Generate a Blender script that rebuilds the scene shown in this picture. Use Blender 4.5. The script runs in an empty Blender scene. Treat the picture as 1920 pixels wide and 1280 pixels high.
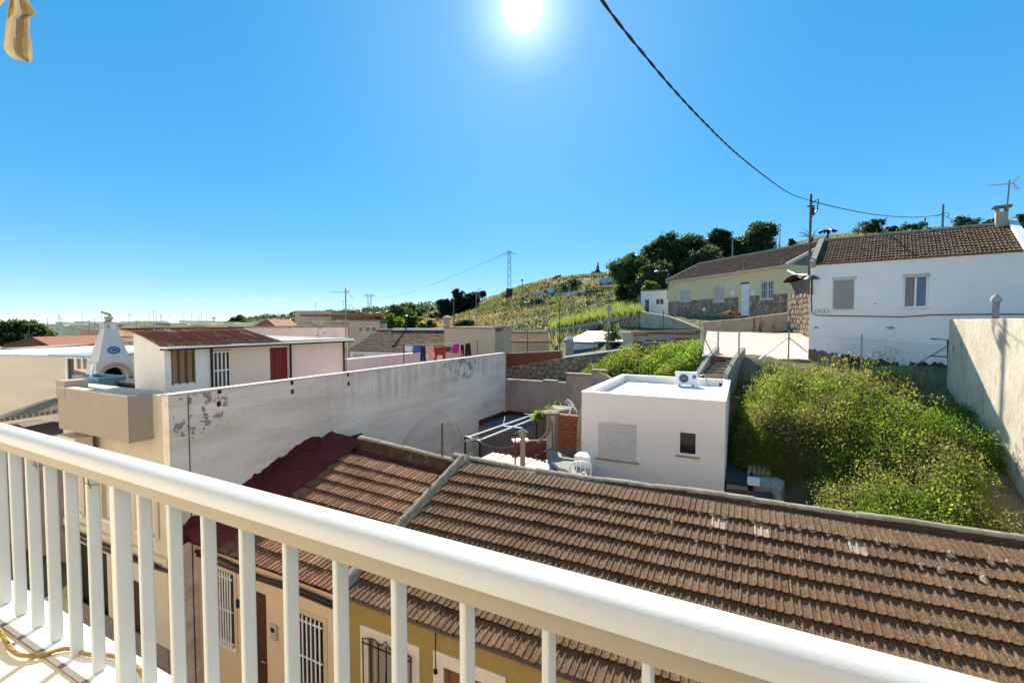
import bpy, math, random
import numpy as np
from mathutils import Vector, Matrix, Euler
random.seed(7); rng = np.random.default_rng(11)
S = bpy.context.scene; COL = S.collection
R = math.radians
# ------------------------------------------------------------------ camera, sky, sun, exposure
# world axes: x runs along the street to the right, y across the street and up the hill, z up; eye at the origin
FPX, YAW, PITCH = 870.0, R(26.5), math.atan(35/870.0)
cd = bpy.data.cameras.new('camera'); cam = bpy.data.objects.new('camera', cd); COL.objects.link(cam)
cd.sensor_width = 36.0; cd.lens = FPX/1920*36; cd.clip_start = 0.05; cd.clip_end = 8000
cam.rotation_euler = (math.pi/2-PITCH, 0, YAW); S.camera = cam
SUNV = Vector((-0.3556, 0.7566, 0.5488)).normalized()
SUN_EL = math.asin(SUNV.z); SUN_AZ = math.atan2(SUNV.x, SUNV.y)
W = bpy.data.worlds.new('World'); S.world = W; W.use_nodes = True
nt = W.node_tree; nt.nodes.clear()
sky = nt.nodes.new('ShaderNodeTexSky'); sky.sky_type = 'NISHITA'; sky.sun_disc = False
sky.sun_elevation = SUN_EL; sky.sun_rotation = SUN_AZ; sky.air_density = 0.55; sky.dust_density = 0.0; sky.ozone_density = 3.3; sky.altitude = 50
hs = nt.nodes.new('ShaderNodeHueSaturation'); hs.inputs['Saturation'].default_value = 2.45; hs.inputs['Hue'].default_value = 0.4935; hs.inputs['Value'].default_value = 2.62
gm = nt.nodes.new('ShaderNodeGamma'); gm.inputs[1].default_value = 0.34   # a phone's tone curve flattens the sky
nt.links.new(sky.outputs[0], gm.inputs[0]); nt.links.new(gm.outputs[0], hs.inputs['Color'])
tc = nt.nodes.new('ShaderNodeTexCoord'); dt = nt.nodes.new('ShaderNodeVectorMath'); dt.operation = 'DOT_PRODUCT'
nt.links.new(tc.outputs['Generated'], dt.inputs[0]); dt.inputs[1].default_value = SUNV
def wmath(op, a, b):
    n = nt.nodes.new('ShaderNodeMath'); n.operation = op
    for i, v in enumerate((a, b)):
        if isinstance(v, (int, float)): n.inputs[i].default_value = v
        else: nt.links.new(v, n.inputs[i])
    return n.outputs[0]
dcl = wmath('MAXIMUM', dt.outputs['Value'], 0.0)
glow = wmath('ADD', wmath('MULTIPLY', wmath('POWER', dcl, 6000.0), 30.0), wmath('ADD', wmath('MULTIPLY', wmath('POWER', dcl, 420.0), 3.2), wmath('MULTIPLY', wmath('POWER', dcl, 20.0), 0.8)))
gc = nt.nodes.new('ShaderNodeVectorMath'); gc.operation = 'SCALE'; gc.inputs[0].default_value = (1.0, 0.99, 0.95); nt.links.new(glow, gc.inputs['Scale'])
ad = nt.nodes.new('ShaderNodeVectorMath'); ad.operation = 'ADD'; nt.links.new(hs.outputs[0], ad.inputs[0]); nt.links.new(gc.outputs[0], ad.inputs[1])
bg = nt.nodes.new('ShaderNodeBackground'); bg.inputs['Strength'].default_value = 0.083; nt.links.new(ad.outputs[0], bg.inputs['Color'])
ow = nt.nodes.new('ShaderNodeOutputWorld'); nt.links.new(bg.outputs[0], ow.inputs['Surface'])
sl = bpy.data.lights.new('sun', 'SUN'); sl.energy = 4.2; sl.angle = R(0.55); sl.color = (1, 0.92, 0.79)
so = bpy.data.objects.new('sun', sl); COL.objects.link(so); so.rotation_euler = (-SUNV).to_track_quat('-Z', 'Y').to_euler()
S.view_settings.view_transform = 'Standard'; S.view_settings.look = 'None'; S.view_settings.gamma = 1; S.view_settings.exposure = 1.34
S.view_settings.use_curve_mapping = False
S.render.engine = 'CYCLES'; S.cycles.max_bounces = 8; S.cycles.diffuse_bounces = 5; S.cycles.transparent_max_bounces = 12

# ------------------------------------------------------------------ measuring helpers: picture position + one known coordinate -> place
CT, ST, CP, SP = math.cos(YAW), math.sin(YAW), math.cos(PITCH), math.sin(PITCH)
def ray(x, y):
    r, u = (x-960)/FPX, -(y-640)/FPX
    f2 = CP+u*SP; u2 = -SP+u*CP
    return Vector((r*CT-f2*ST, r*ST+f2*CT, u2))
def PA(x, y, a): v = ray(x, y); return v*(a/v.x)
def PB(x, y, b): v = ray(x, y); return v*(b/v.y)
def PZ(x, y, z): v = ray(x, y); return v*(z/v.z)
def PD(x, y, d): v = ray(x, y); return v*(d/(-v.x*ST+v.y*CT))
def depth(p): return -p[0]*ST+p[1]*CT
def proj(p):
    r = p[0]*CT+p[1]*ST; f = depth(p); f2 = f*CP-p[2]*SP; u = f*SP+p[2]*CP
    return (960+FPX*r/f2, 640-FPX*u/f2) if f2 > .05 else (9e9, 9e9)

# ------------------------------------------------------------------ object helpers
def tag(o, label=None, cat=None, group=None, kind=None):
    if label: o['label'] = label
    if cat: o['category'] = cat
    if group: o['group'] = group
    if kind: o['kind'] = kind
    return o
def thing(name, label, cat, loc=(0, 0, 0), rz=0, group=None):
    o = bpy.data.objects.new(name, None); COL.objects.link(o); o.location = loc; o.rotation_euler = (0, 0, rz); o.empty_display_size = .2
    return tag(o, label, cat, group)
def link(name, me, parent=None):
    o = bpy.data.objects.new(name, me); COL.objects.link(o)
    if parent: o.parent = parent
    return o
def copy_tree(o, parent=None):
    c = o.copy(); COL.objects.link(c); c.parent = parent
    for ch in list(o.children): copy_tree(ch, c)
    return c
class MB:
    def __init__(s): s.v = []; s.f = []
    def poly(s, *p):
        n = len(s.v); s.v += [tuple(q) for q in p]; s.f.append(tuple(range(n, n+len(p)))); return s
    def box(s, x0, x1, y0, y1, z0, z1, taper=0):
        n = len(s.v); t = taper
        s.v += [(x0, y0, z0), (x1, y0, z0), (x1, y1, z0), (x0, y1, z0), (x0+t, y0+t, z1), (x1-t, y0+t, z1), (x1-t, y1-t, z1), (x0+t, y1-t, z1)]
        s.f += [tuple(n+i for i in q) for q in ((3, 2, 1, 0), (4, 5, 6, 7), (0, 1, 5, 4), (1, 2, 6, 5), (2, 3, 7, 6), (3, 0, 4, 7))]; return s
    def prism(s, pts, d):       # pts: loop of points, extruded by vector d
        n = len(s.v); k = len(pts); d = Vector(d)
        s.v += [tuple(p) for p in pts]+[tuple(Vector(p)+d) for p in pts]
        s.f.append(tuple(range(n+k-1, n-1, -1))); s.f.append(tuple(range(n+k, n+2*k)))
        for i in range(k): j = (i+1) % k; s.f.append((n+i, n+j, n+k+j, n+k+i))
        return s
    def tube(s, pts, r, n=8, r1=None, cap=True):
        pts = [Vector(p) for p in pts]; k = len(pts); base = len(s.v); up = Vector((0, 0, 1)); prev = None
        for i, p in enumerate(pts):
            t = (pts[min(i+1, k-1)]-pts[max(i-1, 0)]).normalized()
            if prev is None:
                x = t.cross(up) if abs(t.z) < .95 else t.cross(Vector((1, 0, 0)))
            else: x = prev-t*prev.dot(t)
            x.normalize(); prev = x; y = t.cross(x)
            rr = r if r1 is None else r+(r1-r)*i/max(1, k-1)
            for j in range(n):
                a = 2*math.pi*j/n; s.v.append(tuple(p+x*rr*math.cos(a)+y*rr*math.sin(a)))
        for i in range(k-1):
            for j in range(n):
                q = (j+1) % n; s.f.append((base+i*n+j, base+i*n+q, base+(i+1)*n+q, base+(i+1)*n+j))
        if cap: s.f.append(tuple(base+j for j in range(n-1, -1, -1))); s.f.append(tuple(base+(k-1)*n+j for j in range(n)))
        return s
    def lathe(s, prof, c=(0, 0, 0), n=16):
        base = len(s.v); k = len(prof)
        for r, z in prof:
            for j in range(n): a = 2*math.pi*j/n; s.v.append((c[0]+r*math.cos(a), c[1]+r*math.sin(a), c[2]+z))
        for i in range(k-1):
            for j in range(n): q = (j+1) % n; s.f.append((base+i*n+j, base+i*n+q, base+(i+1)*n+q, base+(i+1)*n+j))
        s.f.append(tuple(base+j for j in range(n-1, -1, -1))); s.f.append(tuple(base+(k-1)*n+j for j in range(n))); return s
    def wall(s, x0, x1, z0, z1, y0, y1, ops=()):   # slab in xz between y0 (front) and y1 with rectangular openings (xa,xb,za,zb)
        xs = sorted({x0, x1, *[min(max(v, x0), x1) for o in ops for v in o[:2]]}); zs = sorted({z0, z1, *[min(max(v, z0), z1) for o in ops for v in o[2:4]]})
        def solid(i, j):
            if i < 0 or j < 0 or i >= len(xs)-1 or j >= len(zs)-1: return False
            cx, cz = (xs[i]+xs[i+1])/2, (zs[j]+zs[j+1])/2
            return not any(o[0] < cx < o[1] and o[2] < cz < o[3] for o in ops)
        for i in range(len(xs)-1):
            for j in range(len(zs)-1):
                if not solid(i, j): continue
                a, b, c, d = xs[i], xs[i+1], zs[j], zs[j+1]
                s.poly((a, y0, c), (b, y0, c), (b, y0, d), (a, y0, d)); s.poly((b, y1, c), (a, y1, c), (a, y1, d), (b, y1, d))
                if not solid(i-1, j): s.poly((a, y1, c), (a, y0, c), (a, y0, d), (a, y1, d))
                if not solid(i+1, j): s.poly((b, y0, c), (b, y1, c), (b, y1, d), (b, y0, d))
                if not solid(i, j-1): s.poly((a, y1, c), (b, y1, c), (b, y0, c), (a, y0, c))
                if not solid(i, j+1): s.poly((a, y0, d), (b, y0, d), (b, y1, d), (a, y1, d))
        return s
    def xform(s, m, start=0):
        for i in range(start, len(s.v)): s.v[i] = tuple(m @ Vector(s.v[i]))
        return s
    def mesh(s, name, mat):
        me = bpy.data.meshes.new(name); me.from_pydata(s.v, [], s.f); me.update()
        if mat: me.materials.append(mat)
        return me
    def build(s, name, mat, parent=None, smooth=False, bevel=0, seg=2):
        me = s.mesh(name, mat); o = link(name, me, parent)
        if smooth:
            me.shade_smooth(); me.set_sharp_from_angle(angle=R(40))
        if bevel:
            b = o.modifiers.new('bevel', 'BEVEL'); b.width = bevel; b.segments = seg; b.limit_method = 'ANGLE'; b.angle_limit = R(40); b.harden_normals = False
        return o
class Frame:     # a facade frame: x to the right along the front, y inward, z up from the base
    def __init__(s, p0, p1, z):
        s.o = Vector((p0[0], p0[1], z)); d = Vector((p1[0]-p0[0], p1[1]-p0[1], 0)); s.W = d.length; s.ex = d.normalized(); s.ey = Vector((-s.ex.y, s.ex.x, 0)); s.rz = math.atan2(s.ex.y, s.ex.x)
    def at(s, px, py, yoff=0):
        v = ray(px, py); t = (s.o.dot(s.ey)+yoff)/v.dot(s.ey); p = v*t-s.o; return p.dot(s.ex), p.z
    def w(s, x, y, z): return s.o+s.ex*x+s.ey*y+Vector((0, 0, z))
    def rect(s, x0, y0, x1, y1, yoff=0):
        a = s.at(x0, (y0+y1)/2, yoff)[0]; b = s.at(x1, (y0+y1)/2, yoff)[0]
        c = s.at((x0+x1)/2, y1, yoff)[1]; d = s.at((x0+x1)/2, y0, yoff)[1]; return a, b, c, d
    def thing(s, name, label, cat, group=None): return thing(name, label, cat, s.o, s.rz, group)
def frame(px0, d0, px1, d1, z): return Frame(PD(px0, 605, d0), PD(px1, 605, d1), z)

# ------------------------------------------------------------------ materials
MATS = {}
def nodes(name):
    m = bpy.data.materials.new(name); m.use_nodes = True; t = m.node_tree; b = t.nodes['Principled BSDF']; MATS[name] = m
    return m, t, b
def c4(c): return (c[0], c[1], c[2], 1)
def N(t, typ, **kw):
    n = t.nodes.new(typ)
    for k, v in kw.items(): setattr(n, k, v)
    return n
def ramp(t, fac, stops):
    n = N(t, 'ShaderNodeValToRGB'); e = n.color_ramp.elements
    while len(e) < len(stops): e.new(.5)
    for i, (p, c) in enumerate(stops): e[i].position = p; e[i].color = c4(c) if len(c) == 3 else c
    t.links.new(fac, n.inputs[0]); return n.outputs[0]
def noise(t, co, scale, detail=5, rough=.6, stretch=None, off=(0, 0, 0)):
    n = N(t, 'ShaderNodeTexNoise'); n.inputs['Scale'].default_value = scale; n.inputs['Detail'].default_value = detail; n.inputs['Roughness'].default_value = rough
    mp = N(t, 'ShaderNodeMapping'); mp.inputs['Scale'].default_value = stretch or (1, 1, 1); mp.inputs['Location'].default_value = off
    t.links.new(co, mp.inputs[0]); t.links.new(mp.outputs[0], n.inputs['Vector']); return n.outputs[0]
def mix(t, fac, a, b, typ='MIX'):
    n = N(t, 'ShaderNodeMix', data_type='RGBA', blend_type=typ)
    for i, v in ((0, fac), (6, a), (7, b)):
        if isinstance(v, (int, float)): n.inputs[i].default_value = v
        elif isinstance(v, tuple): n.inputs[i].default_value = c4(v)
        else: t.links.new(v, n.inputs[i])
    return n.outputs[2]
def fmath(t, op, a, b=0.0):
    n = N(t, 'ShaderNodeMath', operation=op)
    for i, v in enumerate((a, b)):
        if isinstance(v, (int, float)): n.inputs[i].default_value = v
        else: t.links.new(v, n.inputs[i])
    return n.outputs[0]
def bumpn(t, b, h, strength, dist=.02):
    n = N(t, 'ShaderNodeBump'); n.inputs['Strength'].default_value = strength; n.inputs['Distance'].default_value = dist
    t.links.new(h, n.inputs['Height']); t.links.new(n.outputs[0], b.inputs['Normal'])
def geo(t): return N(t, 'ShaderNodeNewGeometry').outputs['Position']
def M(name, c1, c2=None, scale=3, rough=.85, bump=.25, bscale=40, c3=None, s3=.7, th=.6, soft=.08, stretch=None, st3=None, metal=0, spec=.3, detail=6):
    if name in MATS: return MATS[name]
    m, t, b = nodes(name); g = geo(t); c2 = c2 or tuple(v*.82 for v in c1)
    col = ramp(t, noise(t, g, scale, detail, stretch=stretch), [(.3, c2), (.7, c1)])
    if c3:
        k = ramp(t, noise(t, g, s3, 8, .68, st3, (5, 3, 1)), [(th, (0, 0, 0)), (min(1, th+soft), (1, 1, 1))]); col = mix(t, k, col, c3)
    t.links.new(col, b.inputs['Base Color']); b.inputs['Roughness'].default_value = rough; b.inputs['Metallic'].default_value = metal; b.inputs['Specular IOR Level'].default_value = spec
    if bump: bumpn(t, b, noise(t, g, bscale, 5), bump)
    return m
def leafmat(name, trans=.45, rough=.5):
    m, t, b = nodes(name); a = N(t, 'ShaderNodeAttribute', attribute_name='col')
    t.links.new(a.outputs['Color'], b.inputs['Base Color']); b.inputs['Roughness'].default_value = rough; b.inputs['Specular IOR Level'].default_value = .3
    tr = N(t, 'ShaderNodeBsdfTranslucent'); h = N(t, 'ShaderNodeHueSaturation'); h.inputs['Hue'].default_value = .485; h.inputs['Saturation'].default_value = 1.1; h.inputs['Value'].default_value = 2.2
    t.links.new(a.outputs['Color'], h.inputs['Color']); t.links.new(h.outputs[0], tr.inputs['Color'])
    mx = N(t, 'ShaderNodeMixShader'); mx.inputs[0].default_value = trans; t.links.new(b.outputs[0], mx.inputs[1]); t.links.new(tr.outputs[0], mx.inputs[2])
    t.links.new(mx.outputs[0], t.nodes['Material Output'].inputs['Surface']); return m
LEAF = leafmat('leaf', .55); PINE = leafmat('pine_leaf', .32); DRY = leafmat('dry_leaf', .4, .7)
white_paint = M('white_rail_paint', (.54, .57, .57), (.50, .53, .53), 2, .38, .06, 90, (.46, .42, .34), 14, .70, .05, spec=.5)
def mk_tile(name='roof_tile', lich=.8, gain=1.0):
    m, t, b = nodes(name); g = geo(t); oi = N(t, 'ShaderNodeObjectInfo').outputs['Random']
    sn = N(t, 'ShaderNodeVectorMath', operation='SNAP'); t.links.new(g, sn.inputs[0]); sn.inputs[1].default_value = (.205, .324, 9)
    wn = N(t, 'ShaderNodeTexWhiteNoise'); t.links.new(sn.outputs[0], wn.inputs['Vector'])
    base = ramp(t, wn.outputs['Value'], [(0, (.06, .028, .017)), (.45, (.13, .060, .034)), (.8, (.19, .092, .054)), (1, (.27, .14, .085))])
    base = mix(t, .5, base, ramp(t, noise(t, g, 9, 6), [(.3, (.065, .030, .018)), (.7, (.20, .092, .05))]))
    if gain != 1: base = mix(t, 1.0, base, (gain, gain, gain), 'MULTIPLY')
    k1 = ramp(t, noise(t, g, 26, 6, .75), [(.38, (0, 0, 0)), (.52, (1, 1, 1))])
    k2 = ramp(t, noise(t, g, .55, 4, .6, None, (2, 7, 0)), [(.28, (.3, .3, .3)), (.55, (1, 1, 1))])
    col = mix(t, fmath(t, 'MULTIPLY', fmath(t, 'MULTIPLY', k1, k2), lich), base, ramp(t, noise(t, g, 42, 4, .8), [(.40, (.028, .018, .010)), (.60, (.31, .215, .115))]))
    k3 = ramp(t, noise(t, g, 14, 6, .7, None, (9, 1, 4)), [(.585, (0, 0, 0)), (.64, (1, 1, 1))])
    col = mix(t, fmath(t, 'MULTIPLY', k3, .75), col, (.05, .04, .03))
    t.links.new(col, b.inputs['Base Color']); b.inputs['Roughness'].default_value = .92; b.inputs['Specular IOR Level'].default_value = .15
    bumpn(t, b, noise(t, g, 70, 6, .7), .7, .012); return m
tile_mat = mk_tile(); tile_red = mk_tile('terracotta_roof_tile', .35, 1.7)
def mk_wallA():
    m, t, b = nodes('peeling_white_wall'); g = geo(t); sx = N(t, 'ShaderNodeSeparateXYZ'); t.links.new(g, sx.inputs[0]); y, z = sx.outputs[1], sx.outputs[2]
    col = ramp(t, noise(t, g, .8, 7, .65, (1, .35, 1.6)), [(.3, (.68, .56, .46)), (.55, (.85, .75, .64)), (.75, (.92, .84, .75))])
    col = mix(t, fmath(t, 'MULTIPLY', ramp(t, noise(t, g, 2.2, 8, .7, (1, .12, 1)), [(.45, (0, 0, 0)), (.66, (1, 1, 1))]), .55), col, (.56, .42, .31))
    col = mix(t, fmath(t, 'MULTIPLY', ramp(t, noise(t, g, 7, 9, .75, None, (1, 4, 2)), [(.6, (0, 0, 0)), (.68, (1, 1, 1))]), .5), col, (.44, .37, .33))
    def band(v, a, b_, s):
        lo = N(t, 'ShaderNodeMapRange'); lo.inputs[1].default_value = a-s; lo.inputs[2].default_value = a+s; t.links.new(v, lo.inputs[0])
        hi = N(t, 'ShaderNodeMapRange'); hi.inputs[1].default_value = b_-s; hi.inputs[2].default_value = b_+s; hi.inputs[3].default_value = 1; hi.inputs[4].default_value = 0; t.links.new(v, hi.inputs[0])
        return fmath(t, 'MULTIPLY', lo.outputs[0], hi.outputs[0])
    # grey run-off streaks with ragged ends below the coping
    dr = fmath(t, 'MULTIPLY', band(z, -2.3, -1.2, .35), ramp(t, noise(t, g, 3.2, 8, .7, (1, 1.6, .16)), [(.42, (0, 0, 0)), (.7, (1, 1, 1))]))
    dr = fmath(t, 'MULTIPLY', dr, band(y, 9.5, 18.5, 2.0))
    col = mix(t, fmath(t, 'MULTIPLY', dr, .75), col, (.33, .29, .27))
    # places where the paint has flaked off
    pk = ramp(t, noise(t, g, 4.2, 9, .62, None, (3.1, .7, 8)), [(.535, (0, 0, 0)), (.55, (1, 1, 1))])
    ar = fmath(t, 'ADD', fmath(t, 'MULTIPLY', band(y, 5.1, 6.1, .25), band(z, -2.35, -1.45, .15)), fmath(t, 'MULTIPLY', band(y, 14.2, 16.5, .6), band(z, -2.2, -1.4, .2)))
    col = mix(t, fmath(t, 'MULTIPLY', pk, ramp(t, ar, [(.35, (0, 0, 0)), (.5, (1, 1, 1))])), col, (.30, .27, .25))
    # stained foot of the wall in the back yard
    ft = fmath(t, 'MULTIPLY', band(z, -8, -4.6, .5), ramp(t, noise(t, g, 1.5, 8, .7), [(.38, (0, 0, 0)), (.6, (1, 1, 1))]))
    col = mix(t, fmath(t, 'MULTIPLY', ft, .7), col, (.36, .29, .26))
    t.links.new(col, b.inputs['Base Color']); b.inputs['Roughness'].default_value = .9; b.inputs['Specular IOR Level'].default_value = .15
    bumpn(t, b, noise(t, g, 9, 8, .7), .35, .03); return m
wallA_mat = mk_wallA()
plaster_beige = M('beige_plaster', (.50, .44, .36), (.43, .38, .31), 2, .9, .25, 60, (.34, .30, .25), .9, .62, .2)
plaster_cream = M('cream_plaster', (.62, .56, .44), (.55, .49, .38), 2, .9, .2, 60, (.45, .4, .32), .8, .62, .2)
plaster_white = M('white_plaster', (.80, .79, .77), (.74, .73, .71), 1.5, .9, .15, 60, (.62, .60, .57), .7, .66, .15)
plaster_clean = M('clean_white_render', (.89, .80, .73), (.85, .76, .69), 1.4, .85, .10, 60, (.72, .65, .59), 1.2, .62, .2, None, (1.5, 1.5, .3))
plaster_shed = M('whitewashed_wall', (.80, .79, .75), (.70, .70, .67), 3, .9, .3, 30)
plaster_pink = M('pink_plaster', (.70, .50, .48), (.62, .44, .43), 2, .9, .15, 50)
plaster_pinkish = M('pinkish_wall', (.80, .64, .56), (.70, .56, .49), 2, .9, .15, 50, (.40, .34, .31), 1.6, .545, .03)
ochre = M('ochre_render', (.38, .27, .09), (.31, .215, .07), 25, .95, .8, 90, (.30, .2, .06), 1.2, .62, .2)
peach = M('peach_plaster', (.64, .48, .31), (.57, .43, .28), 2, .9, .2, 60, (.50, .34, .2), 1.1, .6, .2)
yellow_pl = M('pale_yellow_plaster', (.74, .62, .38), (.69, .58, .35), 1.5, .9, .1, 50)
concrete = M('concrete', (.42, .38, .32), (.33, .30, .25), 3, .92, .4, 30, (.22, .2, .17), 1.3, .58, .15)
concrete_dark = M('grimy_concrete', (.24, .20, .18), (.16, .14, .125), 2, .92, .4, 30, (.09, .08, .08), 1.4, .55, .15)
grey_render = M('grey_brown_render', (.42, .31, .26), (.33, .245, .205), 1.6, .95, .35, 25, (.15, .125, .12), 1.1, .55, .2, None, (1, 1, .5))
red_paint = M('dark_red_sealant', (.13, .016, .016), (.07, .008, .010), 2.5, .8, .9, 25, (.035, .010, .010), 3.5, .52, .12)
dark_wood = M('dark_brown_wood', (.09, .03, .018), (.06, .02, .012), 3, .5, .1, 40, stretch=(8, 8, .6))
black_metal = M('black_metal', (.012, .012, .014), None, 5, .5, .05)
grey_metal = M('galvanised_metal', (.36, .37, .38), (.26, .27, .28), 8, .45, .1, 60, metal=.7)
rust_metal = M('rusty_metal', (.16, .08, .05), (.09, .045, .03), 12, .8, .4, 60)
pole_grey = M('grey_pole', (.22, .22, .24), None, 6, .6, .1)
pvc_white = M('white_frame', (.82, .82, .80), (.78, .78, .76), 3, .4, .02, spec=.5)
shutter_cream = M('cream_shutter', (.68, .60, .48), (.64, .56, .45), 2, .6, .02)
shutter_white = M('off_white_shutter', (.72, .66, .60), (.69, .63, .57), 2, .6, .02)
shutter_grey = M('grey_beige_shutter', (.44, .40, .34), (.41, .37, .32), 2, .6, .02)
glass_dark = M('dark_glass', (.018, .022, .026), None, 2, .06, 0, spec=.7)
stone_mat = M('rubble_stone', (.44, .33, .21), (.27, .195, .125), 1.9, .92, .8, 22, (.40, .35, .29), .9, .55, .1)
mortar_mat = M('lime_mortar', (.20, .165, .13), (.14, .115, .095), 5, .95, .6, 40)
brick_mat = M('red_brick', (.36, .10, .05), (.25, .07, .035), 5, .9, .5, 40, (.16, .05, .035), 3, .6, .1)
asphalt = M('street_paving', (.075, .042, .034), (.05, .03, .025), 6, .9, .5, 60, (.03, .02, .018), .8, .6, .2)
# ------------------------------------------------------------------ ground: one sheet from the street to the horizon
def vnoise(x, y, s=1.0, seed=0):
    x = np.asarray(x, float)/s; y = np.asarray(y, float)/s
    xi, yi = np.floor(x).astype(int), np.floor(y).astype(int); xf, yf = x-xi, y-yi
    def h(a, b):
        n = (a*374761393+b*668265263+seed*1442695041) & 0x7fffffff; n = ((n ^ (n >> 13))*1274126177) & 0x7fffffff; return ((n ^ (n >> 16)) & 0xffff)/65535.0
    u, v = xf*xf*(3-2*xf), yf*yf*(3-2*yf)
    return (h(xi, yi)*(1-u)+h(xi+1, yi)*u)*(1-v)+(h(xi, yi+1)*(1-u)+h(xi+1, yi+1)*u)*v
GP = []
def g3(*p): GP.append(tuple(p))
def gp(px, py, d): v = PD(px, py, d); GP.append((v.x, v.y, v.z))
for x in range(-60, 31, 10): g3(x, 2, -7.8); g3(x, 8 if x < -12 else 6, -7.8); g3(x, -20, -7.8); g3(x, -60, -8)
for x in (-9, -7, -5): g3(x, 11, -6.6); g3(x, 15, -6.5); g3(x, 18.6, -6.4)
for x in (-3.9, -2.2, -.9):
    for y in (11, 13, 15, 17.4): g3(x, y, -5.2)
for x in (.35, 1.5, 4, 7, 10):
    for y, z in ((10, -5.0), (11.5, -4.75), (13, -4.25), (15, -3.45), (17, -2.6), (19, -1.85)): g3(x, y, z+(0.25 if x > 3 else 0)-(.7 if x < 1 and y < 14.5 else (.3 if x < 2 and y < 14 else 0)))
g3(.9, 13.3, -5.0); g3(1.5, 13.3, -4.9); g3(.4, 14.3, -4.8); g3(1.2, 14.2, -4.6); g3(-3, 19.4, -2.75); g3(-.8, 19.2, -2.5); g3(-3, 20.5, -2.4); g3(-4.5, 21, -2.6); g3(-7, 21.5, -3.2); g3(-9.5, 20.5, -3.4); g3(-13, 22, -4.5); g3(-13, 12, -7.6); g3(-13, 17, -7); g3(-25, 20, -7.5); g3(-40, 30, -7.8)
gp(1240, 655, 23); gp(1290, 650, 22.5); gp(1400, 680, 17.2); gp(1515, 682, 17.4); gp(1400, 664, 20); gp(1500, 662, 20.5); gp(1350, 662, 20); gp(1400, 648, 23.5); gp(1500, 645, 24); gp(1345, 645, 23.5); gp(1515, 668, 18.5); gp(1330, 678, 18.3)
gp(1600, 694, 16.3); gp(1740, 712, 14.1); gp(1850, 712, 13.8); gp(1900, 690, 17); gp(1700, 640, 22)
gp(1130, 690, 25); gp(1060, 705, 26); gp(1100, 668, 30); gp(1170, 650, 30); gp(980, 690, 30); gp(1000, 668, 36)
gp(1475, 592, 29.5); gp(1253, 594, 41); gp(1550, 585, 32); gp(1350, 592, 42); gp(1225, 598, 42); gp(1300, 594, 36); gp(1240, 612, 34); gp(1190, 602, 38)
# hill
gp(1130, 612, 42); gp(1060, 625, 44); gp(1000, 632, 48); gp(930, 632, 52); gp(860, 628, 62); gp(760, 620, 90)
gp(1000, 595, 70); gp(1080, 580, 72); gp(1150, 570, 66); gp(930, 605, 75); gp(870, 612, 85); gp(1190, 560, 62)
gp(1000, 558, 92); gp(1080, 552, 90); gp(935, 570, 95); gp(900, 583, 105); gp(850, 597, 120); gp(780, 602, 150)
gp(960, 546, 110); gp(1020, 528, 115); gp(1080, 520, 118); gp(1140, 514, 118); gp(1200, 508, 112); gp(1260, 500, 105); gp(1330, 492, 96); gp(1400, 480, 88)
gp(915, 559, 125); gp(870, 566, 160); gp(820, 574, 220); gp(740, 582, 300); gp(660, 592, 420); gp(560, 600, 520); gp(500, 603, 600)
gp(1480, 466, 82); gp(1540, 448, 78); gp(1640, 434, 76); gp(1720, 434, 76); gp(1800, 436, 78); gp(1900, 432, 80); gp(2050, 430, 80); gp(2300, 440, 80)
gp(1300, 545, 60); gp(1400, 530, 56); gp(1500, 515, 52); gp(1600, 500, 46); gp(1800, 490, 44); gp(2000, 520, 40); gp(2200, 560, 36)
for px in (1000, 1200, 1400, 1600, 1800, 2200): gp(px, 575, 170); gp(px, 600, 300)
gp(400, 612, 400); gp(200, 612, 400); gp(0, 612, 400); gp(-300, 612, 400); gp(300, 640, 150); gp(100, 645, 150); gp(500, 640, 130); gp(600, 635, 110)
for a in range(0, 360, 20): g3(1500*math.cos(R(a)), 1500*math.sin(R(a)), -10); g3(4000*math.cos(R(a)), 4000*math.sin(R(a)), -10)
for a in range(180, 360, 30): g3(150*math.cos(R(a)), 150*math.sin(R(a)), -8)
GPA = np.array(GP); Pxy = GPA[:, :2]
_D = np.sqrt(((Pxy[:, None]-Pxy[None])**2).sum(-1)+.01)
_Wt = np.linalg.solve(_D+np.eye(len(Pxy))*1e-3, GPA[:, 2]-(-8))
def ground_z(x, y):
    x = np.atleast_1d(np.asarray(x, float)); y = np.atleast_1d(np.asarray(y, float)); out = np.empty(len(x))
    for i in range(0, len(x), 20000):
        d = np.sqrt((x[i:i+20000, None]-Pxy[:, 0])**2+(y[i:i+20000, None]-Pxy[:, 1])**2+.01); out[i:i+20000] = -8+d@_Wt
    r = np.hypot(x, y); amp = np.clip((r-22)/60, 0, 1)*.55
    out += amp*(vnoise(x, y, 9)-.5)+amp*.6*(vnoise(x, y, 3, 5)-.5)
    return out
def gz(x, y): return float(ground_z([x], [y])[0])
na, rr = 260, np.concatenate([np.linspace(.5, 12, 14), np.linspace(12.5, 50, 95), 50*1.035**np.arange(1, 132)]); rr = rr[rr < 4300]
az = np.linspace(0, 2*np.pi, na, endpoint=False)
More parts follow.
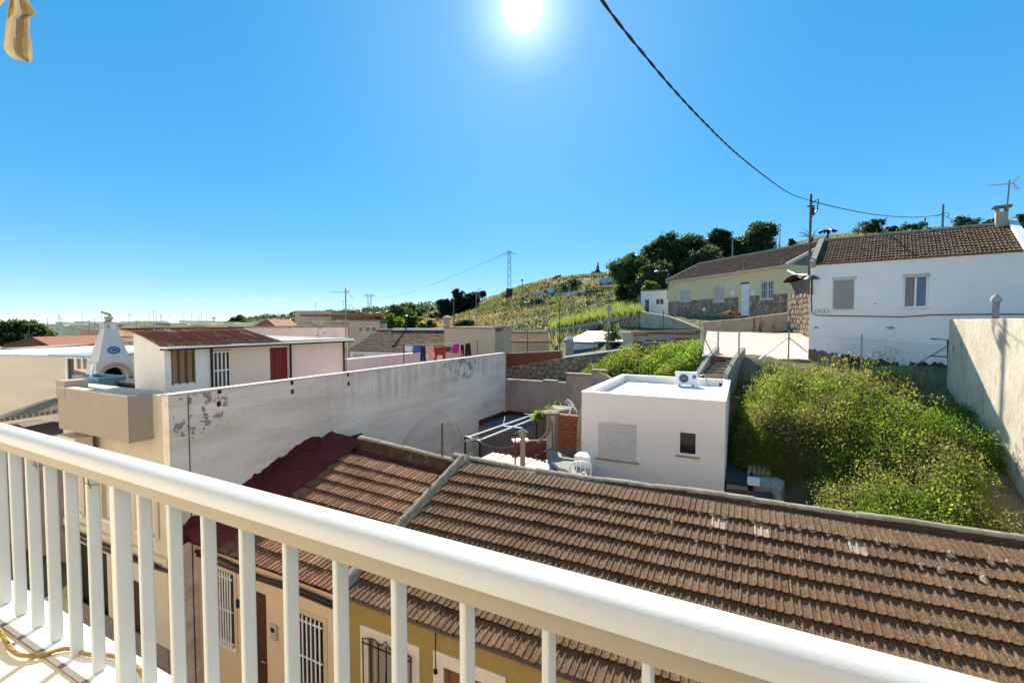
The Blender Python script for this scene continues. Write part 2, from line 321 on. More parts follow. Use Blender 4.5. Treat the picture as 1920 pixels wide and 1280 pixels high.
# finer towards the hill side
fine = np.sort(np.concatenate([np.linspace(-.95, 1.05, 330), np.linspace(1.07, 2*np.pi-.97, 90)]))
az = fine-YAW*1.0
gx = np.outer(rr, np.sin(az)).ravel(); gy = np.outer(rr, np.cos(az)).ravel(); gzv = ground_z(gx, gy)
na = len(az); nr = len(rr)
ii, jj = np.meshgrid(np.arange(nr-1), np.arange(na), indexing='ij'); j2 = (jj+1) % na
fa = np.stack([ii*na+jj, (ii+1)*na+jj, (ii+1)*na+j2, ii*na+j2], -1).reshape(-1, 4)
def npmesh(name, V, Fq, mat, parent=None, smooth=False, col=None):
    V = np.asarray(V, np.float32); Fq = np.asarray(Fq, np.int32); k = Fq.shape[1]
    me = bpy.data.meshes.new(name); me.vertices.add(len(V)); me.vertices.foreach_set('co', V.ravel())
    me.loops.add(Fq.size); me.loops.foreach_set('vertex_index', Fq.ravel()); me.polygons.add(len(Fq))
    me.polygons.foreach_set('loop_start', np.arange(0, Fq.size, k, dtype=np.int32)); me.polygons.foreach_set('loop_total', np.full(len(Fq), k, np.int32))
    me.update(calc_edges=True)
    if col is not None:
        at = me.color_attributes.new('col', 'FLOAT_COLOR', 'POINT'); at.data.foreach_set('color', np.concatenate([np.asarray(col, np.float32), np.ones((len(V), 1), np.float32)], 1).ravel())
    if mat: me.materials.append(mat)
    if smooth: me.shade_smooth()
    return link(name, me, parent)
def mk_ground():
    m, t, b = nodes('hill_earth'); g = geo(t)
    col = ramp(t, noise(t, g, .11, 8, .65), [(.30, (.12, .11, .06)), (.45, (.21, .185, .11)), (.56, (.11, .125, .045)), (.7, (.21, .20, .10))])
    col = mix(t, fmath(t, 'MULTIPLY', ramp(t, noise(t, g, .9, 8, .7), [(.45, (0, 0, 0)), (.65, (1, 1, 1))]), .55), col, (.075, .09, .03))
    col = mix(t, ramp(t, noise(t, g, .06, 7, .7, None, (4, 4, 0)), [(.56, (0, 0, 0)), (.62, (1, 1, 1))]), col, (.23, .20, .165))
    t.links.new(col, b.inputs['Base Color']); b.inputs['Roughness'].default_value = .95; b.inputs['Specular IOR Level'].default_value = .1
    bumpn(t, b, noise(t, g, 2.5, 8, .7), .8, .3); return m
ground = tag(npmesh('ground', np.stack([gx, gy, gzv], 1), fa[:, ::-1], mk_ground(), smooth=True), kind='structure')
# street between the two rows of houses, with kerbs and narrow pavements
st = MB(); st.box(-70, 25, .9, 4.3, -7.9, -7.72); tag(st.build('street', asphalt), kind='structure')
pv = MB(); pv.box(-70, 25, 4.36, 5.44, -7.9, -7.6); pv.box(-70, 25, 4.3, 4.358, -7.9, -7.606)
tag(pv.build('pavement', M('red_pavement', (.13, .05, .035), (.09, .035, .026), 5, .85, .4, 30, (.05, .03, .025), 1.5, .6, .2), bevel=.015), kind='structure')

# pale sandy sheet under the town houses, added to bounce warm light onto them
m = MB(); n_ = 26
for i in range(n_+1):
    for j in range(n_+1):
        q = PD(-260+920*j/n_, 605, 34+170*(i/n_)**1.6); m.v.append((q.x, q.y, max(gz(q.x, q.y)+.12, -7.75)))
for i in range(n_):
    for j in range(n_): k_ = i*(n_+1)+j; m.f.append((k_, k_+1, k_+n_+2, k_+n_+1))
tag(m.build('town_bounce_ground', M('sandy_bounce_ground', (.52, .42, .32), (.42, .33, .25), .6, .9, .3, 6, (.30, .25, .20), .25, .56, .1)), kind='structure')
# ------------------------------------------------------------------ foliage helpers
def leaves(name, parent, mat, C, size, cols, aspect=.5, up=0.0, kind=None):
    C = np.asarray(C, float); n = len(C); size = np.broadcast_to(np.asarray(size, float), (n,))[:, None]
    t = rng.normal(size=(n, 3)); t[:, 2] += up; t /= np.linalg.norm(t, axis=1)[:, None]
    q = rng.normal(size=(n, 3)); u = np.cross(t, q); u /= np.linalg.norm(u, axis=1)[:, None]
    nn = np.cross(t, u)
    a = C-t*size*.5; b = C+u*size*aspect*.5+nn*size*.06; c = C+t*size*.5; d = C-u*size*aspect*.5+nn*size*.06
    V = np.stack([a, b, c, d], 1).reshape(-1, 3); Fq = np.arange(4*n).reshape(-1, 4)
    o = npmesh(name, V, Fq, mat, parent, col=np.repeat(np.clip(cols, 0, 1), 4, 0))
    if kind: o['kind'] = kind
    return o
def pal(n, cs, jit=.18):
    cs = np.array(cs); i = rng.integers(0, len(cs), n); w = rng.random((n, 1)); k = cs[i]*(1-w)+cs[rng.integers(0, len(cs), n)]*w
    return k*(1+rng.normal(0, jit, (n, 1)))
G_PINE = [(.036, .062, .020), (.050, .082, .026), (.078, .11, .034), (.028, .046, .018)]
G_BUSH = [(.045, .075, .02), (.07, .10, .028), (.035, .055, .018)]
G_LIME = [(.10, .16, .022), (.14, .19, .03), (.07, .12, .02)]
G_WEED = [(.065, .105, .018), (.10, .135, .022), (.15, .15, .03), (.045, .075, .016)]
G_DRY = [(.24, .19, .07), (.19, .16, .06), (.13, .13, .04), (.28, .22, .10)]
bark = M('bark', (.09, .065, .045), (.05, .037, .027), 6, .95, .8, 20)
def blob_cloud(blobs, n, fill=.35):
    """points through a set of lobes (c, r): most near the surface of small clumps so that gaps stay open"""
    out = []; vol = np.array([b[1][0]*b[1][1]*b[1][2] for b in blobs])**.67; vol = vol/vol.sum()
    for (c, r), w in zip(blobs, vol):
        m = int(n*w*2.6); nc = max(8, m//34); d = rng.normal(size=(nc, 3)); d /= np.linalg.norm(d, axis=1)[:, None]
        k = (fill+(1-fill)*rng.random((nc, 1))**.45); cc = np.array(c)+d*k*np.array(r)
        i = rng.integers(0, nc, m); sp = np.mean(r)*.24
        p = cc[i]+rng.normal(size=(m, 3))*sp*np.array([1, 1, .62]); out.append(p)
    return np.concatenate(out)
def tree(name, label, cat, base, blobs, n, leaf, cols, mat=LEAF, trunk_r=.18, limbs=True, group=None, aspect=.5):
    base = Vector(base); t = thing(name, label, cat, base, 0, group)
    mb = MB(); top = max(b[0][2] for b in blobs); cx = np.mean([b[0][0] for b in blobs]); cy = np.mean([b[0][1] for b in blobs])
    mb.tube([(0, 0, -.4), (cx*.15, cy*.15, top*.3), (cx*.6, cy*.6, top*.65), (cx, cy, top*.95)], trunk_r, 7, trunk_r*.3)
    if limbs:
        for c, r in blobs:
            f = min(.6, max(.25, c[2]/top*.6)); s0 = Vector((cx*f*.8, cy*f*.8, top*f)); mb.tube([s0, (s0+Vector(c))*.5+Vector((0, 0, -.1)), c], trunk_r*.5, 5, trunk_r*.12)
    mb.build('trunk', bark, t, smooth=True)
    P = blob_cloud(blobs, n); cc = pal(len(P), cols)
    leaves('crown', t, mat, P, leaf*(.7+.6*rng.random(len(P))), cc, aspect)
    return t
def rblobs(h0, h1, R0, k, seed, sq=.75):
    r = random.Random(seed); out = []
    for i in range(k):
        f = (i+.5)/k; z = h0+(h1-h0)*f; q = R0*(.95-.75*abs(f-.42)); a = r.random()*6.28; o = q*r.uniform(.25, .75); s = q*r.uniform(.50, .72)
        out.append(((o*math.cos(a), o*math.sin(a), z), (s, s, s*sq)))
    return out
# ------------------------------------------------------------------ window / door parts used by every building (x right, y inward, z up)
def window(par, x0, x1, z0, z1, kind='glass', y=0.0, rec=.1, fr=.05, fmat=pvc_white, smat=shutter_cream, sill=True, gmat=pvc_white, nb=6, pane=glass_dark, curtain=None, name='window'):
    w = MB(); d0, d1 = y+rec-.045, y+rec
    w.wall(x0+.002, x1-.002, z0+.002, z1-.002, d0, d1, [(x0+fr, x1-fr, z0+fr, z1-fr)]); o = w.build(name, fmat, par)
    if kind == 'shutter':
        s = MB(); n = max(6, int((z1-z0)/.05)); h = (z1-z0-.004)/n
        for i in range(n):
            za = z0+.002+i*h; s.poly((x0+fr*.6, d0-.004, za+.006), (x1-fr*.6, d0-.004, za+.006), (x1-fr*.6, d0-.016, za+h*.5), (x0+fr*.6, d0-.016, za+h*.5)); s.poly((x0+fr*.6, d0-.016, za+h*.5), (x1-fr*.6, d0-.016, za+h*.5), (x1-fr*.6, d0-.004, za+h), (x0+fr*.6, d0-.004, za+h))
        s.build('shutter', smat, o)
    else:
        if x1-x0 > .55:
            xm = (x0+x1)/2; m = MB(); m.box(xm-.028, xm+.028, d0-.004, d1-.006, z0+fr+.001, z1-fr-.001); m.build('mullion', fmat, o)
            for a, b in ((x0+fr, xm-.028), (xm+.028, x1-fr)): g = MB(); g.box(a, b, d0+.02, d0+.026, z0+fr, z1-fr); g.build('pane', pane, o)
        else: g = MB(); g.box(x0+fr, x1-fr, d0+.02, d0+.026, z0+fr, z1-fr); g.build('pane', pane, o)
    if kind == 'grille':
        for i in range(nb):
            xx = x0+.03+(x1-x0-.06)*i/(nb-1); g = MB(); g.box(xx-.009, xx+.009, y-.07, y-.052, z0-.03, z1+.03); g.build('bar', gmat, o)
        for zz in (z0+.08, (z0+z1)/2, z1-.08): g = MB(); g.box(x0-.01, x1+.01, y-.05, y-.038, zz-.012, zz+.012); g.build('cross_bar', gmat, o)
    if sill: g = MB(); g.box(x0-.06, x1+.06, y-.05, y+rec-.05, z0-.045, z0-.001); g.build('sill', plaster_white if sill is True else sill, o, bevel=.008)
    return o
def door(par, x0, x1, z0, z1, mat, y=0, rec=.12, panels=True, name='door'):
    d = MB(); d.box(x0+.003, x1-.003, y+rec-.045, y+rec, z0+.003, z1-.003); o = d.build(name, mat, par, bevel=.006)
    if panels:
        W_ = x1-x0; H = z1-z0
        for a, b in ((.12, .45), (.52, .9)):
            p = MB(); p.box(x0+W_*.18, x1-W_*.18, y+rec-.06, y+rec-.0455, z0+H*a, z0+H*b); p.build('panel', mat, o, bevel=.01)
    k = MB(); k.tube([(x1-.1, y+rec-.046, z0+(z1-z0)*.48), (x1-.1, y+rec-.09, z0+(z1-z0)*.48), (x1-.2, y+rec-.095, z0+(z1-z0)*.48)], .011, 6); k.build('handle', grey_metal, o)
    return o
# ------------------------------------------------------------------ our own house: facade behind the eye and the balcony we stand on
own = thing('apartment_house', 'white rendered apartment house whose balcony looks over the street', 'house', (0, -.45, -7.6))
m = MB(); m.wall(-14, 9, 0, 12, -.3, 0, [(-.6, .9, 5.92, 8.1), (-4.5, -3.2, 6.8, 8.1), (-.6, .9, .1, 2.3), (-5, -3.5, 1, 2.4)]); m.build('wall', M('warm_facade_render', (.68, .59, .50), (.62, .54, .46), 2, .9, .2, 40), own)
m = MB(); m.box(-14, 9, -6, -.301, 0, 11.9); m.build('body', plaster_white, own)
m = MB(); m.box(-.6, .9, -.25, -.2, 5.92, 8.1); m.build('door', glass_dark, own)
floor_mat = M('cream_balcony_tile', (.72, .66, .50), (.66, .60, .45), 6, .7, .15, 30, (.5, .44, .3), 3, .63, .1)
m = MB(); m.box(-9, 6, .002, 1.452, 5.68, 5.9); bf = m.build('balcony_floor', floor_mat, own)
m = MB(); m.box(-9, 6, 1.455, 1.66, 5.66, 5.905); m.build('balcony_kerb', M('white_kerb', (.84, .83, .78), (.8, .79, .74), 3, .8, .1, 60), own, bevel=.006)
m = MB(); m.box(-9, 6, 1.437, 1.4615, 5.9, 5.911); m.build('floor_joint', M('grey_joint', (.22, .19, .17), (.18, .155, .14), 9, .7, .1), own)
nb_ = thing('neighbour_bounce_house', 'unseen cream neighbouring houses added along our side of the street for bounce light', 'house', (-14.02, -.5, -7.6))  # unseen row, added to bounce warm light across the street
m = MB(); m.wall(-34, 0, 0, 8.2, -.3, 0, [(-3-4*i, -1.8-4*i, z, z+1.3) for i in range(8) for z in (1.0, 4.6)]); m.build('wall', M('neighbour_cream', (.76, .66, .52), (.70, .60, .47), 2, .9, .2, 40), nb_)
m = MB(); m.box(-34, 0, -7, -.301, 0, 8.1); m.build('body', plaster_white, nb_)
# balcony railing
ral = thing('balcony_railing', 'white painted balcony railing with round-topped handrail and flat balusters', 'railing', (0, -.008, -1.695), -.0165)
zt = 1.695
def rail_profile():
    pts = []
    for i in range(15):
        a = math.pi*(i/14); pts.append((1.028+.062*math.cos(a), zt-.648+.047*math.sin(a)**.85))
    pts += [(.966, zt-.662), (.985, zt-.668), (1.07, zt-.668), (1.09, zt-.662)]; return pts
m = MB(); pr = rail_profile(); m.prism([(-9, y, z) for y, z in pr], (14.5, 0, 0)); m.build('handrail', white_paint, ral, smooth=True)
m = MB(); m.box(-9, 5.5, .985, 1.068, zt-.7235, zt-.669); m.build('lower_rail', M('beige_rail_shade', (.33, .295, .225), (.31, .275, .21), 2, .45, .02), ral, bevel=.006)  # beige paint, its colour darkened for the shade under the handrail
bal = MB(); bal.box(-.010, .010, -.0265, .0265, .003, zt-.724)
bme = None; bx = [-.39+.2365*i for i in range(-27, 24)]
for i, x in enumerate(bx):
    if abs(x+2.52) < .05: continue
    if bme is None: o = bal.build('baluster', white_paint, ral, bevel=.006); bme = o.data
    else:
        o = link('baluster', bme, ral); b_ = o.modifiers.new('bevel', 'BEVEL'); b_.width = .006; b_.segments = 2
    o.location = (x-.038, 1.028, 0)
for x in (-7.24, -2.53, 2.16):
    m = MB(); m.box(x-.022, x+.022, .995, 1.061, .003, zt-.7242); m.build('post', white_paint, ral, bevel=.005)
for px, py in ((46, 875), (150, 910)):
    p = PB(px, py, .995); m = MB(); m.tube([(p.x-.05, .985, p.z+zt), (p.x, .99, p.z+zt-.004), (p.x+.09, .99, p.z+zt+.012)], .0022, 5); m.tube([(p.x-.012, .985, p.z+zt+.02), (p.x+.004, .988, p.z+zt-.02)], .002, 5); m.build('wire_tie', rust_metal, ral)
# golden braided cord on the balcony floor
cord_mat = M('gold_braid', (.46, .33, .10), (.20, .13, .03), 120, .6, .6, 160)
cp = [PZ(-55, 1060, -1.62), PZ(-20, 1150, -1.66), PZ(4, 1190, -1.681), PZ(20, 1216, -1.681), PZ(42, 1228, -1.681), PZ(80, 1226, -1.681), PZ(112, 1217, -1.681), PZ(135, 1216, -1.681), PZ(165, 1226, -1.681), PZ(205, 1228, -1.681), PZ(240, 1240, -1.68), PZ(262, 1256, -1.68), PZ(285, 1290, -1.68)]
def smooth_path(p, k=6):
    p = [Vector(q) for q in p]; out = []
    for i in range(len(p)-1):
        a, b, c, d = p[max(i-1, 0)], p[i], p[i+1], p[min(i+2, len(p)-1)]
        for j in range(k):
            t = j/k; out.append(.5*((2*b)+(c-a)*t+(2*a-5*b+4*c-d)*t*t+(3*b-a-3*c+d)*t**3))
    return out+[p[-1]]
def twisted(mb, path, r, off, pitch, n=2, sides=6):
    L = 0; path = [Vector(q) for q in path]; strands = [[] for _ in range(n)]
    for i, p in enumerate(path):
        if i: L += (p-path[i-1]).length
        t = (path[min(i+1, len(path)-1)]-path[max(0, i-1)]).normalized(); x = t.cross(Vector((0, 0, 1))).normalized(); y = x.cross(t)
        for k in range(n): a = 2*math.pi*(L/pitch+k/n); strands[k].append(p+x*off*math.cos(a)+y*off*math.sin(a))
    for s_ in strands: mb.tube(s_, r, sides)
def resample(p, step):
    out = [p[0]]; acc = 0
    for a, b in zip(p, p[1:]):
        l = (b-a).length; n = max(1, int(l/step))
        for i in range(1, n+1): out.append(a.lerp(b, i/n))
    return out
m = MB(); twisted(m, resample(smooth_path(cp), .006), .0065, .0055, .05, 3, 5); tag(m.build('cord', cord_mat, smooth=True), 'golden braided cord lying in a loop on the sunlit balcony floor', 'cord')
# torn end of a fabric awning above the balcony
aw = thing('awning', 'torn beige fabric awning hanging in a frayed strip at the top left', 'awning', (0, 0, 0))
cloth = M('faded_awning_cloth', (.74, .65, .47), (.62, .54, .38), 8, .9, .3, 200)
def add_trans(mat, f):
    t = mat.node_tree; b = t.nodes['Principled BSDF']; tr = N(t, 'ShaderNodeBsdfTranslucent'); s = b.inputs['Base Color'].links[0].from_socket
    t.links.new(s, tr.inputs['Color']); mx = N(t, 'ShaderNodeMixShader'); mx.inputs[0].default_value = f; t.links.new(b.outputs[0], mx.inputs[1]); t.links.new(tr.outputs[0], mx.inputs[2]); t.links.new(mx.outputs[0], t.nodes['Material Output'].inputs['Surface'])
add_trans(cloth, .35)
rows = [(-40, 18, 44), (0, 17, 54), (15, 15, 62), (27, 13, 70), (31, 13, 61), (36, 12, 55), (48, 11, 57), (58, 10, 55), (70, 9, 57), (84, 7, 60), (91, 8, 61), (100, 13, 61), (108, 22, 62), (116, 44, 61)]
m = MB(); nu = 13; D0 = 2.25
for k, (py, xl, xr) in enumerate(rows):
    for i in range(nu):
        f = i/(nu-1); fold = .035*math.sin(f*9.5+.35*k*.4)+.02*math.sin(f*4+k*.5)+(.05*f if 1 < k < 5 else 0)
        p = PD(xl+(xr-xl)*f, py+(3*math.sin(i*2.3) if k in (11, 12) else 0)+(4*math.sin(i*3.1) if k == 13 else 0), D0+fold); m.v.append(tuple(p))
for k in range(len(rows)-1):
    for i in range(nu-1): a = k*nu+i; m.f.append((a, a+1, a+nu+1, a+nu))
o = m.build('torn_strip', cloth, aw, smooth=True); sm = o.modifiers.new('th', 'SOLIDIFY'); sm.thickness = .0015
m = MB(); nu = 9
for k in range(7):
    for i in range(nu): f = i/(nu-1); y = -.44+1.4*k/6; m.v.append((-6.5+3.55*f-.06*math.sin(k*1.9), y, 2.45-.62*k/6-.05*math.sin(k/6*3.14)+.015*math.sin(f*30)))
for k in range(6):
    for i in range(nu-1): a = k*nu+i; m.f.append((a, a+1, a+nu+1, a+nu))
m.build('canopy', cloth, aw, smooth=True)
p = PD(6, 8, 2.3); m = MB(); m.prism([(p.x-.5, p.y, p.z+.35), (p.x-.5, p.y, p.z-.03), (p.x-.25, p.y+.01, p.z-.015), (p.x-.1, p.y, p.z+.0), (p.x+.03, p.y, p.z+.012), (p.x+.04, p.y, p.z+.35)], (0, .002, 0)); m.build('valance', cloth, aw)

# ------------------------------------------------------------------ clay tiles
TW, TE, TL = .205, .34, .40
def tile_mb(w=TW, L=TL, th=.062):
    m = MB(); pf = [(0, .008), (.07, .024), (.15, .024), (.21, .008), (.43, .004), (.50, .022), (.58, .022), (.64, .005), (.9, .004), (1.0, .008)]
    for k, (y, dz) in enumerate(((0, th), (L, 0))):
        for x, h in pf: m.v.append((x*w, y, h+dz))
    n = len(pf)
    for i in range(n-1): m.f.append((i, i+1, n+i+1, n+i))
    b = len(m.v)
    for x, h in pf: m.v.append((x*w, .004, h+th-.018))
    for x, h in pf: m.v.append((x*w, .13, h+th*.66-.03))
    for i in range(n-1): m.f += [(b+i, b+i+1, i+1, i), (b+n+i, b+n+i+1, b+i+1, b+i)]
    m.v += [(w*.985, 0, -.01), (w*.985, L, -.02)]; m.f.append((n-1, len(m.v)-2, len(m.v)-1, 2*n-1))
    return m
tile_me = tile_mb().mesh('tile', tile_mat)
patch_tile = M('pale_patched_tile', (.46, .37, .27), (.24, .16, .11), 22, .9, .5, 60)
tile_me_red = tile_mb().mesh('tile', tile_red)
tile_me_pale = tile_mb().mesh('tile', patch_tile)
def tiled_slope(par, x0, x1, y0, z0, pitch, ncourse, first_parts=300, off=(0, 0, 0), zfun=None, pale=None, me=None):
    """courses of tiles from the eave (y0,z0) upward; the ones largest in view are parts, the rest one joined part"""
    cp_, sp_ = math.cos(pitch), math.sin(pitch); L = []; nx = int(round((x1-x0)/TW)); tw = (x1-x0)/nx
    for c in range(ncourse):
        for i in range(nx):
            x = x0+i*tw; y = y0+c*TE*cp_; z = z0+c*TE*sp_
            if zfun: z += zfun(x, y)
            L.append((x+random.gauss(0, .003), y+random.gauss(0, .006), z+abs(random.gauss(0, .004)), random.gauss(0, .012), random.gauss(0, .012), c, i))
    def size(q):
        p = Vector(q[:3])+Vector(off); u, v = proj(p)
        if not (-20 < u < 1940 and 0 < v < 1300): return 0
        return 1/p.length
    L.sort(key=size, reverse=True); sx = tw/TW
    for q in L[:first_parts]:
        o = link('tile', tile_me_pale if (pale and pale(q)) else (me or tile_me), par); o.location = q[:3]; o.rotation_euler = (pitch+q[3]*.6, q[3], q[4]); o.scale = (sx, 1, 1)
    rest = L[first_parts:]
    if rest:
        base = np.array([v[:] for v in tile_mb().v]); bf_ = tile_mb().f; mb = MB()
        for q in rest:
            mt = Matrix.Translation(q[:3]) @ Euler((pitch+q[3]*.6, q[3], q[4])).to_matrix().to_4x4() @ Matrix.Diagonal((sx, 1, 1, 1)); n = len(mb.v)
            mb.v += [tuple(mt @ Vector(v)) for v in base]; mb.f += [tuple(n+i for i in f) for f in bf_]
        o = mb.build('tiles', tile_mat, par); o['kind'] = 'stuff'
moss = M('mossy_mortar', (.11, .055, .035), (.045, .03, .016), 5, .95, 1.0, 18, (.22, .19, .11), 4, .62, .1)
cap_mat = M('weathered_coping', (.38, .33, .25), (.22, .18, .13), 6, .95, .8, 30, (.10, .08, .05), 5, .57, .1)
def ridge(par, pts, name='ridge_tile', r=.085, seg=.42, drop=.24, face=.20):
    """mortar band below a run of half-round caps, following pts (left to right)"""
    pts = [Vector(p) for p in pts]; P = resample(pts, .09); m = MB(); k = 5
    for i, p in enumerate(P):
        j = .02*math.sin(i*1.7)+random.gauss(0, .010)
        prof = [(-.30+j, -.30), (-.17+j*.7, -.20+j), (-.09+j*.4, -.11), (-.075, -.01), (.12, -.02), (.16, -.4)]
        for y, z in prof: m.v.append((p.x, p.y+y, p.z+z*face/.2+random.gauss(0, .004)))
    n = 6
    for i in range(len(P)-1):
        for j in range(n-1): a = i*n+j; m.f.append((a, a+n, a+n+1, a+1))
    m.build('ridge_mortar', moss, par, smooth=False)
    Q = resample(pts, seg); 
    for a, b in zip(Q, Q[1:]):
        m = MB(); d = (b-a); w = r*random.uniform(.9, 1.1); j0, j1 = random.gauss(0, .008), random.gauss(0, .008); N_ = 7
        for e, (p, s_, jj) in enumerate(((a-d*.06, 1.08, j0), (b, .94, j1))):
            for i in range(N_): an = math.pi*i/(N_-1); m.v.append((p.x+random.gauss(0, .004), p.y+.02+math.cos(an)*w*s_, p.z-.01+jj+math.sin(an)*w*.62*s_))
            for i in range(N_): an = math.pi*i/(N_-1); m.v.append((p.x, p.y+.02+math.cos(an)*w*s_*.8, p.z-.03+jj+math.sin(an)*w*.62*s_*.7))
        for i in range(N_-1): m.f.append((i+1, i, 2*N_+i, 2*N_+i+1)); m.f.append((i, i+1, N_+i+1, N_+i)); m.f.append((2*N_+i+1, 2*N_+i, 3*N_+i, 3*N_+i+1))
        m.build(name, cap_mat, par, smooth=False)
# ------------------------------------------------------------------ the row opposite: ochre house and peach house
ST0 = -7.6; PIT = math.atan(1.2/3.8); EB, EZ = 5.2, -4.31
def Fb(px, py, b=5.45): v = PB(px, py, b); return v.x, v.z
h1 = thing('ochre_house', 'single-storey ochre house with long lichen-covered tiled roof across the street', 'house', (0, 0, 0))
h2 = thing('peach_house', 'single-storey peach house with reddish tiled roof beside the tall white wall', 'house', (0, 0, 0))
XP = -5.72
w1 = (-5.28, -4.42, -6.35, -5.02); d1 = (-3.82, -2.98, ST0, -5.0); w1b = (-1.2, -.3, -6.35, -5.02)
m = MB(); m.wall(XP+.003, 8, ST0-.2, -4.36, 5.45, 5.75, [w1, (d1[0], d1[1], ST0-.3, d1[3]), w1b]); m.build('wall', ochre, h1)
m = MB(); m.box(XP+.003, 8, 5.76, 9.3, ST0-.2, -4.42); m.build('body', plaster_beige, h1)
surround = M('pale_stone_surround', (.66, .60, .50), (.58, .52, .43), 4, .85, .2, 40)
for w_ in (w1, w1b):
    wo = window(h1, *w_, kind='glass', y=5.45, rec=.14, fr=.06, fmat=M('pale_sash', (.5, .45, .38), None, 3, .6), pane=M('net_curtain_pane', (.36, .33, .28), (.28, .26, .22), 3, .25, .1, 30, stretch=(9, 9, .5), spec=.6))
    m = MB(); m.wall(w_[0]-.16, w_[1]+.16, w_[2]-.02, w_[3]+.17, 5.425, 5.449, [(w_[0], w_[1], w_[2]-.1, w_[3])]); m.build('surround', surround, wo, bevel=.006)
    for i in range(7):
        xx = w_[0]-.05+(w_[1]-w_[0]+.1)*i/6; m = MB(); m.tube([(xx, 5.37, w_[2]-.05), (xx, 5.37, w_[3]+.02)], .011, 6); m.build('bar', black_metal, wo)
    for zz in (w_[2]+.0, w_[2]+.42, w_[3]-.05): m = MB(); m.tube([(w_[0]-.07, 5.365, zz), (w_[1]+.07, 5.365, zz)], .012, 6); m.build('cross_bar', black_metal, wo)
    xc = (w_[0]+w_[1])/2
    m = MB()
    for s in (-1, 1):
        m.tube([(xc+s*(.02+.10*t)*math.cos(t*6.0), 5.36, w_[2]+.42+.16*math.sin(t*6.0)*(1-t*.4)) for t in np.linspace(0, 1, 18)], .007, 5)
        m.tube(smooth_path([(xc+s*.5, 5.37, w_[3]+.0), (xc+s*.25, 5.36, w_[3]+.08), (xc+s*.1, 5.36, w_[3]+.02), (xc, 5.36, w_[3]+.12)], 5), .009, 5)
    m.tube([(xc, 5.36, w_[2]+.2), (xc, 5.36, w_[2]+.95)], .012, 6); m.build('scrollwork', black_metal, wo)
m = MB(); m.wall(d1[0]-.18, d1[1]+.18, ST0, d1[3]+.2, 5.42, 5.449, [(d1[0], d1[1], ST0-.1, d1[3])]); ds = m.build('door_surround', surround, h1, bevel=.006)
door(h1, d1[0], d1[1], ST0+.02, d1[3], M('brown_door', (.25, .11, .05), (.17, .07, .03), 3, .5, .1, stretch=(9, 9, .6)), y=5.45, rec=.14)
def text(par, s, size, loc, rot, mat, name='lettering', ext=.001):
    cu = bpy.data.curves.new(name, 'FONT'); cu.body = s; cu.size = size; cu.extrude = ext; cu.align_x = 'CENTER'; cu.align_y = 'CENTER'
    to = bpy.data.objects.new(name, cu); me = bpy.data.meshes.new_from_object(to); me.materials.append(mat); o = link(name, me, par); o.location = loc; o.rotation_euler = rot; return o
hx, hz = Fb(873, 1245); np_ = MB(); np_.box(hx-.065, hx+.065, 5.400, 5.4185, hz-.075, hz+.075); npo = np_.build('number_plate', M('green_plate', (.03, .10, .05), None, 3, .4, 0), h1, bevel=.004)
text(npo, '4', .12, (hx, 5.398, hz), (R(90), 0, 0), pvc_white)
m = MB(); m.tube([(d1[0]-.14, 5.43, -4.45), (d1[0]-.14, 5.42, -4.8), (d1[0]-.13, 5.41, -5.06)], .008, 5); m.lathe([(.0, -.04), (.03, -.03), (.03, .03), (0, .04)], (d1[0]-.13, 5.41, -5.1), 8); m.build('hanging_wire', black_metal, h1)
tiled_slope(h1, XP+.16, 7.0, EB, EZ, PIT, 11, 300, pale=lambda q: q[5] in (9, 10) and q[0] > -.6 and random.random() < (.34 if q[5] == 10 else .2))
m = MB(); m.prism([(XP+.003, EB+.05, EZ-.07), (XP+.003, 9.1, EZ-.06+3.9*math.tan(PIT)), (XP+.003, 10.6, -4.1), (XP+.003, 9.2, -4.45), (XP+.003, 5.46, -4.34)], (7-XP+.0, 0, 0)); m.build('roof_deck', concrete_dark, h1)
rp1 = [PB(853, 851, 9.05), PB(970, 874, 9.05), PB(1090, 892, 9.05), PB(1230, 909, 9.05), PB(1360, 925, 9.05), PB(1530, 952, 9.05), PB(1700, 974, 9.05), PB(1905, 1003, 9.05)]
rp1 = [Vector((p.x, p.y, p.z-.03)) for p in rp1]; rp1.append(Vector((7.0, 9.05, -3.06)))
ridge(h1, rp1)
m = MB()      # crumbs of pale mortar caught between the top courses
for _ in range(90):
    c = random.choice((9, 9, 10, 10, 10, 8)); x = random.uniform(-1.4, 4.8) if random.random() < .85 else random.uniform(-5, 4.8); x = XP+.16+round((x-XP)/TW)*TW+random.gauss(.02, .02); y = EB+c*TE*math.cos(PIT)+random.uniform(-.03, .05); z = EZ+(y-EB)*math.tan(PIT)+.075
    w, d, h = random.uniform(.02, .055), random.uniform(.03, .09), random.uniform(.01, .03); n = len(m.v); k = 7
    m.v += [(x+w*math.cos(6.28*i/k)*random.uniform(.7, 1.2), y+d*math.sin(6.28*i/k)*random.uniform(.7, 1.2), z+d*math.sin(6.28*i/k)*.3-.03) for i in range(k)]+[(x, y, z+h)]
    m.f += [(n+i, n+(i+1) % k, n+k) for i in range(k)]
o = m.build('mortar_crumbs', patch_tile, h1); o['kind'] = 'stuff'
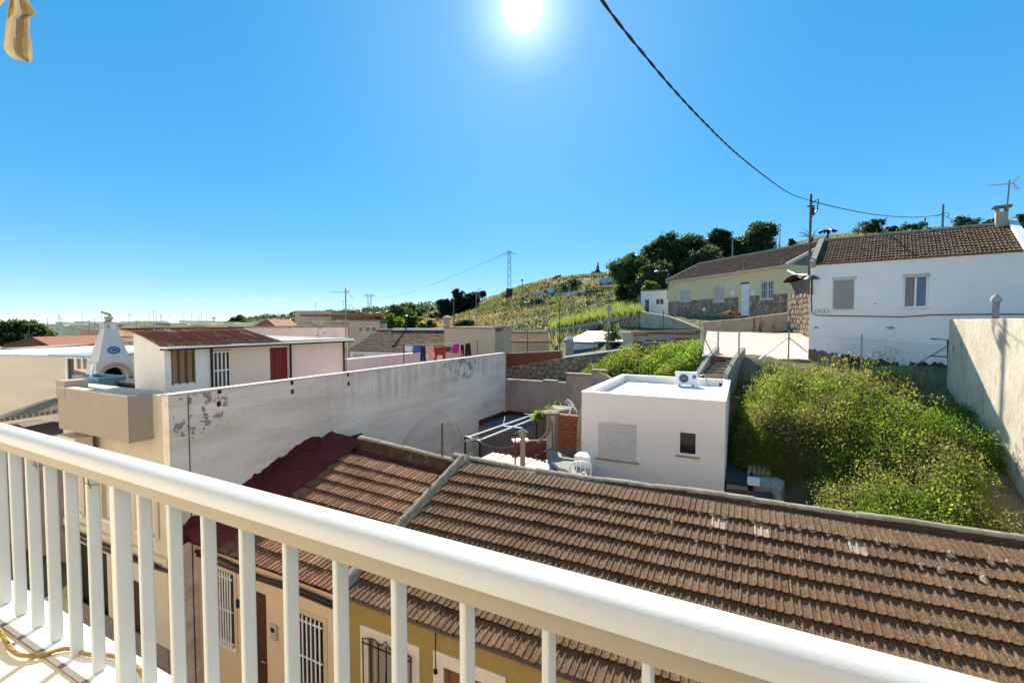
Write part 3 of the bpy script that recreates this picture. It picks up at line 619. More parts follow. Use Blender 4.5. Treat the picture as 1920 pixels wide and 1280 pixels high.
# party verge with cap tiles between the two roofs
m = MB(); vp = [Vector((XP+.05, EB+.1+s*3.65, EZ+.10+s*3.65*math.tan(PIT))) for s in np.linspace(0, 1, 30)]
for i, p in enumerate(vp):
    for x, z in ((-.17, -.12), (-.10, .02), (0, .07), (.10, .02), (.17, -.12)): m.v.append((p.x+x+random.gauss(0, .012), p.y, p.z+z+random.gauss(0, .012)))
for i in range(29):
    for j in range(4): a = i*5+j; m.f.append((a, a+5, a+6, a+1)[::-1])
m.build('verge_mortar', cap_mat, h1)
for i in range(9):
    a = vp[i*3+1]; b = vp[min(29, i*3+4)]; m = MB(); m.tube([a+Vector((0, 0, .015)), b+Vector((0, 0, .045))], .085, 9, .07); m.build('verge_cap', cap_mat, h1, smooth=True)
# peach house
XA = -9.9
w2 = [(-6.98, -6.3, -6.5, -5.08), (-9.25, -8.72, -6.3, -4.86)]; d2 = (-8.32, -7.78, ST0, -5.0)
m = MB(); m.wall(XA+.004, XP-.003, ST0-.2, -4.36, 5.45, 5.75, [*w2, (d2[0], d2[1], ST0-.3, d2[3])]); m.build('wall', peach, h2)
m = MB(); m.box(XA+.004, XP-.003, 5.76, 9.3, ST0-.2, -4.42); m.build('body', plaster_beige, h2)
for w_ in w2:
    wo = window(h2, *w_, kind='grille', y=5.45, rec=.1, nb=7, fmat=dark_wood)
    m = MB(); m.wall(w_[0]-.09, w_[1]+.09, w_[2]-.06, w_[3]+.09, 5.436, 5.4495, [(w_[0], w_[1], w_[2], w_[3])]); m.build('surround', M('peach_trim', (.60, .47, .30), None, 3, .85), wo)
door(h2, d2[0], d2[1], ST0+.02, d2[3], dark_wood, y=5.45)
m = MB(); m.tube(smooth_path([(XA+.05, 5.40, -4.62), (-9.0, 5.39, -4.60), (-8, 5.39, -4.66), (-7, 5.39, -4.62), (XP-.02, 5.4, -4.66)], 8), .035, 7); m.tube(smooth_path([(XA+.05, 5.41, -4.70), (-8.4, 5.4, -4.73), (-7, 5.4, -4.70), (XP-.02, 5.41, -4.74)], 8), .022, 6); m.build('cable_bundle', black_metal, h2, smooth=True)
x_, z_ = Fb(515, 1183); m = MB(); m.box(x_-.09, x_+.09, 5.41, 5.449, z_-.14, z_+.14); mb_ = m.build('meter_box', M('grey_box', (.42, .40, .35), None, 4, .6, .02), h2, bevel=.008)
m = MB(); m.box(x_-.045, x_+.045, 5.402, 5.4095, z_+.01, z_+.09); m.build('meter_window', glass_dark, mb_)
x_, z_ = Fb(447, 1130); m = MB(); m.box(x_-.03, x_+.03, 5.42, 5.449, z_-.08, z_+.08); m.build('doorbell', black_metal, h2)
def z2(x, y): return -.02-.22*max(0, (x+9.9)/4.2)*max(0, (y-5.2)/3.8)+.10*(1-(x+9.9)/4.2)*max(0, (y-5.2)/3.8)
tiled_slope(h2, -8.78, XP-.12, EB, EZ, PIT, 10, 300, zfun=z2, me=tile_me_red)
m = MB(); nn = 12
for i in range(nn):
    for j in range(8):
        x = XA+.006+(XP-XA-.02)*i/(nn-1); y = EB+.03+3.9*j/7; m.v.append((x, y, EZ-.03+(y-EB)*math.tan(PIT)+z2(x, y)))
for i in range(nn-1):
    for j in range(7): a = i*8+j; m.f.append((a, a+8, a+9, a+1))
m.build('roof_deck', red_paint, h2)
zr = lambda x: EZ+3.62*math.tan(PIT)+z2(x, 8.8)+.16
ridge(h2, [(x, 8.92, zr(x)+.04) for x in (-8.85, -8.2, -7.4, -6.6, XP-.1)], face=.26)
# dark red sealant painted over the roof edge and up the wall, ragged outline
m = MB(); nn = 16
for i in range(nn):
    for j in range(26):
        f = i/(nn-1); y = EB-.02+3.75*j/25; x = XA+.02+(1.12+.02*math.sin(j*2.1))*f; bump_ = .035+.03*abs(math.sin(j*math.pi*3.4*.34/.34/3.0))*(1-f)
        m.v.append((x, y, EZ+.055+(y-EB)*math.tan(PIT)+z2(x, y)+.008*math.sin(j*1.9+i)+(.10*(1-f)**3)))
for i in range(nn-1):
    for j in range(25): a = i*26+j; m.f.append((a, a+26, a+27, a+1))
m.build('sealed_roof_edge', red_paint, h2, smooth=True)
m = MB(); up = []
for i in range(70):
    y = EB-.05+4.9*i/69; base = EZ+(min(y, 8.95)-EB)*math.tan(PIT)-.1; top = EZ+.30+(min(y, 8.3)-EB)*math.tan(PIT)*1.12-max(0, y-8.3)*.36+.02*math.sin(i*.7)+random.gauss(0, .022); up.append((y, base-(.6 if y > 8.95 else 0), max(top, base+.02)))
for y, b_, t_ in up: m.v += [(XA+.0075, y, b_), (XA+.0085, y, t_), (XA+.002, y, t_+.004)]
for i in range(69): a = i*3; m.f += [(a, a+3, a+4, a+1), (a+1, a+4, a+5, a+2)]
m.build('sealant_on_wall', red_paint, h2)
m = MB(); m.tube([PB(650, 985, 6.95)+Vector((0, 0, -.12)), PB(650, 962, 6.95)], .03, 8); m.lathe([(.045, 0), (.05, .02), (.02, .04)], PB(650, 963, 6.95), 8); m.build('vent_pipe', M('pipe_beige', (.45, .38, .33), None, 5, .7), h2)
p = PB(829, 866, 8.95); q = PB(829, 795, 8.95); m = MB(); m.tube([p+Vector((0, 0, -.25)), q], .024, 8); m.tube([q, q+Vector((0, 0, .03))], .026, 8)
tag(m.build('mast', rust_metal), 'bare rusty mast standing where the two tiled roofs meet', 'pole')
# ------------------------------------------------------------------ white building with roof terrace, left of the peach house
A = thing('white_building', 'two-storey white building with peeling side wall and rooftop terrace', 'building', (0, 0, 0))
AZT = -1.42; TF = -2.42; AB0, AB1 = 5.0, 19.15; AL = -14.35
# side wall runs along y at x=XA: build in a rotated frame as plain boxes with small drain holes
holes = [PA(x, y, XA) for x, y in ((412, 733), (411, 757), (548, 717), (549, 734), (653, 702), (654, 719))]
m = MB(); m.wall(AB0, AB1, ST0-.2, AZT, 0, .22, [(h.y-.05, h.y+.05, h.z-.055, h.z+.055) for h in holes]); m.v = [(XA-v[1], v[0], v[2]) for v in m.v]; m.build('side_wall', wallA_mat, A)
for h in holes: q = MB(); q.box(XA-.035, XA-.03, h.y-.0495, h.y+.0495, h.z-.0545, h.z+.0545); q.build('drain_hole_dark', black_metal, A)  # black plates paint the dark inside the holes
m = MB(); m.box(XA-.24, XA+.02, AB0-.01, AB1+.01, AZT+.001, AZT+.035); m.build('coping', M('stained_coping', (.62, .58, .53), (.45, .42, .38), 4, .9, .3, 30), A, bevel=.008)
m = MB(); m.tube([(XA+.012, 5.35, AZT-.02), (XA+.012, 5.35, -7.5)], .008, 5); m.build('wall_cable', black_metal, A)
m = MB(); m.box(AL, XA-.221, AB0+.4, AB1-.2, ST0-.2, TF); m.build('body', plaster_beige, A)
fw = [(-12.55, -11.75, -4.3, -3.0), (-11.1, -10.45, -4.3, -2.98), (-14.15, -13.5, -4.4, -3.0)]
fd = [(-11.6, -10.6, ST0-.3, -5.4), (-14, -12.5, ST0-.3, -5.1)]
m = MB(); m.wall(AL, XA-.221, ST0-.2, AZT+.0, AB0, AB0+.3, [*fw, *fd]); m.build('front_wall', plaster_cream, A)
for w_ in fw:
    wo = window(A, *w_, kind='shutter', y=AB0, rec=.1, smat=shutter_cream); m = MB(); m.wall(w_[0]-.12, w_[1]+.12, w_[2]-.0, w_[3]+.12, AB0-.03, AB0-.002, [(w_[0], w_[1], w_[2]-.1, w_[3])]); m.build('trim', M('cream_trim', (.60, .50, .35), None, 3, .85), wo)
door(A, -11.6, -10.6, ST0+.05, -5.4, dark_wood, y=AB0); m = MB(); m.box(-14, -12.5, AB0+.12, AB0+.15, ST0, -5.1); m.build('garage_door', black_metal, A)
m = MB(); m.box(AL, XA-.225, AB0-.035, AB0-.003, ST0-.1, -6.5); m.build('plinth', M('speckled_plinth', (.30, .27, .25), (.16, .15, .14), 14, .8, .2), A)
m = MB(); m.box(AL, XA-.1, AB0-.06, AB0-.003, -4.75, -4.62); m.build('string_course', plaster_cream, A)
m = MB(); m.box(AL, -10.3, AB0-.09, AB0-.061, -4.85, -4.8); m.tube(smooth_path([(-14.3, 4.93, -4.9), (-13, 4.92, -4.95), (-11, 4.93, -4.9), (-9.95, 4.95, -4.85)], 8), .03, 6); m.build('street_cables', black_metal, A)
# projecting balcony box with solid parapet
BF, BL, BR = 4.585, -13.35, -10.45
m = MB(); bt, bb = -1.41, -2.30
m.box(BL, BR, BF, BF+.12, bb, bt); m.box(BR-.12, BR, BF+.121, AB0-.001, bb, bt-.001); m.box(BL, BL+.12, BF+.121, AB0-.001, bb, bt-.001); m.box(BL+.121, BR-.121, BF+.121, AB0-.001, bb, bb+.15)
m.build('balcony_parapet', M('greige_render', (.40, .34, .275), (.36, .305, .245), 1.5, .92, .2, 60, (.30, .25, .2), .9, .62, .2), A)
m = MB(); m.box(BL-.02, BR+.02, BF-.02, BF+.15, bt+.002, bt+.03); m.build('parapet_coping', M('pale_coping', (.66, .62, .55), (.5, .46, .4), 4, .85), A, bevel=.006)
m = MB(); m.box(BL-.05, BL+.35, BF-.012, BF+.4, bt-.2, bt+.16); m.build('parapet_pier', MATS['greige_render'], A, bevel=.01)
# air conditioner below the balcony
ac = thing('air_conditioner', 'beige air conditioner on the facade below the projecting balcony', 'air conditioner', (-13.0, 4.72, -3.0))
def ac_unit(t, w, d, h, mat, logo=None):
    m = MB(); m.box(-w/2, w/2, -d/2, d/2, 0, h); m.build('casing', mat, t, bevel=.02)
    m = MB(); cx = -w*.12; m.v = []
    prof = [(h*.40, 0), (h*.40, .012), (h*.36, .014)]
    for r_, y_ in prof:
        for j in range(24): a = 6.2832*j/24; m.v.append((cx+r_*math.cos(a), -d/2-y_-.001, h*.5+r_*math.sin(a)))
    for i in range(2):
        for j in range(24): m.f.append((i*24+j, i*24+(j+1) % 24, (i+1)*24+(j+1) % 24, (i+1)*24+j))
    m.build('fan_ring', mat, t)
    m = MB(); m.v = [(cx+h*.36*math.cos(6.2832*j/24), -d/2-.003, h*.5+h*.36*math.sin(6.2832*j/24)) for j in range(24)]; m.f = [tuple(range(24))]; m.build('fan_opening', M('fan_dark', (.07, .08, .085), None, 3, .6), t)
    m = MB()
    for r_ in (.1, .19, .28, .34): m.tube([(cx+h*r_*math.cos(6.2832*j/20), -d/2-.014, h*.5+h*r_*math.sin(6.2832*j/20)) for j in range(21)], .004, 4)
    for k in range(6): a = math.pi*k/6; m.tube([(cx+h*.37*math.cos(a), -d/2-.016, h*.5+h*.37*math.sin(a)), (cx-h*.37*math.cos(a), -d/2-.016, h*.5-h*.37*math.sin(a))], .004, 4)
    m.build('fan_guard', M('guard_grey', (.32, .34, .35), None, 3, .5), t)
    if logo: m = MB(); m.box(w*.27, w*.44, -d/2-.004, -d/2-.001, h*.5, h*.8); m.build('maker_badge', logo, t)
    for s in (-1, 1): m = MB(); m.box(s*w*.3-.03, s*w*.3+.03, -d/2-.02, d/2+.05, -.05, -.002); m.build('bracket', grey_metal, t)
ac_unit(ac, .8, .32, .56, shutter_cream)
# terrace lean-to with corrugated roof
sh = thing('terrace_shed', 'whitewashed terrace lean-to with rusty corrugated roof, slatted window and barred door', 'shed', (0, 0, 0))
XS = -11.3; SB0, SB1 = 5.66, 10.75; XB = -12.55
pinks = [(SB0, 6.62, plaster_shed), (6.62, 8.16, M('cream_pink_wall', (.74, .64, .54), (.70, .60, .51), 2, .9, .1)), (8.16, SB1, M('pale_pink_wall', (.78, .62, .58), (.74, .58, .55), 2, .9, .1))]
wz = (-1.42, -.62)
ops = {0: [(5.80, 6.27, -1.36, -.62)], 1: [(6.70, 7.13, TF-.1, -.66)], 2: [(8.18, 8.73, TF-.1, -.66)]}
for k, (y0, y1, mt) in enumerate(pinks):
    m = MB(); m.wall(y0+.001*k, y1, TF, -.56, 0, .12, ops[k]); m.v = [(XS-v[1], v[0], v[2]) for v in m.v]; m.build('front_wall', mt, sh)
m = MB(); m.prism([(XB, SB0, TF), (XS-.121, SB0, TF), (XS-.121, SB0, -.53), (XB, SB0, -.22)], (0, .12, 0)); m.build('end_wall', plaster_shed, sh)
m = MB(); m.box(XB-3.2, XS-.13, SB1-.1, SB1, TF, -.56); m.build('far_wall', plaster_pinkish, sh)
cane = M('cane_blind', (.42, .33, .19), (.36, .28, .155), 3, .8, .2, 80, stretch=(1, 1, 20))
m = MB(); m.box(XS-.09, XS-.07, 5.80, 6.27, -1.36, -.62); wn = m.build('window_blind', cane, sh)
for i in range(4): y = 5.80+.47*i/3; m = MB(); m.box(XS-.068, XS+.012, y-.012, y+.012, -1.39, -.6); m.build('slat', M('blind_slat', (.16, .11, .06), None, 3, .8), wn)
m = MB(); m.box(XS-.11, XS-.1, 6.70, 7.13, TF, -.66); dd = m.build('door', M('door_glass_grey', (.06, .075, .085), None, 3, .3), sh)
for i in range(5): y = 6.72+.39*i/4; m = MB(); m.box(XS-.04, XS-.015, y-.014, y+.014, TF, -.68); m.build('bar', pvc_white, dd)
for z in (-1.15, -1.9, -.70): m = MB(); m.box(XS-.039, XS-.012, 6.71, 7.12, z-.016, z+.016); m.build('cross_bar', pvc_white, dd)
m = MB(); m.box(XS-.06, XS-.03, 8.19, 8.72, TF, -.67); rd = m.build('door', M('red_door', (.16, .012, .012), (.13, .01, .01), 2, .5, .05), sh)
for i in range(4): y = 8.25+.41*i/3; m = MB(); m.box(XS-.0295, XS-.024, y-.045, y+.045, TF, -.7); m.build('board', MATS['red_door'], rd)
for y in (6.64, 8.78, SB1-.04): m = MB(); m.box(XS+.02, XS+.06, y-.02, y+.02, TF, -.58); m.build('post', black_metal, sh)
m = MB(); m.box(XS-.05, XS+.32, SB0-.1, SB1+.12, -.56, -.515); m.build('gutter', pvc_white, sh, bevel=.01)
m = MB(); m.box(XS-.02, XS+.30, SB0-.08, SB1+.1, -.60, -.561); m.build('beam', black_metal, sh)
# corrugated sheets: ribs run down the slope, laid as separate sheets
rust_roof = M('rusty_corrugated', (.30, .11, .05), (.17, .06, .03), 2.2, .85, .3, 40, (.50, .36, .27), 1.6, .53, .1, (.4, 3, 1), (.4, 3, 1))
for k in range(6):
    y0 = SB0-.12+k*.46; m = MB(); nn = 25; x0, x1, z0, z1 = XS+.30, XB-.12, -.50, -.165
    for j, f in enumerate((0, .33, .66, 1)):
        for i in range(nn): y = y0+.48*i/(nn-1); m.v.append((x0+(x1-x0)*f+.04*((k % 3)-1)*(f == 0), y, z0+(z1-z0)*f+.018*math.sin(i*math.pi/2)+.006*(k % 2)))
    for j in range(3):
        for i in range(nn-1): a = j*nn+i; m.f.append((a, a+1, a+nn+1, a+nn)[::-1])
    o = m.build('roof_sheet', rust_roof, sh, smooth=True); s_ = o.modifiers.new('t', 'SOLIDIFY'); s_.thickness = .006
m = MB(); m.box(XB-.2, XB-.08, SB0-.15, SB0+2.7, -.17, -.12); m.build('ridge_board', rust_metal, sh)
m = MB(); m.prism([(XS+.28, 8.35, -.512), (XB-3, 8.35, -.48), (XB-3, SB1+.1, -.48), (XS+.28, SB1+.1, -.512)], (0, 0, .03)); m.build('flat_roof', M('grey_roofing', (.40, .38, .36), None, 3, .9), sh)
# pink parapet on the far side of the terrace
m = MB(); p0 = PA(655, 680, -13.6); p1 = PA(790, 664, -13.6); m.box(-13.75, -13.6, p0.y-1.2, p1.y+.2, TF, p0.z+.12); pw = m.build('terrace_parapet', plaster_pink, A)
m = MB(); m.box(-13.8, -13.57, p0.y-1.2, p1.y+.2, p0.z+.121, p0.z+.155); m.build('parapet_cap', pvc_white, pw)
pk = thing('pink_wall', 'long faded pink rendered wall with flaking top behind the corrugated lean-to', 'wall', (0, 0, 0))
q0 = PD(430, 650, 17.5); q1 = PD(652, 650, 19.5); f_ = Frame(q0, q1, -7.6); pk.location = f_.o; pk.rotation_euler = (0, 0, f_.rz)
zt_ = f_.at(540, 614)[1]; m = MB(); m.box(0, f_.W, 0, .25, 0, zt_); m.build('render', plaster_pinkish, pk); m = MB(); m.box(-.02, f_.W+.02, -.04, .3, zt_+.001, zt_+.06); m.build('coping', cap_mat, pk)
# pizza oven
ov = thing('pizza_oven', 'white domestic pizza oven with tapered flue hood, brick arch and blue oval emblem', 'oven', (0, 0, TF), R(84))
ovw = M('oven_white', (.70, .70, .66), (.62, .62, .58), 3, .85, .15, 50)
H0 = .47
ow_ = .54
ov.location = (PD(213, 700, 15.4).x-.2, PD(213, 700, 15.4).y, TF); ov.scale = (.86, .86, .88)
m = MB(); m.box(-ow_-.12, ow_+.12, -.55, .6, 0, H0-.001); m.build('base', M('oven_base', (.20, .16, .13), None, 4, .8), ov)
# front with arched opening
K = 14; m = MB(); arch = [(.39*math.cos(math.pi*i/K), .39*math.sin(math.pi*i/K)*.95+.25) for i in range(K+1)]
fr_pts = [(ow_, 0), (ow_, .62), (.60, .95), (-.60, .95), (-ow_, .62), (-ow_, 0)]
outer = [(ow_, 0)]+[(max(-.52, min(.52, .8*math.cos(math.pi*i/K)*1.0)), min(.80, .25+.7*math.sin(math.pi*i/K))) for i in range(K+1)]+[(-ow_, 0)]
inner = [(.39, 0)]+arch+[(-.39, 0)]
for i in range(len(inner)-1):
    a, b = inner[i], inner[i+1]; c, d = outer[i+1] if i+1 < len(outer) else outer[-1], outer[i]
    m.poly((a[0], -.5, H0+a[1]), (d[0], -.5, H0+d[1]), (c[0], -.5, H0+c[1]), (b[0], -.5, H0+b[1]))
    m.poly((a[0], -.5, H0+a[1]), (b[0], -.5, H0+b[1]), (b[0], .3, H0+b[1]), (a[0], .3, H0+a[1]))
m.build('front', ovw, ov)
m = MB(); m.box(-.44, .44, .1, .14, H0, H0+.78); m.box(-.42, .42, -.5, .1, H0+.001, H0+.006); m.build('hearth', M('oven_dark', (.006, .006, .007), None, 3, .9), ov)  # near-black lining puts the dark of the oven mouth into the colour
m = MB(); m.prism([(-ow_-.001, -.495, H0), (-ow_-.001, .55, H0), (-.50, .5, H0+.80), (-.50, -.495, H0+.80)], (-.06, 0, 0)); m.build('cheek', ovw, ov); m = MB(); m.prism([(ow_+.001, -.495, H0), (.50, -.495, H0+.80), (.50, .5, H0+.80), (ow_+.001, .55, H0)], (.06, 0, 0)); m.build('cheek', ovw, ov)
m = MB(); hz0, hz1 = H0+.802, H0+2.05
m.poly((-.50, -.51, hz0), (.50, -.51, hz0), (.20, -.22, hz1), (-.20, -.22, hz1)); m.poly((.50, .55, hz0), (-.50, .55, hz0), (-.20, .22, hz1), (.20, .22, hz1)); m.poly((.50, -.51, hz0), (.50, .55, hz0), (.20, .22, hz1), (.20, -.22, hz1)); m.poly((-.50, .55, hz0), (-.50, -.51, hz0), (-.20, -.22, hz1), (-.20, .22, hz1)); m.poly((-.20, -.22, hz1), (.20, -.22, hz1), (.20, .22, hz1), (-.20, .22, hz1)); m.poly((.50, -.51, hz0), (-.50, -.51, hz0), (-.50, .55, hz0), (.50, .55, hz0))
m.build('hood', ovw, ov)
for i in range(17):
    an = math.pi*(i+.5)/17; m = MB(); r0, r1 = .395, .54; w_ = .032
    m.box(r0, r1, -.525, -.49, -w_, w_); mt = Matrix.Translation((0, 0, H0+.25)) @ Matrix.Rotation(-an, 4, 'Y'); m.xform(mt); m.build('arch_brick', M('arch_brick', (.50, .36, .28), (.42, .30, .24), 6, .85, .3), ov)
for s in (-1, 1):
    for k in range(4): m = MB(); m.box(s*.468-.072, s*.468+.072, -.525, -.49, H0+.005+k*.06, H0+.055+k*.06); m.build('arch_brick', M('dark_arch_brick', (.20, .09, .055), None, 6, .85, .3), ov)
for x in (-.17, .17):
    for y in (-.16, .16): m = MB(); m.box(x-.045, x+.045, y-.045, y+.045, hz1+.001, hz1+.2); m.build('flue_pillar', ovw, ov)
m = MB(); m.box(-.28, .28, -.27, .27, hz1+.201, hz1+.25); m.build('flue_cap', ovw, ov)
m = MB(); m.lathe([(.16, 0), (.10, .08), (.14, .14), (.15, .19), (.07, .22)], (0, 0, hz1+.251), 10); m.tube([(.06, 0, hz1+.46), (.02, 0, hz1+.55), (-.12, 0, hz1+.60), (-.22, 0, hz1+.64)], .06, 8, .03); m.build('finial', M('finial_stone', (.42, .36, .26), None, 6, .9, .4), ov)
# oval emblem lies on the sloping hood
en = Vector((0, -1, .257)).normalized(); emb = MB()
def oval(mb, rx, rz, lift, n=28): mb.v = [(rx*math.cos(6.2832*j/n), -lift, rz*math.sin(6.2832*j/n)) for j in range(n)]; mb.f = [tuple(range(n))]; return mb
tilt = Euler((-math.atan(.27/1.25), 0, 0)); ec = (0, -.51+.27*.36, hz0+1.25*.36)
blue_e = M('emblem_blue', (.02, .055, .22), None, 3, .4); e1 = oval(MB(), .20, .145, .006).build('emblem', blue_e, ov); e1.location = ec; e1.rotation_euler = tilt
e2 = oval(MB(), .135, .092, .010).build('emblem_field', M('emblem_pale', (.34, .40, .55), (.22, .28, .45), 18, .4), e1)
m = MB()
for x, z, rx, rz in ((-.035, .0, .045, .022), (.03, .012, .04, .026), (.06, .03, .014, .022), (-.06, -.022, .012, .02), (.0, -.02, .01, .018), (.045, -.02, .012, .02)):
    n0 = len(m.v); m.v += [(x+rx*math.cos(6.2832*j/10), -.013, z+rz*math.sin(6.2832*j/10)) for j in range(10)]; m.f.append(tuple(range(n0, n0+10)))
m.build('emblem_figure', M('emblem_dark', (.01, .02, .08), None, 3, .4), e1)
m = MB()
for k in range(22):
    a = 6.2832*k/22; x, z = .166*math.cos(a), .118*math.sin(a); n0 = len(m.v); m.v += [(x-.011, -.009, z-.009), (x+.011, -.009, z-.009), (x+.011, -.009, z+.009), (x-.011, -.009, z+.009)]; m.f.append((n0, n0+1, n0+2, n0+3))
m.build('emblem_border', MATS['emblem_pale'], e1)
m = MB(); m.tube([(-.3, -.45, H0+.12), (.1, -.44, H0+.14)], .012, 6); m.build('oven_tool', grey_metal, ov)
# dark bench and blue tub beside it
p = PB(215, 725, 5.9); q = PB(274, 712, 5.8); bn = Frame(PB(178, 722, 5.75), PB(274, 712, 5.75), TF); be = bn.thing('bench_counter', 'dark counter standing in front of the pizza oven', 'counter')
zt_ = bn.at(230, 716)[1]; m = MB(); m.box(0, bn.W, 0, .5, zt_-.05, zt_); m.build('top', M('dark_slate', (.06, .055, .055), None, 4, .5), be, bevel=.006); m = MB(); m.box(.05, bn.W-.05, .05, .45, 0, zt_-.051); m.build('body', black_metal, be)
tb = Frame(PB(139, 724, 5.45), PB(186, 724, 5.45), TF); tz = tb.at(160, 727)[1]; te = tb.thing('blue_tub', 'pale blue plastic tub leaning on the terrace parapet beside the oven', 'tub')
blue_pl = M('blue_plastic', (.12, .27, .36), (.10, .22, .30), 4, .5, .05); hh = tb.at(160, 706)[1]
m = MB(); m.wall(0, tb.W, 0, hh, 0, .04); m.box(0, .04, .041, .5, 0, hh); m.box(tb.W-.04, tb.W, .041, .5, 0, hh); m.box(0, tb.W, .501, .54, 0, hh); m.build('shell', blue_pl, te, bevel=.01); m = MB(); m.box(-.03, tb.W+.03, -.03, .0, hh-.05, hh+.005); m.build('rim', blue_pl, te)
m = MB(); x_ = tb.W*.42; m.prism([(x_, -.06, .3), (x_+.09, -.06, .3), (x_-.02, .2, hh+.25), (x_-.12, .2, hh+.25)], (0, .03, 0)); tag(m.build('plank', pvc_white), 'white plank leaning across the blue tub on the terrace', 'plank'); bpy.data.objects['plank'].location = tb.o; bpy.data.objects['plank'].rotation_euler = (0, 0, tb.rz)

# ------------------------------------------------------------------ clothes line on the terrace
XC = -11.9
cl = thing('clothes_line', 'clothes line stretched between two thin posts on the white building terrace', 'clothes line', (0, 0, 0))
c0, c1 = PA(757, 646, XC), PA(895, 640, XC)
for c in (c0, c1): m = MB(); m.tube([(c.x, c.y, TF), (c.x, c.y, c.z+.03)], .018, 6); m.build('post', black_metal, cl)
m = MB(); m.tube([c0, c0.lerp(c1, .5)+Vector((0, 0, -.03)), c1], .006, 5); m.build('line', pvc_white, cl)
m = MB(); m.tube([PA(868, 643, XC), PA(895, 640, XC)+Vector((0, .4, .02))], .012, 5); m.build('rail', grey_metal, cl)
def garment(name, label, cat, pts, c, dx=0, seed=0, c2=None):
    t = M('cloth_'+name+str(seed), c, c2 or tuple(v*.8 for v in c), 20 if not c2 else 60, .9, .1, 80); P = [PA(x, y, XC-.02) for x, y in pts]; n = len(P)
    m = MB(); cen = sum(P, Vector())/n
    for i, p in enumerate(P): m.v.append((p.x+.03*math.sin(i*2.1+seed), p.y, p.z))
    m.f.append(tuple(range(n))); o = m.build(name, t); s = o.modifiers.new('t', 'SOLIDIFY'); s.thickness = .012; s.offset = 0
    return tag(o, label, cat, 'laundry on the terrace line')
garment('towel', 'white cloth at the left end of the clothes line', 'cloth', [(758, 648), (773, 648), (773, 659), (770, 660), (760, 659)], (.75, .72, .78), seed=1)
garment('shirt', 'blue shirt hanging near the left end of the clothes line', 'shirt', [(776, 648), (790, 647), (790, 661), (783, 661), (775, 663)], (.05, .11, .45), seed=2)
garment('trousers', 'navy trousers hanging between blue shirt and pink towel', 'trousers', [(789, 649), (798, 649), (798, 677), (794, 677), (793.5, 655), (792, 677), (788, 677)], (.012, .014, .035), seed=3)
garment('towel', 'salmon pink towel hanging left of the red shirt', 'towel', [(798, 648), (812, 647), (815, 668), (810, 666), (800, 664)], (.80, .35, .33), seed=4)
garment('shirt', 'red patterned long-sleeved shirt in the middle of the clothes line', 'shirt', [(808, 652), (843, 649), (842, 652), (836, 657), (834, 676), (831, 676), (830, 665), (819, 666), (818, 677), (814, 677), (815, 664)], (.45, .02, .02), seed=5, c2=(.30, .012, .012))
garment('towel', 'orange towel hanging low behind the red shirt', 'towel', [(803, 666), (813, 666), (813, 679), (803, 680)], (.80, .38, .22), seed=9)
garment('shirt', 'dark navy shirt between red shirt and magenta top', 'shirt', [(836, 652), (846, 650), (845, 659), (836, 660)], (.05, .035, .12), seed=6)
garment('top', 'magenta top on the right half of the clothes line', 'top', [(851, 645), (861, 644), (861, 650), (859, 662), (847, 662), (847, 656)], (.62, .015, .20), seed=7)
garment('trousers', 'black trousers second from the right end of the clothes line', 'trousers', [(863, 647), (870, 646), (871, 670), (868, 670), (867, 653), (866, 670), (864, 670)], (.010, .009, .010), seed=8)
garment('trousers', 'black trousers at the right end of the clothes line', 'trousers', [(873, 645), (882, 643), (883, 669), (879, 669), (878, 653), (876, 670), (873, 670)], (.016, .015, .018), seed=10)

# ------------------------------------------------------------------ left of the white building
lb = frame(-120, 20.5, 123, 19.0, -7.6); LB = lb.thing('beige_block', 'plain beige block with blank stained wall at the left edge', 'building'); zt_ = lb.at(40, 668)[1]
m = MB(); m.box(0, lb.W, 0, 7, 0, zt_); m.build('wall', M('banded_beige', (.82, .73, .58), (.70, .62, .49), 1.1, .92, .4, 20, (.56, .48, .38), .8, .6, .2, (.3, .3, 2.5)), LB)
m = MB(); m.box(-.1, lb.W+.15, -.12, 7.1, zt_+.001, zt_+.09); m.build('roof_sheet', M('pale_roof_sheet', (.62, .64, .64), None, 3, .6, .1), LB)
# glazed porch on its right
gl = frame(119, 17.6, 170, 17.2, -3.2); GL = gl.thing('glazed_porch', 'small white glazed porch on the roof beside the pizza oven', 'porch'); zt_ = gl.at(150, 668)[1]
a = gl.rect(126, 672, 139, 711); b = gl.rect(143, 671, 152, 693); c = gl.rect(154, 670, 164, 693)
m = MB(); m.wall(0, gl.W, 0, zt_, 0, .1, [(a[0], a[1], -.1, a[3]), b, c]); m.build('wall', pvc_white, GL)
m = MB(); m.box(-.3, gl.W+.4, -.35, 2.2, zt_+.001, zt_+.07); m.build('roof', M('blue_grey_sheet', (.35, .42, .46), None, 3, .5), GL)
m = MB(); m.box(0, .1, .101, 2.2, 0, zt_); m.box(gl.W-.1, gl.W, .101, 2.2, 0, zt_); m.build('side_wall', pvc_white, GL)
m = MB(); m.box(a[0], a[1], .05, .07, 0, a[3]); m.build('door', M('dark_door_gap', (.02, .03, .03), None, 3, .4), GL)
for w_ in (b, c): window(GL, *w_, kind='glass', rec=.06, fr=.03, sill=False)
m = MB(); m.prism([(a[1]+.02, -.01, .0), (gl.W-.02, -.01, .0), (gl.W-.02, -.01, b[2]-.14), (a[1]+.02, -.01, b[2]-.02)], (0, .009, 0)); m.build('brick_apron', M('terracotta_apron', (.36, .15, .09), None, 8, .9), GL)
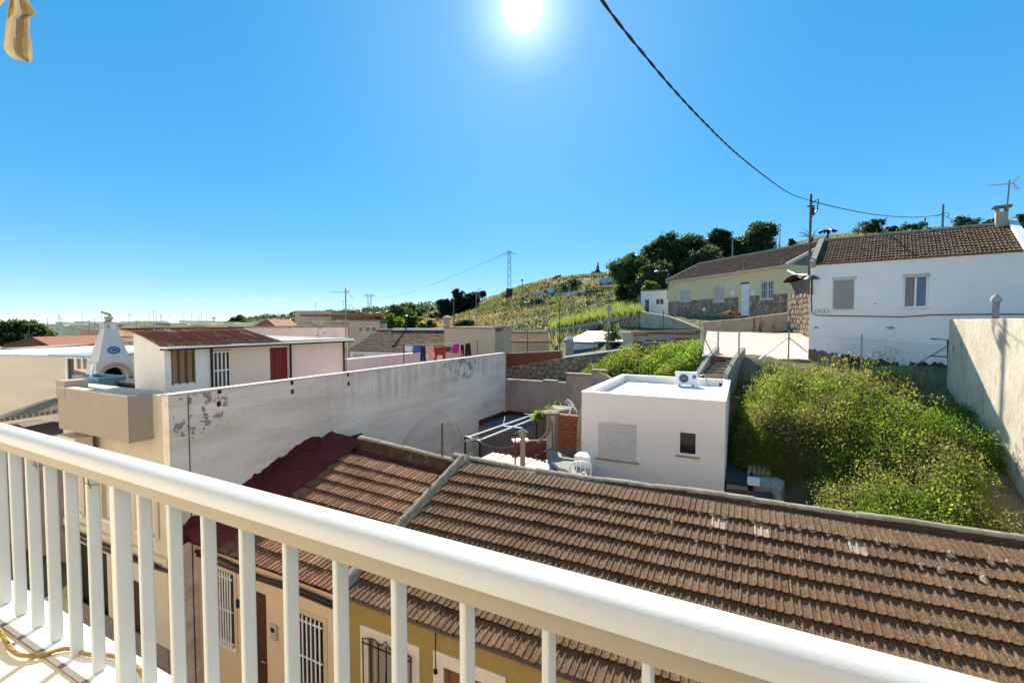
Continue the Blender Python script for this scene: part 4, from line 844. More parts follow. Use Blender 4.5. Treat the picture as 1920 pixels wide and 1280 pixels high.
# dark lean-to roof in the gap between block and white building
ln = frame(-40, 16, 112, 14.2, -7.6); LN = ln.thing('lean_to', 'dark tiled lean-to in the shaded gap below the beige block', 'lean-to'); z0 = ln.at(110, 772)[1]; z1 = ln.at(-20, 798)[1]
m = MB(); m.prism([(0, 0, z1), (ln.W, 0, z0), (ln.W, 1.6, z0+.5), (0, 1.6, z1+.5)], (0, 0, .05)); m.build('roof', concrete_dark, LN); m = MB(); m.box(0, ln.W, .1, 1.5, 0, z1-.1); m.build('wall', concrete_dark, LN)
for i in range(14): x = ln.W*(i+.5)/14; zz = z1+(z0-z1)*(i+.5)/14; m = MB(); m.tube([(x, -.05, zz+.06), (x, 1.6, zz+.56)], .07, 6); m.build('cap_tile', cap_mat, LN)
# ------------------------------------------------------------------ back yards behind the row
bw = thing('yard_wall', 'grey-brown rendered back yard wall with stained foot and broken coping', 'wall', (0, 0, 0))
pts = [(-9.88, -6.9), (-4.9, -6.9), (-4.9, -2.35), (-5.15, -2.2), (-5.75, -2.05), (-5.76, -2.22), (-6.9, -2.28), (-6.91, -2.62), (-9.88, -2.62)]
m = MB(); m.prism([(x, 19.16, z) for x, z in pts], (0, .25, 0)); m.build('render', grey_render, bw)
for i in range(9):      # block courses showing on the right pier
    for k in range(2): m = MB(); m.box(-5.72+.40*k, -5.34+.40*k, 19.135, 19.158, -4.6+.25*i, -4.37+.25*i); m.build('block', M('rendered_block', (.30, .24, .215), (.25, .20, .18), 3, .95, .4, 25), bw)
for x0, x1, z in ((-5.78, -5.1, -2.05), (-6.95, -5.78, -2.26), (-8.0, -7.35, -2.62)):
    m = MB(); m.box(x0, x1, 19.08, 19.45, z+.004, z+.07); m.build('coping', cap_mat, bw, bevel=.01)
# small blue-grey flat roof in the corner
p0, p1 = PB(906, 788, 17.0), PB(985, 772, 18.9)
cr = thing('corner_outhouse', 'small outhouse with blue-grey roof and red parapet edge in the yard corner', 'outhouse', (0, 0, 0))
zr_ = -4.3; m = MB(); m.box(-9.86, -7.9, 16.7, 19.14, -6.9, zr_); m.build('wall', concrete_dark, cr); m = MB(); m.box(-9.8, -7.95, 16.75, 19.1, zr_+.001, zr_+.06); m.build('roof', M('blue_grey_felt', (.10, .13, .16), None, 3, .7), cr)
m = MB(); m.box(-9.875, -9.7, 16.7, 19.14, zr_+.003, zr_+.22); m.box(-9.69, -7.9, 19.0, 19.145, zr_+.003, zr_+.22); m.build('parapet', red_paint, cr, bevel=.02)
# clothes rods across the yard
for k, (a, b, lab) in enumerate((((876, 820, 12.6), (1006, 775, 15.6), 'upper white drying rod across the dark back yard'), ((896, 826, 12.4), (1012, 780, 15.2), 'lower white drying rod across the dark back yard'))):
    m = MB(); m.tube([PB(*a), PB(*b)], .028, 8); tag(m.build('drying_rod', pvc_white), lab, 'rod', 'drying rods in the yard')
yr = thing('rod_frame', 'dark metal frame carrying the drying rods in the back yard', 'frame', (0, 0, 0)); a = PB(872, 818, 12.6); b = PB(900, 828, 12.4); m = MB(); m.tube([a, b], .03, 6); m.tube([(a.x, a.y, a.z), (a.x, a.y, -6.6)], .03, 6); m.tube([(b.x, b.y, b.z), (b.x, b.y, -6.6)], .03, 6); m.build('near_trestle', black_metal, yr)
a = PB(1006, 777, 15.6); m = MB(); m.tube([(a.x-.5, a.y, a.z-.03), (a.x+.25, a.y, a.z-.03)], .03, 6); m.tube([(a.x, a.y, a.z), (a.x, a.y, -6.6)], .03, 6); m.build('far_trestle', black_metal, yr)
m = MB(); m.tube(smooth_path([PB(897, 827, 12.4), PB(925, 838, 12.2), PB(960, 836, 12), PB(985, 815, 12)], 6), .009, 5); tag(m.build('hanging_cable', pole_grey), 'thin grey cable sagging in front of the dark yard', 'cable')
# corrugated red and white sheet roof right behind the ridge, and its concrete slab
rs = thing('sheet_roof', 'sunlit pale corrugated sheet roof just behind the ochre house ridge', 'roof', (0, 0, 0))
pale_sheet = M('pale_sheet', (.80, .74, .66), (.72, .66, .58), 3, .6, .05); pink_sheet = M('faded_pink_sheet', (.66, .36, .30), (.58, .32, .27), 3, .7, .05)
for k in range(7):
    x0 = -7.0+k*.46; m = MB(); nn = 13
    for j, (y, z) in enumerate(((9.55, -4.02), (12.2+.1*(k % 2), -3.93-.03*(k % 2)))):
        for i in range(nn): m.v.append((x0+.47*i/(nn-1)+.25*j, y, z+.016*math.sin(i*math.pi/2)))
    for i in range(nn-1): m.f.append((i, i+1, nn+i+1, nn+i))
    o = m.build('sheet', pink_sheet if k < 4 else pale_sheet, rs, smooth=True); s_ = o.modifiers.new('t', 'SOLIDIFY'); s_.thickness = .006
m = MB(); m.box(-6.9, -3.9, 9.6, 12.3, -6.8, -4.12); m.build('wall', concrete_dark, rs)
sl_ = thing('yard_slab', 'grey concrete slab between brick wall and white cube house', 'slab', (0, 0, 0)); q = [PZ(1034, 842, -3.72), PZ(1092, 866, -3.72), PZ(1092, 905, -3.72), PZ(1062, 880, -3.72), PZ(1048, 876, -3.72), PZ(1034, 862, -3.72)]
m = MB(); m.prism([(p.x, p.y, p.z-.1) for p in q], (0, 0, .1)); m.build('slab', M('grey_slab', (.26, .25, .215), None, 4, .9), sl_)
# brick wall stub, drain pipe, column
bs = thing('brick_stub', 'broken red brick wall with rendered ends beside the white cube house', 'wall', (0, 0, 0)); yb = 13.3
l0, r0 = PB(1046, 800, yb).x, PB(1093, 800, yb).x; zt0, zb0 = PB(1060, 778, yb).z, PB(1060, 840, yb).z
m = MB(); m.box(l0, r0+.2, yb+.03, yb+.25, -6.5, zt0-.01); m.build('core', mortar_mat, bs)
nr_ = 9
for r_ in range(nr_):
    for k in range(3):
        x0 = l0+.02+k*.27+(.0 if r_ % 2 else -.10); x1 = min(x0+.25, r0-.18); x0 = max(x0, l0+.02)
        if x1-x0 < .05: continue
        h = (zt0-zb0)/nr_; m = MB(); m.box(x0, x1, yb+random.uniform(-.012, .008), yb+.03, zb0+r_*h+.012, zb0+(r_+1)*h); m.build('brick', brick_mat, bs, bevel=.006)
m = MB(); nn = 10
m.prism([(r0-.17, yb-.03, -6.5), (r0+.22, yb-.03, -6.5), (r0+.22, yb-.03, zt0+.45), (r0-.05, yb-.03, zt0+.3), (r0-.14, yb-.03, zt0+.05), (r0-.2, yb-.03, zb0+.3)], (0, .06, 0)); m.build('render_patch', M('stained_render', (.42, .35, .24), (.30, .24, .16), 4, .95, .6, 20, (.28, .1, .05), 2.5, .58, .06), bs)
cx = PB(1033, 800, 13.1); m = MB(); m.tube([(cx.x, 13.1, -6.5), (cx.x, 13.1, PB(1033, 777, 13.1).z)], .14, 12); zc_ = PB(1033, 776, 13.1).z; cc_ = tag(m.build('column', M('pale_column', (.42, .40, .32), None, 4, .9, .3), smooth=True), 'pale rendered yard column with round cap beside the red bricks', 'column')
m = MB(); m.lathe([(.12, 0), (.25, .03), (.26, .07), (.1, .13), (.01, .14)], (cx.x, 13.1, zc_), 14); m.build('cap', cap_mat, cc_, smooth=True)
dp = thing('drain_pipe', 'pinkish drain pipe with elbow in front of the pale yard column', 'pipe', (0, 0, 0)); m = MB(); m.tube(smooth_path([PB(1028, 782, 12.9), PB(1028, 805, 12.9), PB(1022, 815, 12.9), PB(1008, 830, 12.8)], 5), .05, 9); m.build('pipe', M('pink_pipe', (.26, .19, .17), None, 4, .7), dp, smooth=True)
m = MB(); m.tube([PB(1035, 790, 12.8), PB(1036, 845, 12.8)], .02, 6); m.tube([PB(1036, 840, 12.8), PB(1003, 855, 12.3)], .02, 6); m.build('stay', rust_metal, dp)
rw_ = thing('red_yard_wall', 'low dark red yard wall behind the sheet roof', 'wall', (0, 0, 0)); a, b = PB(962, 835, 12.6), PB(1036, 815, 13.4); f_ = Frame(a, b, -6.6); rw_.location = f_.o; rw_.rotation_euler = (0, 0, f_.rz); m = MB(); m.box(0, f_.W, 0, .14, 0, f_.at(1000, 826)[1]); m.build('wall', M('dull_red_render', (.20, .07, .055), (.14, .05, .04), 3, .9), rw_)
m = MB(); za = f_.at(995, 822)[1]; m.box(0, f_.W*.38, -.06, .2, f_.at(980, 828)[1], f_.at(980, 826)[1]+.03); m.build('coping', pvc_white, rw_)
# chimney flue and thin pipe rising out of the sheet roof
fl = thing('flue_pipe', 'clay flue pipe with conical cap standing in front of the yard', 'flue', PB(980, 870, 10.6)); zt_ = PB(980, 808, 10.6).z-PB(980, 870, 10.6).z
m = MB(); m.tube([(0, 0, -.6), (0, 0, zt_*.80)], .066, 12, .066); m.lathe([(.066, zt_*.80), (.10, zt_*.86), (.105, zt_*.95), (.06, zt_*.96)], (0, 0, 0), 12); m.build('pipe', M('clay_flue', (.34, .27, .20), None, 5, .9, .3), fl, smooth=True); m = MB(); m.lathe([(.13, zt_*.965), (.12, zt_*.99), (.03, zt_*1.06), (.005, zt_*1.07)], (0, 0, 0), 12); m.build('cap', cap_mat, fl, smooth=True)
p = PB(966, 869, 10.5); m = MB(); m.tube([p+Vector((0, 0, -.5)), PB(966, 812, 10.5)], .022, 7); tag(m.build('thin_pipe', rust_metal), 'thin upright rusty pipe left of the clay flue', 'pipe')
# old antenna on the brick stub
an = thing('broken_antenna', 'weathered television antenna lying bent above the brick wall stub', 'antenna', (0, 0, 0)); b0 = PB(1066, 778, 13.4); b1 = PB(1073, 758, 13.4); yy = 13.4
m = MB(); m.tube([b0, b1], .022, 6); m.build('mast', pvc_white, an)
for k, (a, b) in enumerate((((1036, 761), (1072, 764)), ((1037, 765), (1070, 766)), ((1039, 770), (1068, 766)))): m = MB(); m.tube([PB(*a, yy-.1), PB(*b, yy)], .022, 6); m.build('boom', pvc_white, an)
m = MB()
for k in range(6): a = PB(1062+k*3, 757-6*math.sin(k*.9)+k*1.2, yy); m.tube([a+Vector((-.06, 0, .09)), a+Vector((.09, 0, .0)), a+Vector((.06, 0, -.09))], .012, 5)
m.build('director', pvc_white, an)
# plastic chair and stacked box beside the cube
pc = thing('plastic_chair', 'white plastic garden chair beside the white cube house', 'chair', (PZ(1088, 905, -4.0).x, PZ(1088, 905, -4.0).y, -4.3), R(20)); m = MB(); m.box(-.22, .22, -.2, .22, .40, .43); m.build('seat', pvc_white, pc, bevel=.01)
m = MB(); m.tube(smooth_path([(-.22, -.2, .42), (-.25, -.22, .8), (0, -.22, .9), (.25, -.22, .8), (.22, -.2, .42)], 5), .025, 6)
for x in (-.1, 0, .1): m.tube([(x, -.2, .42), (x, -.22, .86)], .015, 5)
m.build('backrest', pvc_white, pc, smooth=True)
for x in (-.2, .2):
    for y in (-.18, .2): m = MB(); m.tube([(x, y, .4), (x*1.1, y*1.1, 0)], .02, 6); m.build('leg', pvc_white, pc)
xb = PZ(1090, 868, -3.6); m = MB(); m.box(-.2, .25, -.2, .2, 0, .3); bxo = tag(m.build('white_box', pvc_white, bevel=.02), 'white plastic box against the left side of the cube house', 'box'); bxo.location = (xb.x, xb.y+.2, -3.72)
# small tree in the yard
tp = PB(1018, 772, 15); tree('yard_tree', 'small bright green potted tree in the dark back yard', 'tree', (tp.x, tp.y, -6.4), [((0, 0, 3.2), (.35, .35, .22)), ((.45, .1, 3.45), (.3, .3, .18)), ((-.1, .1, 3.0), (.3, .3, .15))], 420, .12, G_LIME, trunk_r=.05)
# curled chain link against the white wall
ml = thing('loose_mesh', 'curled loose wire mesh hanging on posts in front of the white wall', 'wire mesh', (0, 0, 0)); wire = M('thin_wire', (.30, .28, .27), None, 5, .6, 0, metal=.3)
m = MB(); P0, P1 = PB(745, 850, 9.6), PB(905, 815, 11.8)
def mp(u, v):
    p = P0.lerp(P1, u); top = 1.05*math.sin(min(1, u*1.25+.08)*math.pi)**.6; return (p.x-.5*v*(u-.4), p.y+.3*math.sin(u*3), p.z-.12+v*top)
nu, nv = 46, 15
for s in (1, -1):
    for k in range(-nv, nu):
        L_ = [mp((k+j if s > 0 else k+nv-j)/nu, j/nv) for j in range(nv+1) if 0 <= (k+j if s > 0 else k+nv-j) <= nu]
        if len(L_) > 1: m.tube(L_, .004, 3, cap=False)
m.build('mesh', wire, ml)
# ------------------------------------------------------------------ white cube house
cb = thing('white_cube_house', 'small white cubic house with parapet flat roof and two windows', 'house', (-4.13, 12.78, -7.0)); CW, CD, CH = 3.76, 5.0, 5.0
cf = Frame((-4.13, 12.78), (-.37, 12.78), -7.0)
s_ = cf.rect(1121, 793, 1195, 862); g_ = cf.rect(1271, 808, 1308, 854)
m = MB(); m.wall(0, CW, 0, CH, 0, .18, [s_, g_]); m.build('front_wall', plaster_clean, cb)
m = MB(); m.box(0, .18, .181, CD, 0, CH); m.box(CW-.18, CW, .181, CD, 0, CH); m.box(.181, CW-.181, CD-.18, CD, 0, CH); m.build('side_wall', plaster_clean, cb)
m = MB(); m.box(.182, CW-.182, .182, CD-.182, CH-.4, CH-.2); m.build('roof', M('white_roof_membrane', (.80, .80, .80), (.76, .76, .76), 1.5, .7, .08, 20), cb)
m = MB(); m.wall(-.015, CW+.015, -.015, CD+.015, 0, .03, [(.195, CW-.195, .195, CD-.195)]); m.v = [(v[0], v[2], CH+.002+v[1]) for v in m.v]; m.f = [f[::-1] for f in m.f]; m.build('coping', pvc_white, cb, bevel=.006)
window(cb, *s_, kind='shutter', rec=.07, fr=.04, smat=shutter_white, sill=grey_render); window(cb, *g_, kind='glass', rec=.06, fr=.05, sill=grey_render, pane=M('brown_dark_glass', (.03, .018, .014), None, 3, .1, 0, spec=.6))
m = MB(); m.box(CW-.35, CW-.26, CD-.21, CD-.185, CH-.18, CH-.1); m.build('scupper', black_metal, cb)
ax = PB(1287, 722, 17.25); ca = thing('air_conditioner', 'white outdoor air conditioner with blue badge on the cube house roof', 'air conditioner', (ax.x, 17.15, -2.14), R(8)); ac_unit(ca, .72, .27, .43, pvc_white, M('badge_blue', (.03, .22, .60), None, 3, .4))
m = MB(); m.tube(smooth_path([(.45, 0, .3), (.62, .02, .34), (.68, 0, .05), (.75, -.1, -.06), (.62, -.4, -.07)], 5), .018, 6); m.build('hose', grey_metal, ca); m = MB(); m.tube([(.2, -.3, -.072), (1.4, -2.2, -.072)], .008, 5); m.build('cable', pole_grey, ca)
# low sheds squeezed between cube and weeds
ls = thing('low_shed', 'low shed with dark blue-grey flat roof right of the cube house', 'shed', (0, 0, 0)); a, b = PZ(1366, 868, -4.15), PZ(1401, 905, -4.15); x0, x1, y0, y1 = -.33, b.x+.02, b.y, a.y
m = MB(); m.box(x0, x1, y0, y1, -6, -4.23); m.build('wall', concrete, ls); m = MB(); m.box(x0-.02, x1+.05, y0-.05, y1+.05, -4.229, -4.15); m.build('roof', M('dark_blue_felt', (.03, .045, .055), None, 3, .6), ls); m = MB(); m.box(x1+.051, x1+.12, y0-.05, y1+.05, -4.32, -4.08); m.build('gutter', black_metal, ls); m = MB(); m.box(x1-.02, x1+.26, y0-.2, y0+.12, -4.14, -4.0); m.build('hopper', pvc_white, ls, bevel=.01)
cs = thing('concrete_block_roof', 'pale concrete slab roof half buried in the weeds', 'roof', (0, 0, 0)); q = [PZ(*p, -4.2) for p in ((1411, 908), (1446, 913), (1462, 922), (1472, 902), (1452, 888), (1411, 888))]; m = MB(); m.prism([(p.x, p.y, -5.5) for p in q], (0, 0, 1.3)); m.build('slab', concrete, cs, bevel=.03)
for k in range(5): p = PZ(1404+9*k, 884, -4.1); m = MB(); m.tube([(p.x, p.y-.15, -4.12), (p.x+.03, p.y+.3, -4.02)], .055, 7); m.build('cap_tile', cap_mat, cs, smooth=True)
sr = thing('sheet_shelter', 'dark corrugated sheet shelter with a row of round cap tiles on its edge', 'shelter', (0, 0, 0)); m = MB(); nn = 41; a, b = PZ(1360, 914, -4.25), PZ(1452, 938, -4.25); x1 = PZ(1452, 925, -4.2).x
for j, x in enumerate((-.3, x1)):
    for i in range(nn): m.v.append((x, b.y+(a.y-b.y)*i/(nn-1), -4.28+.02*math.sin(i*math.pi/2)+.08*j))
for i in range(nn-1): m.f.append((i, nn+i, nn+i+1, i+1))
m.build('sheet', M('dark_sheet', (.05, .05, .055), None, 4, .6), sr, smooth=True); m = MB(); m.box(-.3, x1-.1, b.y+.1, a.y-.05, -6, -4.34); m.build('wall', concrete_dark, sr)
for k in range(4): p = PZ(1450+3*k, 915+7*k, -4.15); m = MB(); m.tube([(p.x, p.y-.12, -4.17), (p.x, p.y+.18, -4.12)], .075, 8, .06); m.build('cap_tile', cap_mat, sr, smooth=True)
# ------------------------------------------------------------------ helpers for joined small tiles and stones
def joined_tiles(par, x0, x1, y0, z0, pitch, ncourse, tw=.235, te=.33, name='tiles', mat=None):
    base = tile_mb(tw, te+.05, .04); mb = MB(); cp_, sp_ = math.cos(pitch), math.sin(pitch); nx = int((x1-x0)/tw)
    for c in range(ncourse):
        for i in range(nx):
            mt = Matrix.Translation((x0+i*tw+random.gauss(0, .004), y0+c*te*cp_+random.gauss(0, .008), z0+c*te*sp_)) @ Euler((pitch+random.gauss(0, .012), random.gauss(0, .015), 0)).to_matrix().to_4x4(); n = len(mb.v)
            mb.v += [tuple(mt @ Vector(v)) for v in base.v]; mb.f += [tuple(n+k for k in f) for f in base.f]
    o = mb.build(name, mat or tile_mat, par); o['kind'] = 'stuff'; return o
def stones(par, L, top, bot, sz, y=0, mat=stone_mat, seed=3, maxn=300):
    """rubble: cells of a jittered grid, each a pillow-shaped stone with an open joint round it"""
    r = random.Random(seed); pts = []; tmax = max(top(q*L/20) for q in range(21)); nz_ = int((tmax-bot)/(sz*.78))+2; nx_ = int(L/(sz*1.12))+2
    for j in range(-1, nz_+1):
        for i in range(-1, nx_+1): pts.append(((i+.5*(j % 2)+r.uniform(-.34, .34))*sz*1.12, bot+(j+r.uniform(-.33, .33))*sz*.78))
    n = 0
    for p in pts:
        if not (0 < p[0] < L and bot-.1 < p[1] < top(p[0])-.06) or n >= maxn: continue
        cell = [(p[0]-sz*1.3, p[1]-sz*1.3), (p[0]+sz*1.3, p[1]-sz*1.3), (p[0]+sz*1.3, p[1]+sz*1.3), (p[0]-sz*1.3, p[1]+sz*1.3)]
        for q in sorted(pts, key=lambda q: (q[0]-p[0])**2+(q[1]-p[1])**2)[1:12]:
            mx_, mz_ = (p[0]+q[0])/2, (p[1]+q[1])/2; nx2, nz2 = q[0]-p[0], q[1]-p[1]; out = []
            for a, b in zip(cell, cell[1:]+cell[:1]):
                da = (a[0]-mx_)*nx2+(a[1]-mz_)*nz2; db = (b[0]-mx_)*nx2+(b[1]-mz_)*nz2
                if da <= 0: out.append(a)
                if da*db < 0: t = da/(da-db); out.append((a[0]+(b[0]-a[0])*t, a[1]+(b[1]-a[1])*t))
            cell = out
            if len(cell) < 3: break
        if len(cell) < 3: continue
        cell = [(min(max(a, 0), L), min(max(b, 0), top(min(max(a, 0), L)))) for a, b in cell]; cx = sum(a for a, b in cell)/len(cell); cz = sum(b for a, b in cell)/len(cell)
        k = len(cell); pr_ = r.uniform(.02, .085); tx, tz = r.uniform(-.06, .06), r.uniform(-.06, .06); m = MB()
        for f_, yy in ((.90, .02), (.84, -pr_*.6), (.62, -pr_)): m.v += [(cx+(a-cx)*f_, y+yy+(tx*(a-cx)+tz*(b-cz) if yy < 0 else 0), cz+(b-cz)*f_) for a, b in cell]
        m.v.append((cx, y-pr_-.012, cz))
        for i in range(k):
            j = (i+1) % k; m.f += [(i, j, k+j, k+i), (k+i, k+j, 2*k+j, 2*k+i), (2*k+i, 2*k+j, 3*k)]
        m.build('stone', mat, par); n += 1
def fence_mesh(fr_pts, h, sp=.09, r=.0022):
    m = MB()
    for p, q in zip(fr_pts, fr_pts[1:]):
        p, q = Vector(p), Vector(q); L = (q-p).length; n = int(L/sp); k = int(h/sp)
        for s in (1, -1):
            for i in range(-k, n):
                i0, i1 = max(i, 0), min(i+k, n)
                if i1 <= i0: continue
                za, zb = (i0-i)*sp, (i1-i)*sp
                if s < 0: za, zb = h-za, h-zb
                m.tube([p.lerp(q, i0/n)+Vector((0, 0, za)), p.lerp(q, i1/n)+Vector((0, 0, zb))], r, 3, cap=False)
        m.tube([p+Vector((0, 0, h)), q+Vector((0, 0, h))], r*1.6, 4)
    return m
# ------------------------------------------------------------------ white house on the right
wh = Frame(PD(1517, 605, 17.85), PD(1930, 605, 14.24), -2.0); Z0 = wh.o.z
WH = wh.thing('white_house', 'long white single-storey house with dark tiled roof on the right', 'house'); EV = 2.21-Z0; Wd = wh.W
wl = wh.rect(1560.5, 521, 1603, 580); wr = wh.rect(1693, 515, 1741, 577)
wh_mat = M('white_house_render', (.90, .86, .81), (.85, .81, .76), 1.3, .9, .3, 14, (.76, .72, .67), .9, .6, .15, None, (1, 1, 2.5))
m = MB(); m.wall(0, Wd, -.6, EV, 0, .3, [wl, wr]); m.build('front_wall', wh_mat, WH)
m = MB(); m.box(0, .3, .301, 5.4, -.6, EV-.05); m.box(Wd-.3, Wd, .301, 5.4, -.6, EV-.05); m.box(.301, Wd-.301, 5.1, 5.4, -.6, EV-.05); m.build('side_wall', wh_mat, WH)
window(WH, *wl, kind='shutter', rec=.08, fr=.05, smat=shutter_grey); 
blue_c = M('blue_curtain', (.03, .17, .30), (.02, .10, .20), 3, .35, .1, 30, stretch=(9, 9, .5), spec=.6); grey_c = M('grey_curtain', (.17, .17, .19), (.10, .10, .12), 3, .35, .1, 30, stretch=(9, 9, .5), spec=.6)
wo = window(WH, *wr, kind='glass', rec=.12, fr=.06, pane=blue_c)
[c for c in wo.children if c.name.startswith('pane')][0].data.materials[0] = grey_c
for w_ in (wl, wr): m = MB(); m.box(w_[0]-.015, w_[1]+.03, -.025, .02, w_[3]-.09, w_[3]+.04); m.build('shutter_box', M('shutter_box_cream', (.60, .58, .52), None, 3, .7), WH, bevel=.008)
ptch = math.atan2(1.22, 2.72)
joined_tiles(WH, .19, Wd, -.10, EV-.02, ptch, 10, .21, .292)
m = MB(); m.prism([(.05, -.05, EV-.03), (.05, 2.72, EV+1.18), (.05, 5.5, EV-.03)], (Wd-.06, 0, 0)); m.build('roof_deck', concrete_dark, WH)
m = MB(); m.prism([(-.02, -.12, EV-.1), (-.02, -.12, EV+.13), (-.02, 2.72, EV+1.38), (-.02, 5.5, EV+.13), (-.02, 5.5, EV-.1)], (.19, 0, 0)); m.build('gable_parapet', M('gable_render', (.36, .30, .24), None, 4, .9, .3), WH)
m = MB(); m.prism([(Wd-.2, -.12, EV+.0), (Wd-.2, -.12, EV+.17), (Wd-.2, 2.72, EV+1.43), (Wd-.2, 5.5, EV+.17), (Wd-.2, 5.5, EV)], (.21, 0, 0)); m.build('white_verge', plaster_white, WH)
m = MB(); m.tube([(.18, 2.72, EV+1.27), (Wd-.2, 2.72, EV+1.27)], .08, 7); m.build('ridge_cap', cap_mat, WH)
# peeled dark foot of the wall
m = MB(); pts = [(0, -.55), (Wd, -.55)]; n_ = 90
tops = [(Wd*i/n_, 1.0-.15*min(2.4, Wd*i/n_)+.03*math.sin(i*1.1)+random.gauss(0, .035)-(.25 if .47 < i/n_ < .52 else 0)) for i in range(n_, -1, -1)]
m.prism([(x, -.006, z) for x, z in pts+tops], (0, .004, 0)); m.build('peeled_plinth', M('peeled_brown', (.07, .035, .028), (.045, .024, .02), 5, .95, .6, 30), WH)
czs = [(1520, 540), (1521, 586), (1530, 591), (1570, 592), (1640, 593), (1690, 594), (1750, 590), (1850, 589), (1925, 589)]
m = MB(); m.tube([(wh.at(*p)[0]+.02, -.03, wh.at(*p)[1]) for p in czs], .018, 6); m.build('wall_cable', black_metal, WH)
m = MB()
for px in (1532, 1542, 1550): x, z = wh.at(px, 583); m.tube([(x+.07*math.cos(t), -.03, z+.07*math.sin(t)) for t in np.linspace(0, 6.28, 12)], .008, 4)
m.build('insulators', pole_grey, WH)
for px, py, w_, h_ in ((1530, 614, .10, .07), (1670, 614, .14, .05), (1640, 570, .05, .03)):
    x, z = wh.at(px, py); m = MB(); k = 9; m.prism([(x+w_*math.cos(6.28*i/k)*random.uniform(.5, 1.2), -.004, z+h_*math.sin(6.28*i/k)*random.uniform(.4, 1.2)) for i in range(k)], (0, .003, 0)); m.build('plaster_scar', M('scar', (.30, .29, .30), None, 5, .95), WH)
# chimney with cowl, antenna
t_ = 6.45; chb = wh.w(5.36, 2.6, EV+1.05)
chm = thing('chimney', 'square plastered chimney with slatted cowl on the white house ridge', 'chimney', chb, wh.rz); m = MB(); m.box(-.15, .15, -.15, .15, -.3, .62); m.build('stack', concrete, chm)
for x in (-.11, .11):
    for y in (-.10, .10): m = MB(); m.box(x-.042, x+.042, y-.05, y+.05, .621, .78); m.build('cowl_pillar', cap_mat, chm)
m = MB(); m.box(-.25, .25, -.25, .25, .781, .84, .05); m.build('cowl_cap', cap_mat, chm)
def antenna(name, label, foot, top, boom_dir, r=.022, n=9, el=.38, mat=pole_grey, k=1.0):
    t = thing(name, label, 'antenna', foot); top = Vector(top)-Vector(foot); m = MB(); m.tube([(0, 0, -.2), top], r, 7); m.build('mast', mat, t)
    d = Vector(boom_dir).normalized(); sd = d.cross(Vector((0, 0, 1))).normalized(); b0 = top+Vector((0, 0, -.12)); m = MB(); m.tube([b0-d*.25*k, b0+d*1.05*k], .014*k, 6); m.build('boom', mat, t)
    for i in range(n): p = b0+d*(.05+1.0*i/n)*k; L_ = k*el*(1-.35*i/n)*.5; m = MB(); m.tube([p-sd*L_, p+sd*L_], .008, 5); m.build('director', mat, t)
    for s in (-1, 1):
        m = MB()
        for j in range(4): q = b0-d*.2*k+Vector((0, 0, s*k*(.07+.09*j)))-d*.06*j*k; m.tube([q-sd*.28*k, q+sd*.28*k], .007, 4)
        m.tube([b0-d*.15*k, b0-d*.45*k+Vector((0, 0, s*.42*k))], .008, 4); m.build('reflector', mat, t)
    return t
camr = Vector((CT, ST, 0)); camf = Vector((-ST, CT, 0))
antenna('tv_antenna', 'leaning television antenna above the chimney of the white house', wh.w(5.55, 3.4, EV+.9), PD(1893, 338, 16.2), -camr+camf*.4, k=.55)
# street lamp with wide hood on the corner, utility pole behind it
lp = PD(1522, 523, 17.5); lh = thing('street_lamp', 'hooded street lamp fixed to the corner of the white house', 'street lamp', lp); m = MB(); m.lathe([(.02, .14), (.10, .13), (.22, .045), (.27, .0), (.24, -.02), (.05, -.02)], (0, 0, 0), 20); m.build('hood', M('dark_green_enamel', (.05, .075, .075), None, 3, .4), lh, smooth=True)
m = MB(); m.tube([(0, 0, -.02), (.02, .1, -.2), (.05, .33, -.55)], .03, 7); m.build('bracket', black_metal, lh)
up_ = PD(1518, 480, 18.1); tp_ = PD(1518, 364, 18.1); pl = thing('utility_pole', 'thin utility pole with cable bracket rising at the corner of the white house', 'utility pole', (up_.x, up_.y, -1.8)); m = MB(); m.tube([(0, 0, 2.9), (0, 0, tp_.z+1.8)], .05, 8, .042); m.build('shaft', M('dark_pole', (.12, .10, .09), None, 5, .8), pl)
PT = PD(1518, 376, 18.05); m = MB(); m.tube([(0, 0, PT.z+1.7), (.25, .05, PT.z+1.85), (.22, .1, PT.z+1.45), (.05, .05, PT.z+1.2)], .025, 6); m.tube([(-.12, 0, PT.z+1.6), (.12, 0, PT.z+1.6)], .03, 6); m.build('bracket', black_metal, pl)
m = MB(); m.box(.03, .12, -.05, .05, PT.z+1.25, PT.z+1.55); m.build('splice_box', black_metal, pl)
# heavy twisted cable from our house to the pole
A0 = PD(1128, 605, 3.6); B0 = Vector((PT.x, PT.y, 0)); dv = Vector((B0.x-A0.x, B0.y-A0.y, 0)); nv = Vector((-dv.y, dv.x, 0))
def on_plane(px, py): v = ray(px, py); return v*(A0.dot(nv)/v.dot(nv))
cpx = [(1128, 0), (1165, 50), (1212, 108), (1262, 167), (1320, 229), (1380, 287), (1440, 335), (1482, 363), (1516, 376)]
cab = [on_plane(*p) for p in cpx]; cab[-1] = PT.copy(); first = cab[0]; back = first-(cab[1]-first)*.0
A2 = on_plane(1085, -62); A3 = on_plane(1030, -150); cab = [Vector((A3.x+(A3.x-A2.x)*2, -.43, A3.z+(A3.z-A2.z)*2)), A3, A2]+cab
m = MB(); twisted(m, resample(smooth_path(cab, 8), .05), .0075, .0055, .5, 2, 5); tag(m.build('overhead_cable', M('weathered_cable', (.035, .03, .03), (.02, .018, .018), 9, .7, .1), smooth=True), 'heavy twisted overhead cable sagging from our house to the pole', 'cable')
P2 = PD(1768, 402, 31.0); m = MB(); a, b = PT, P2
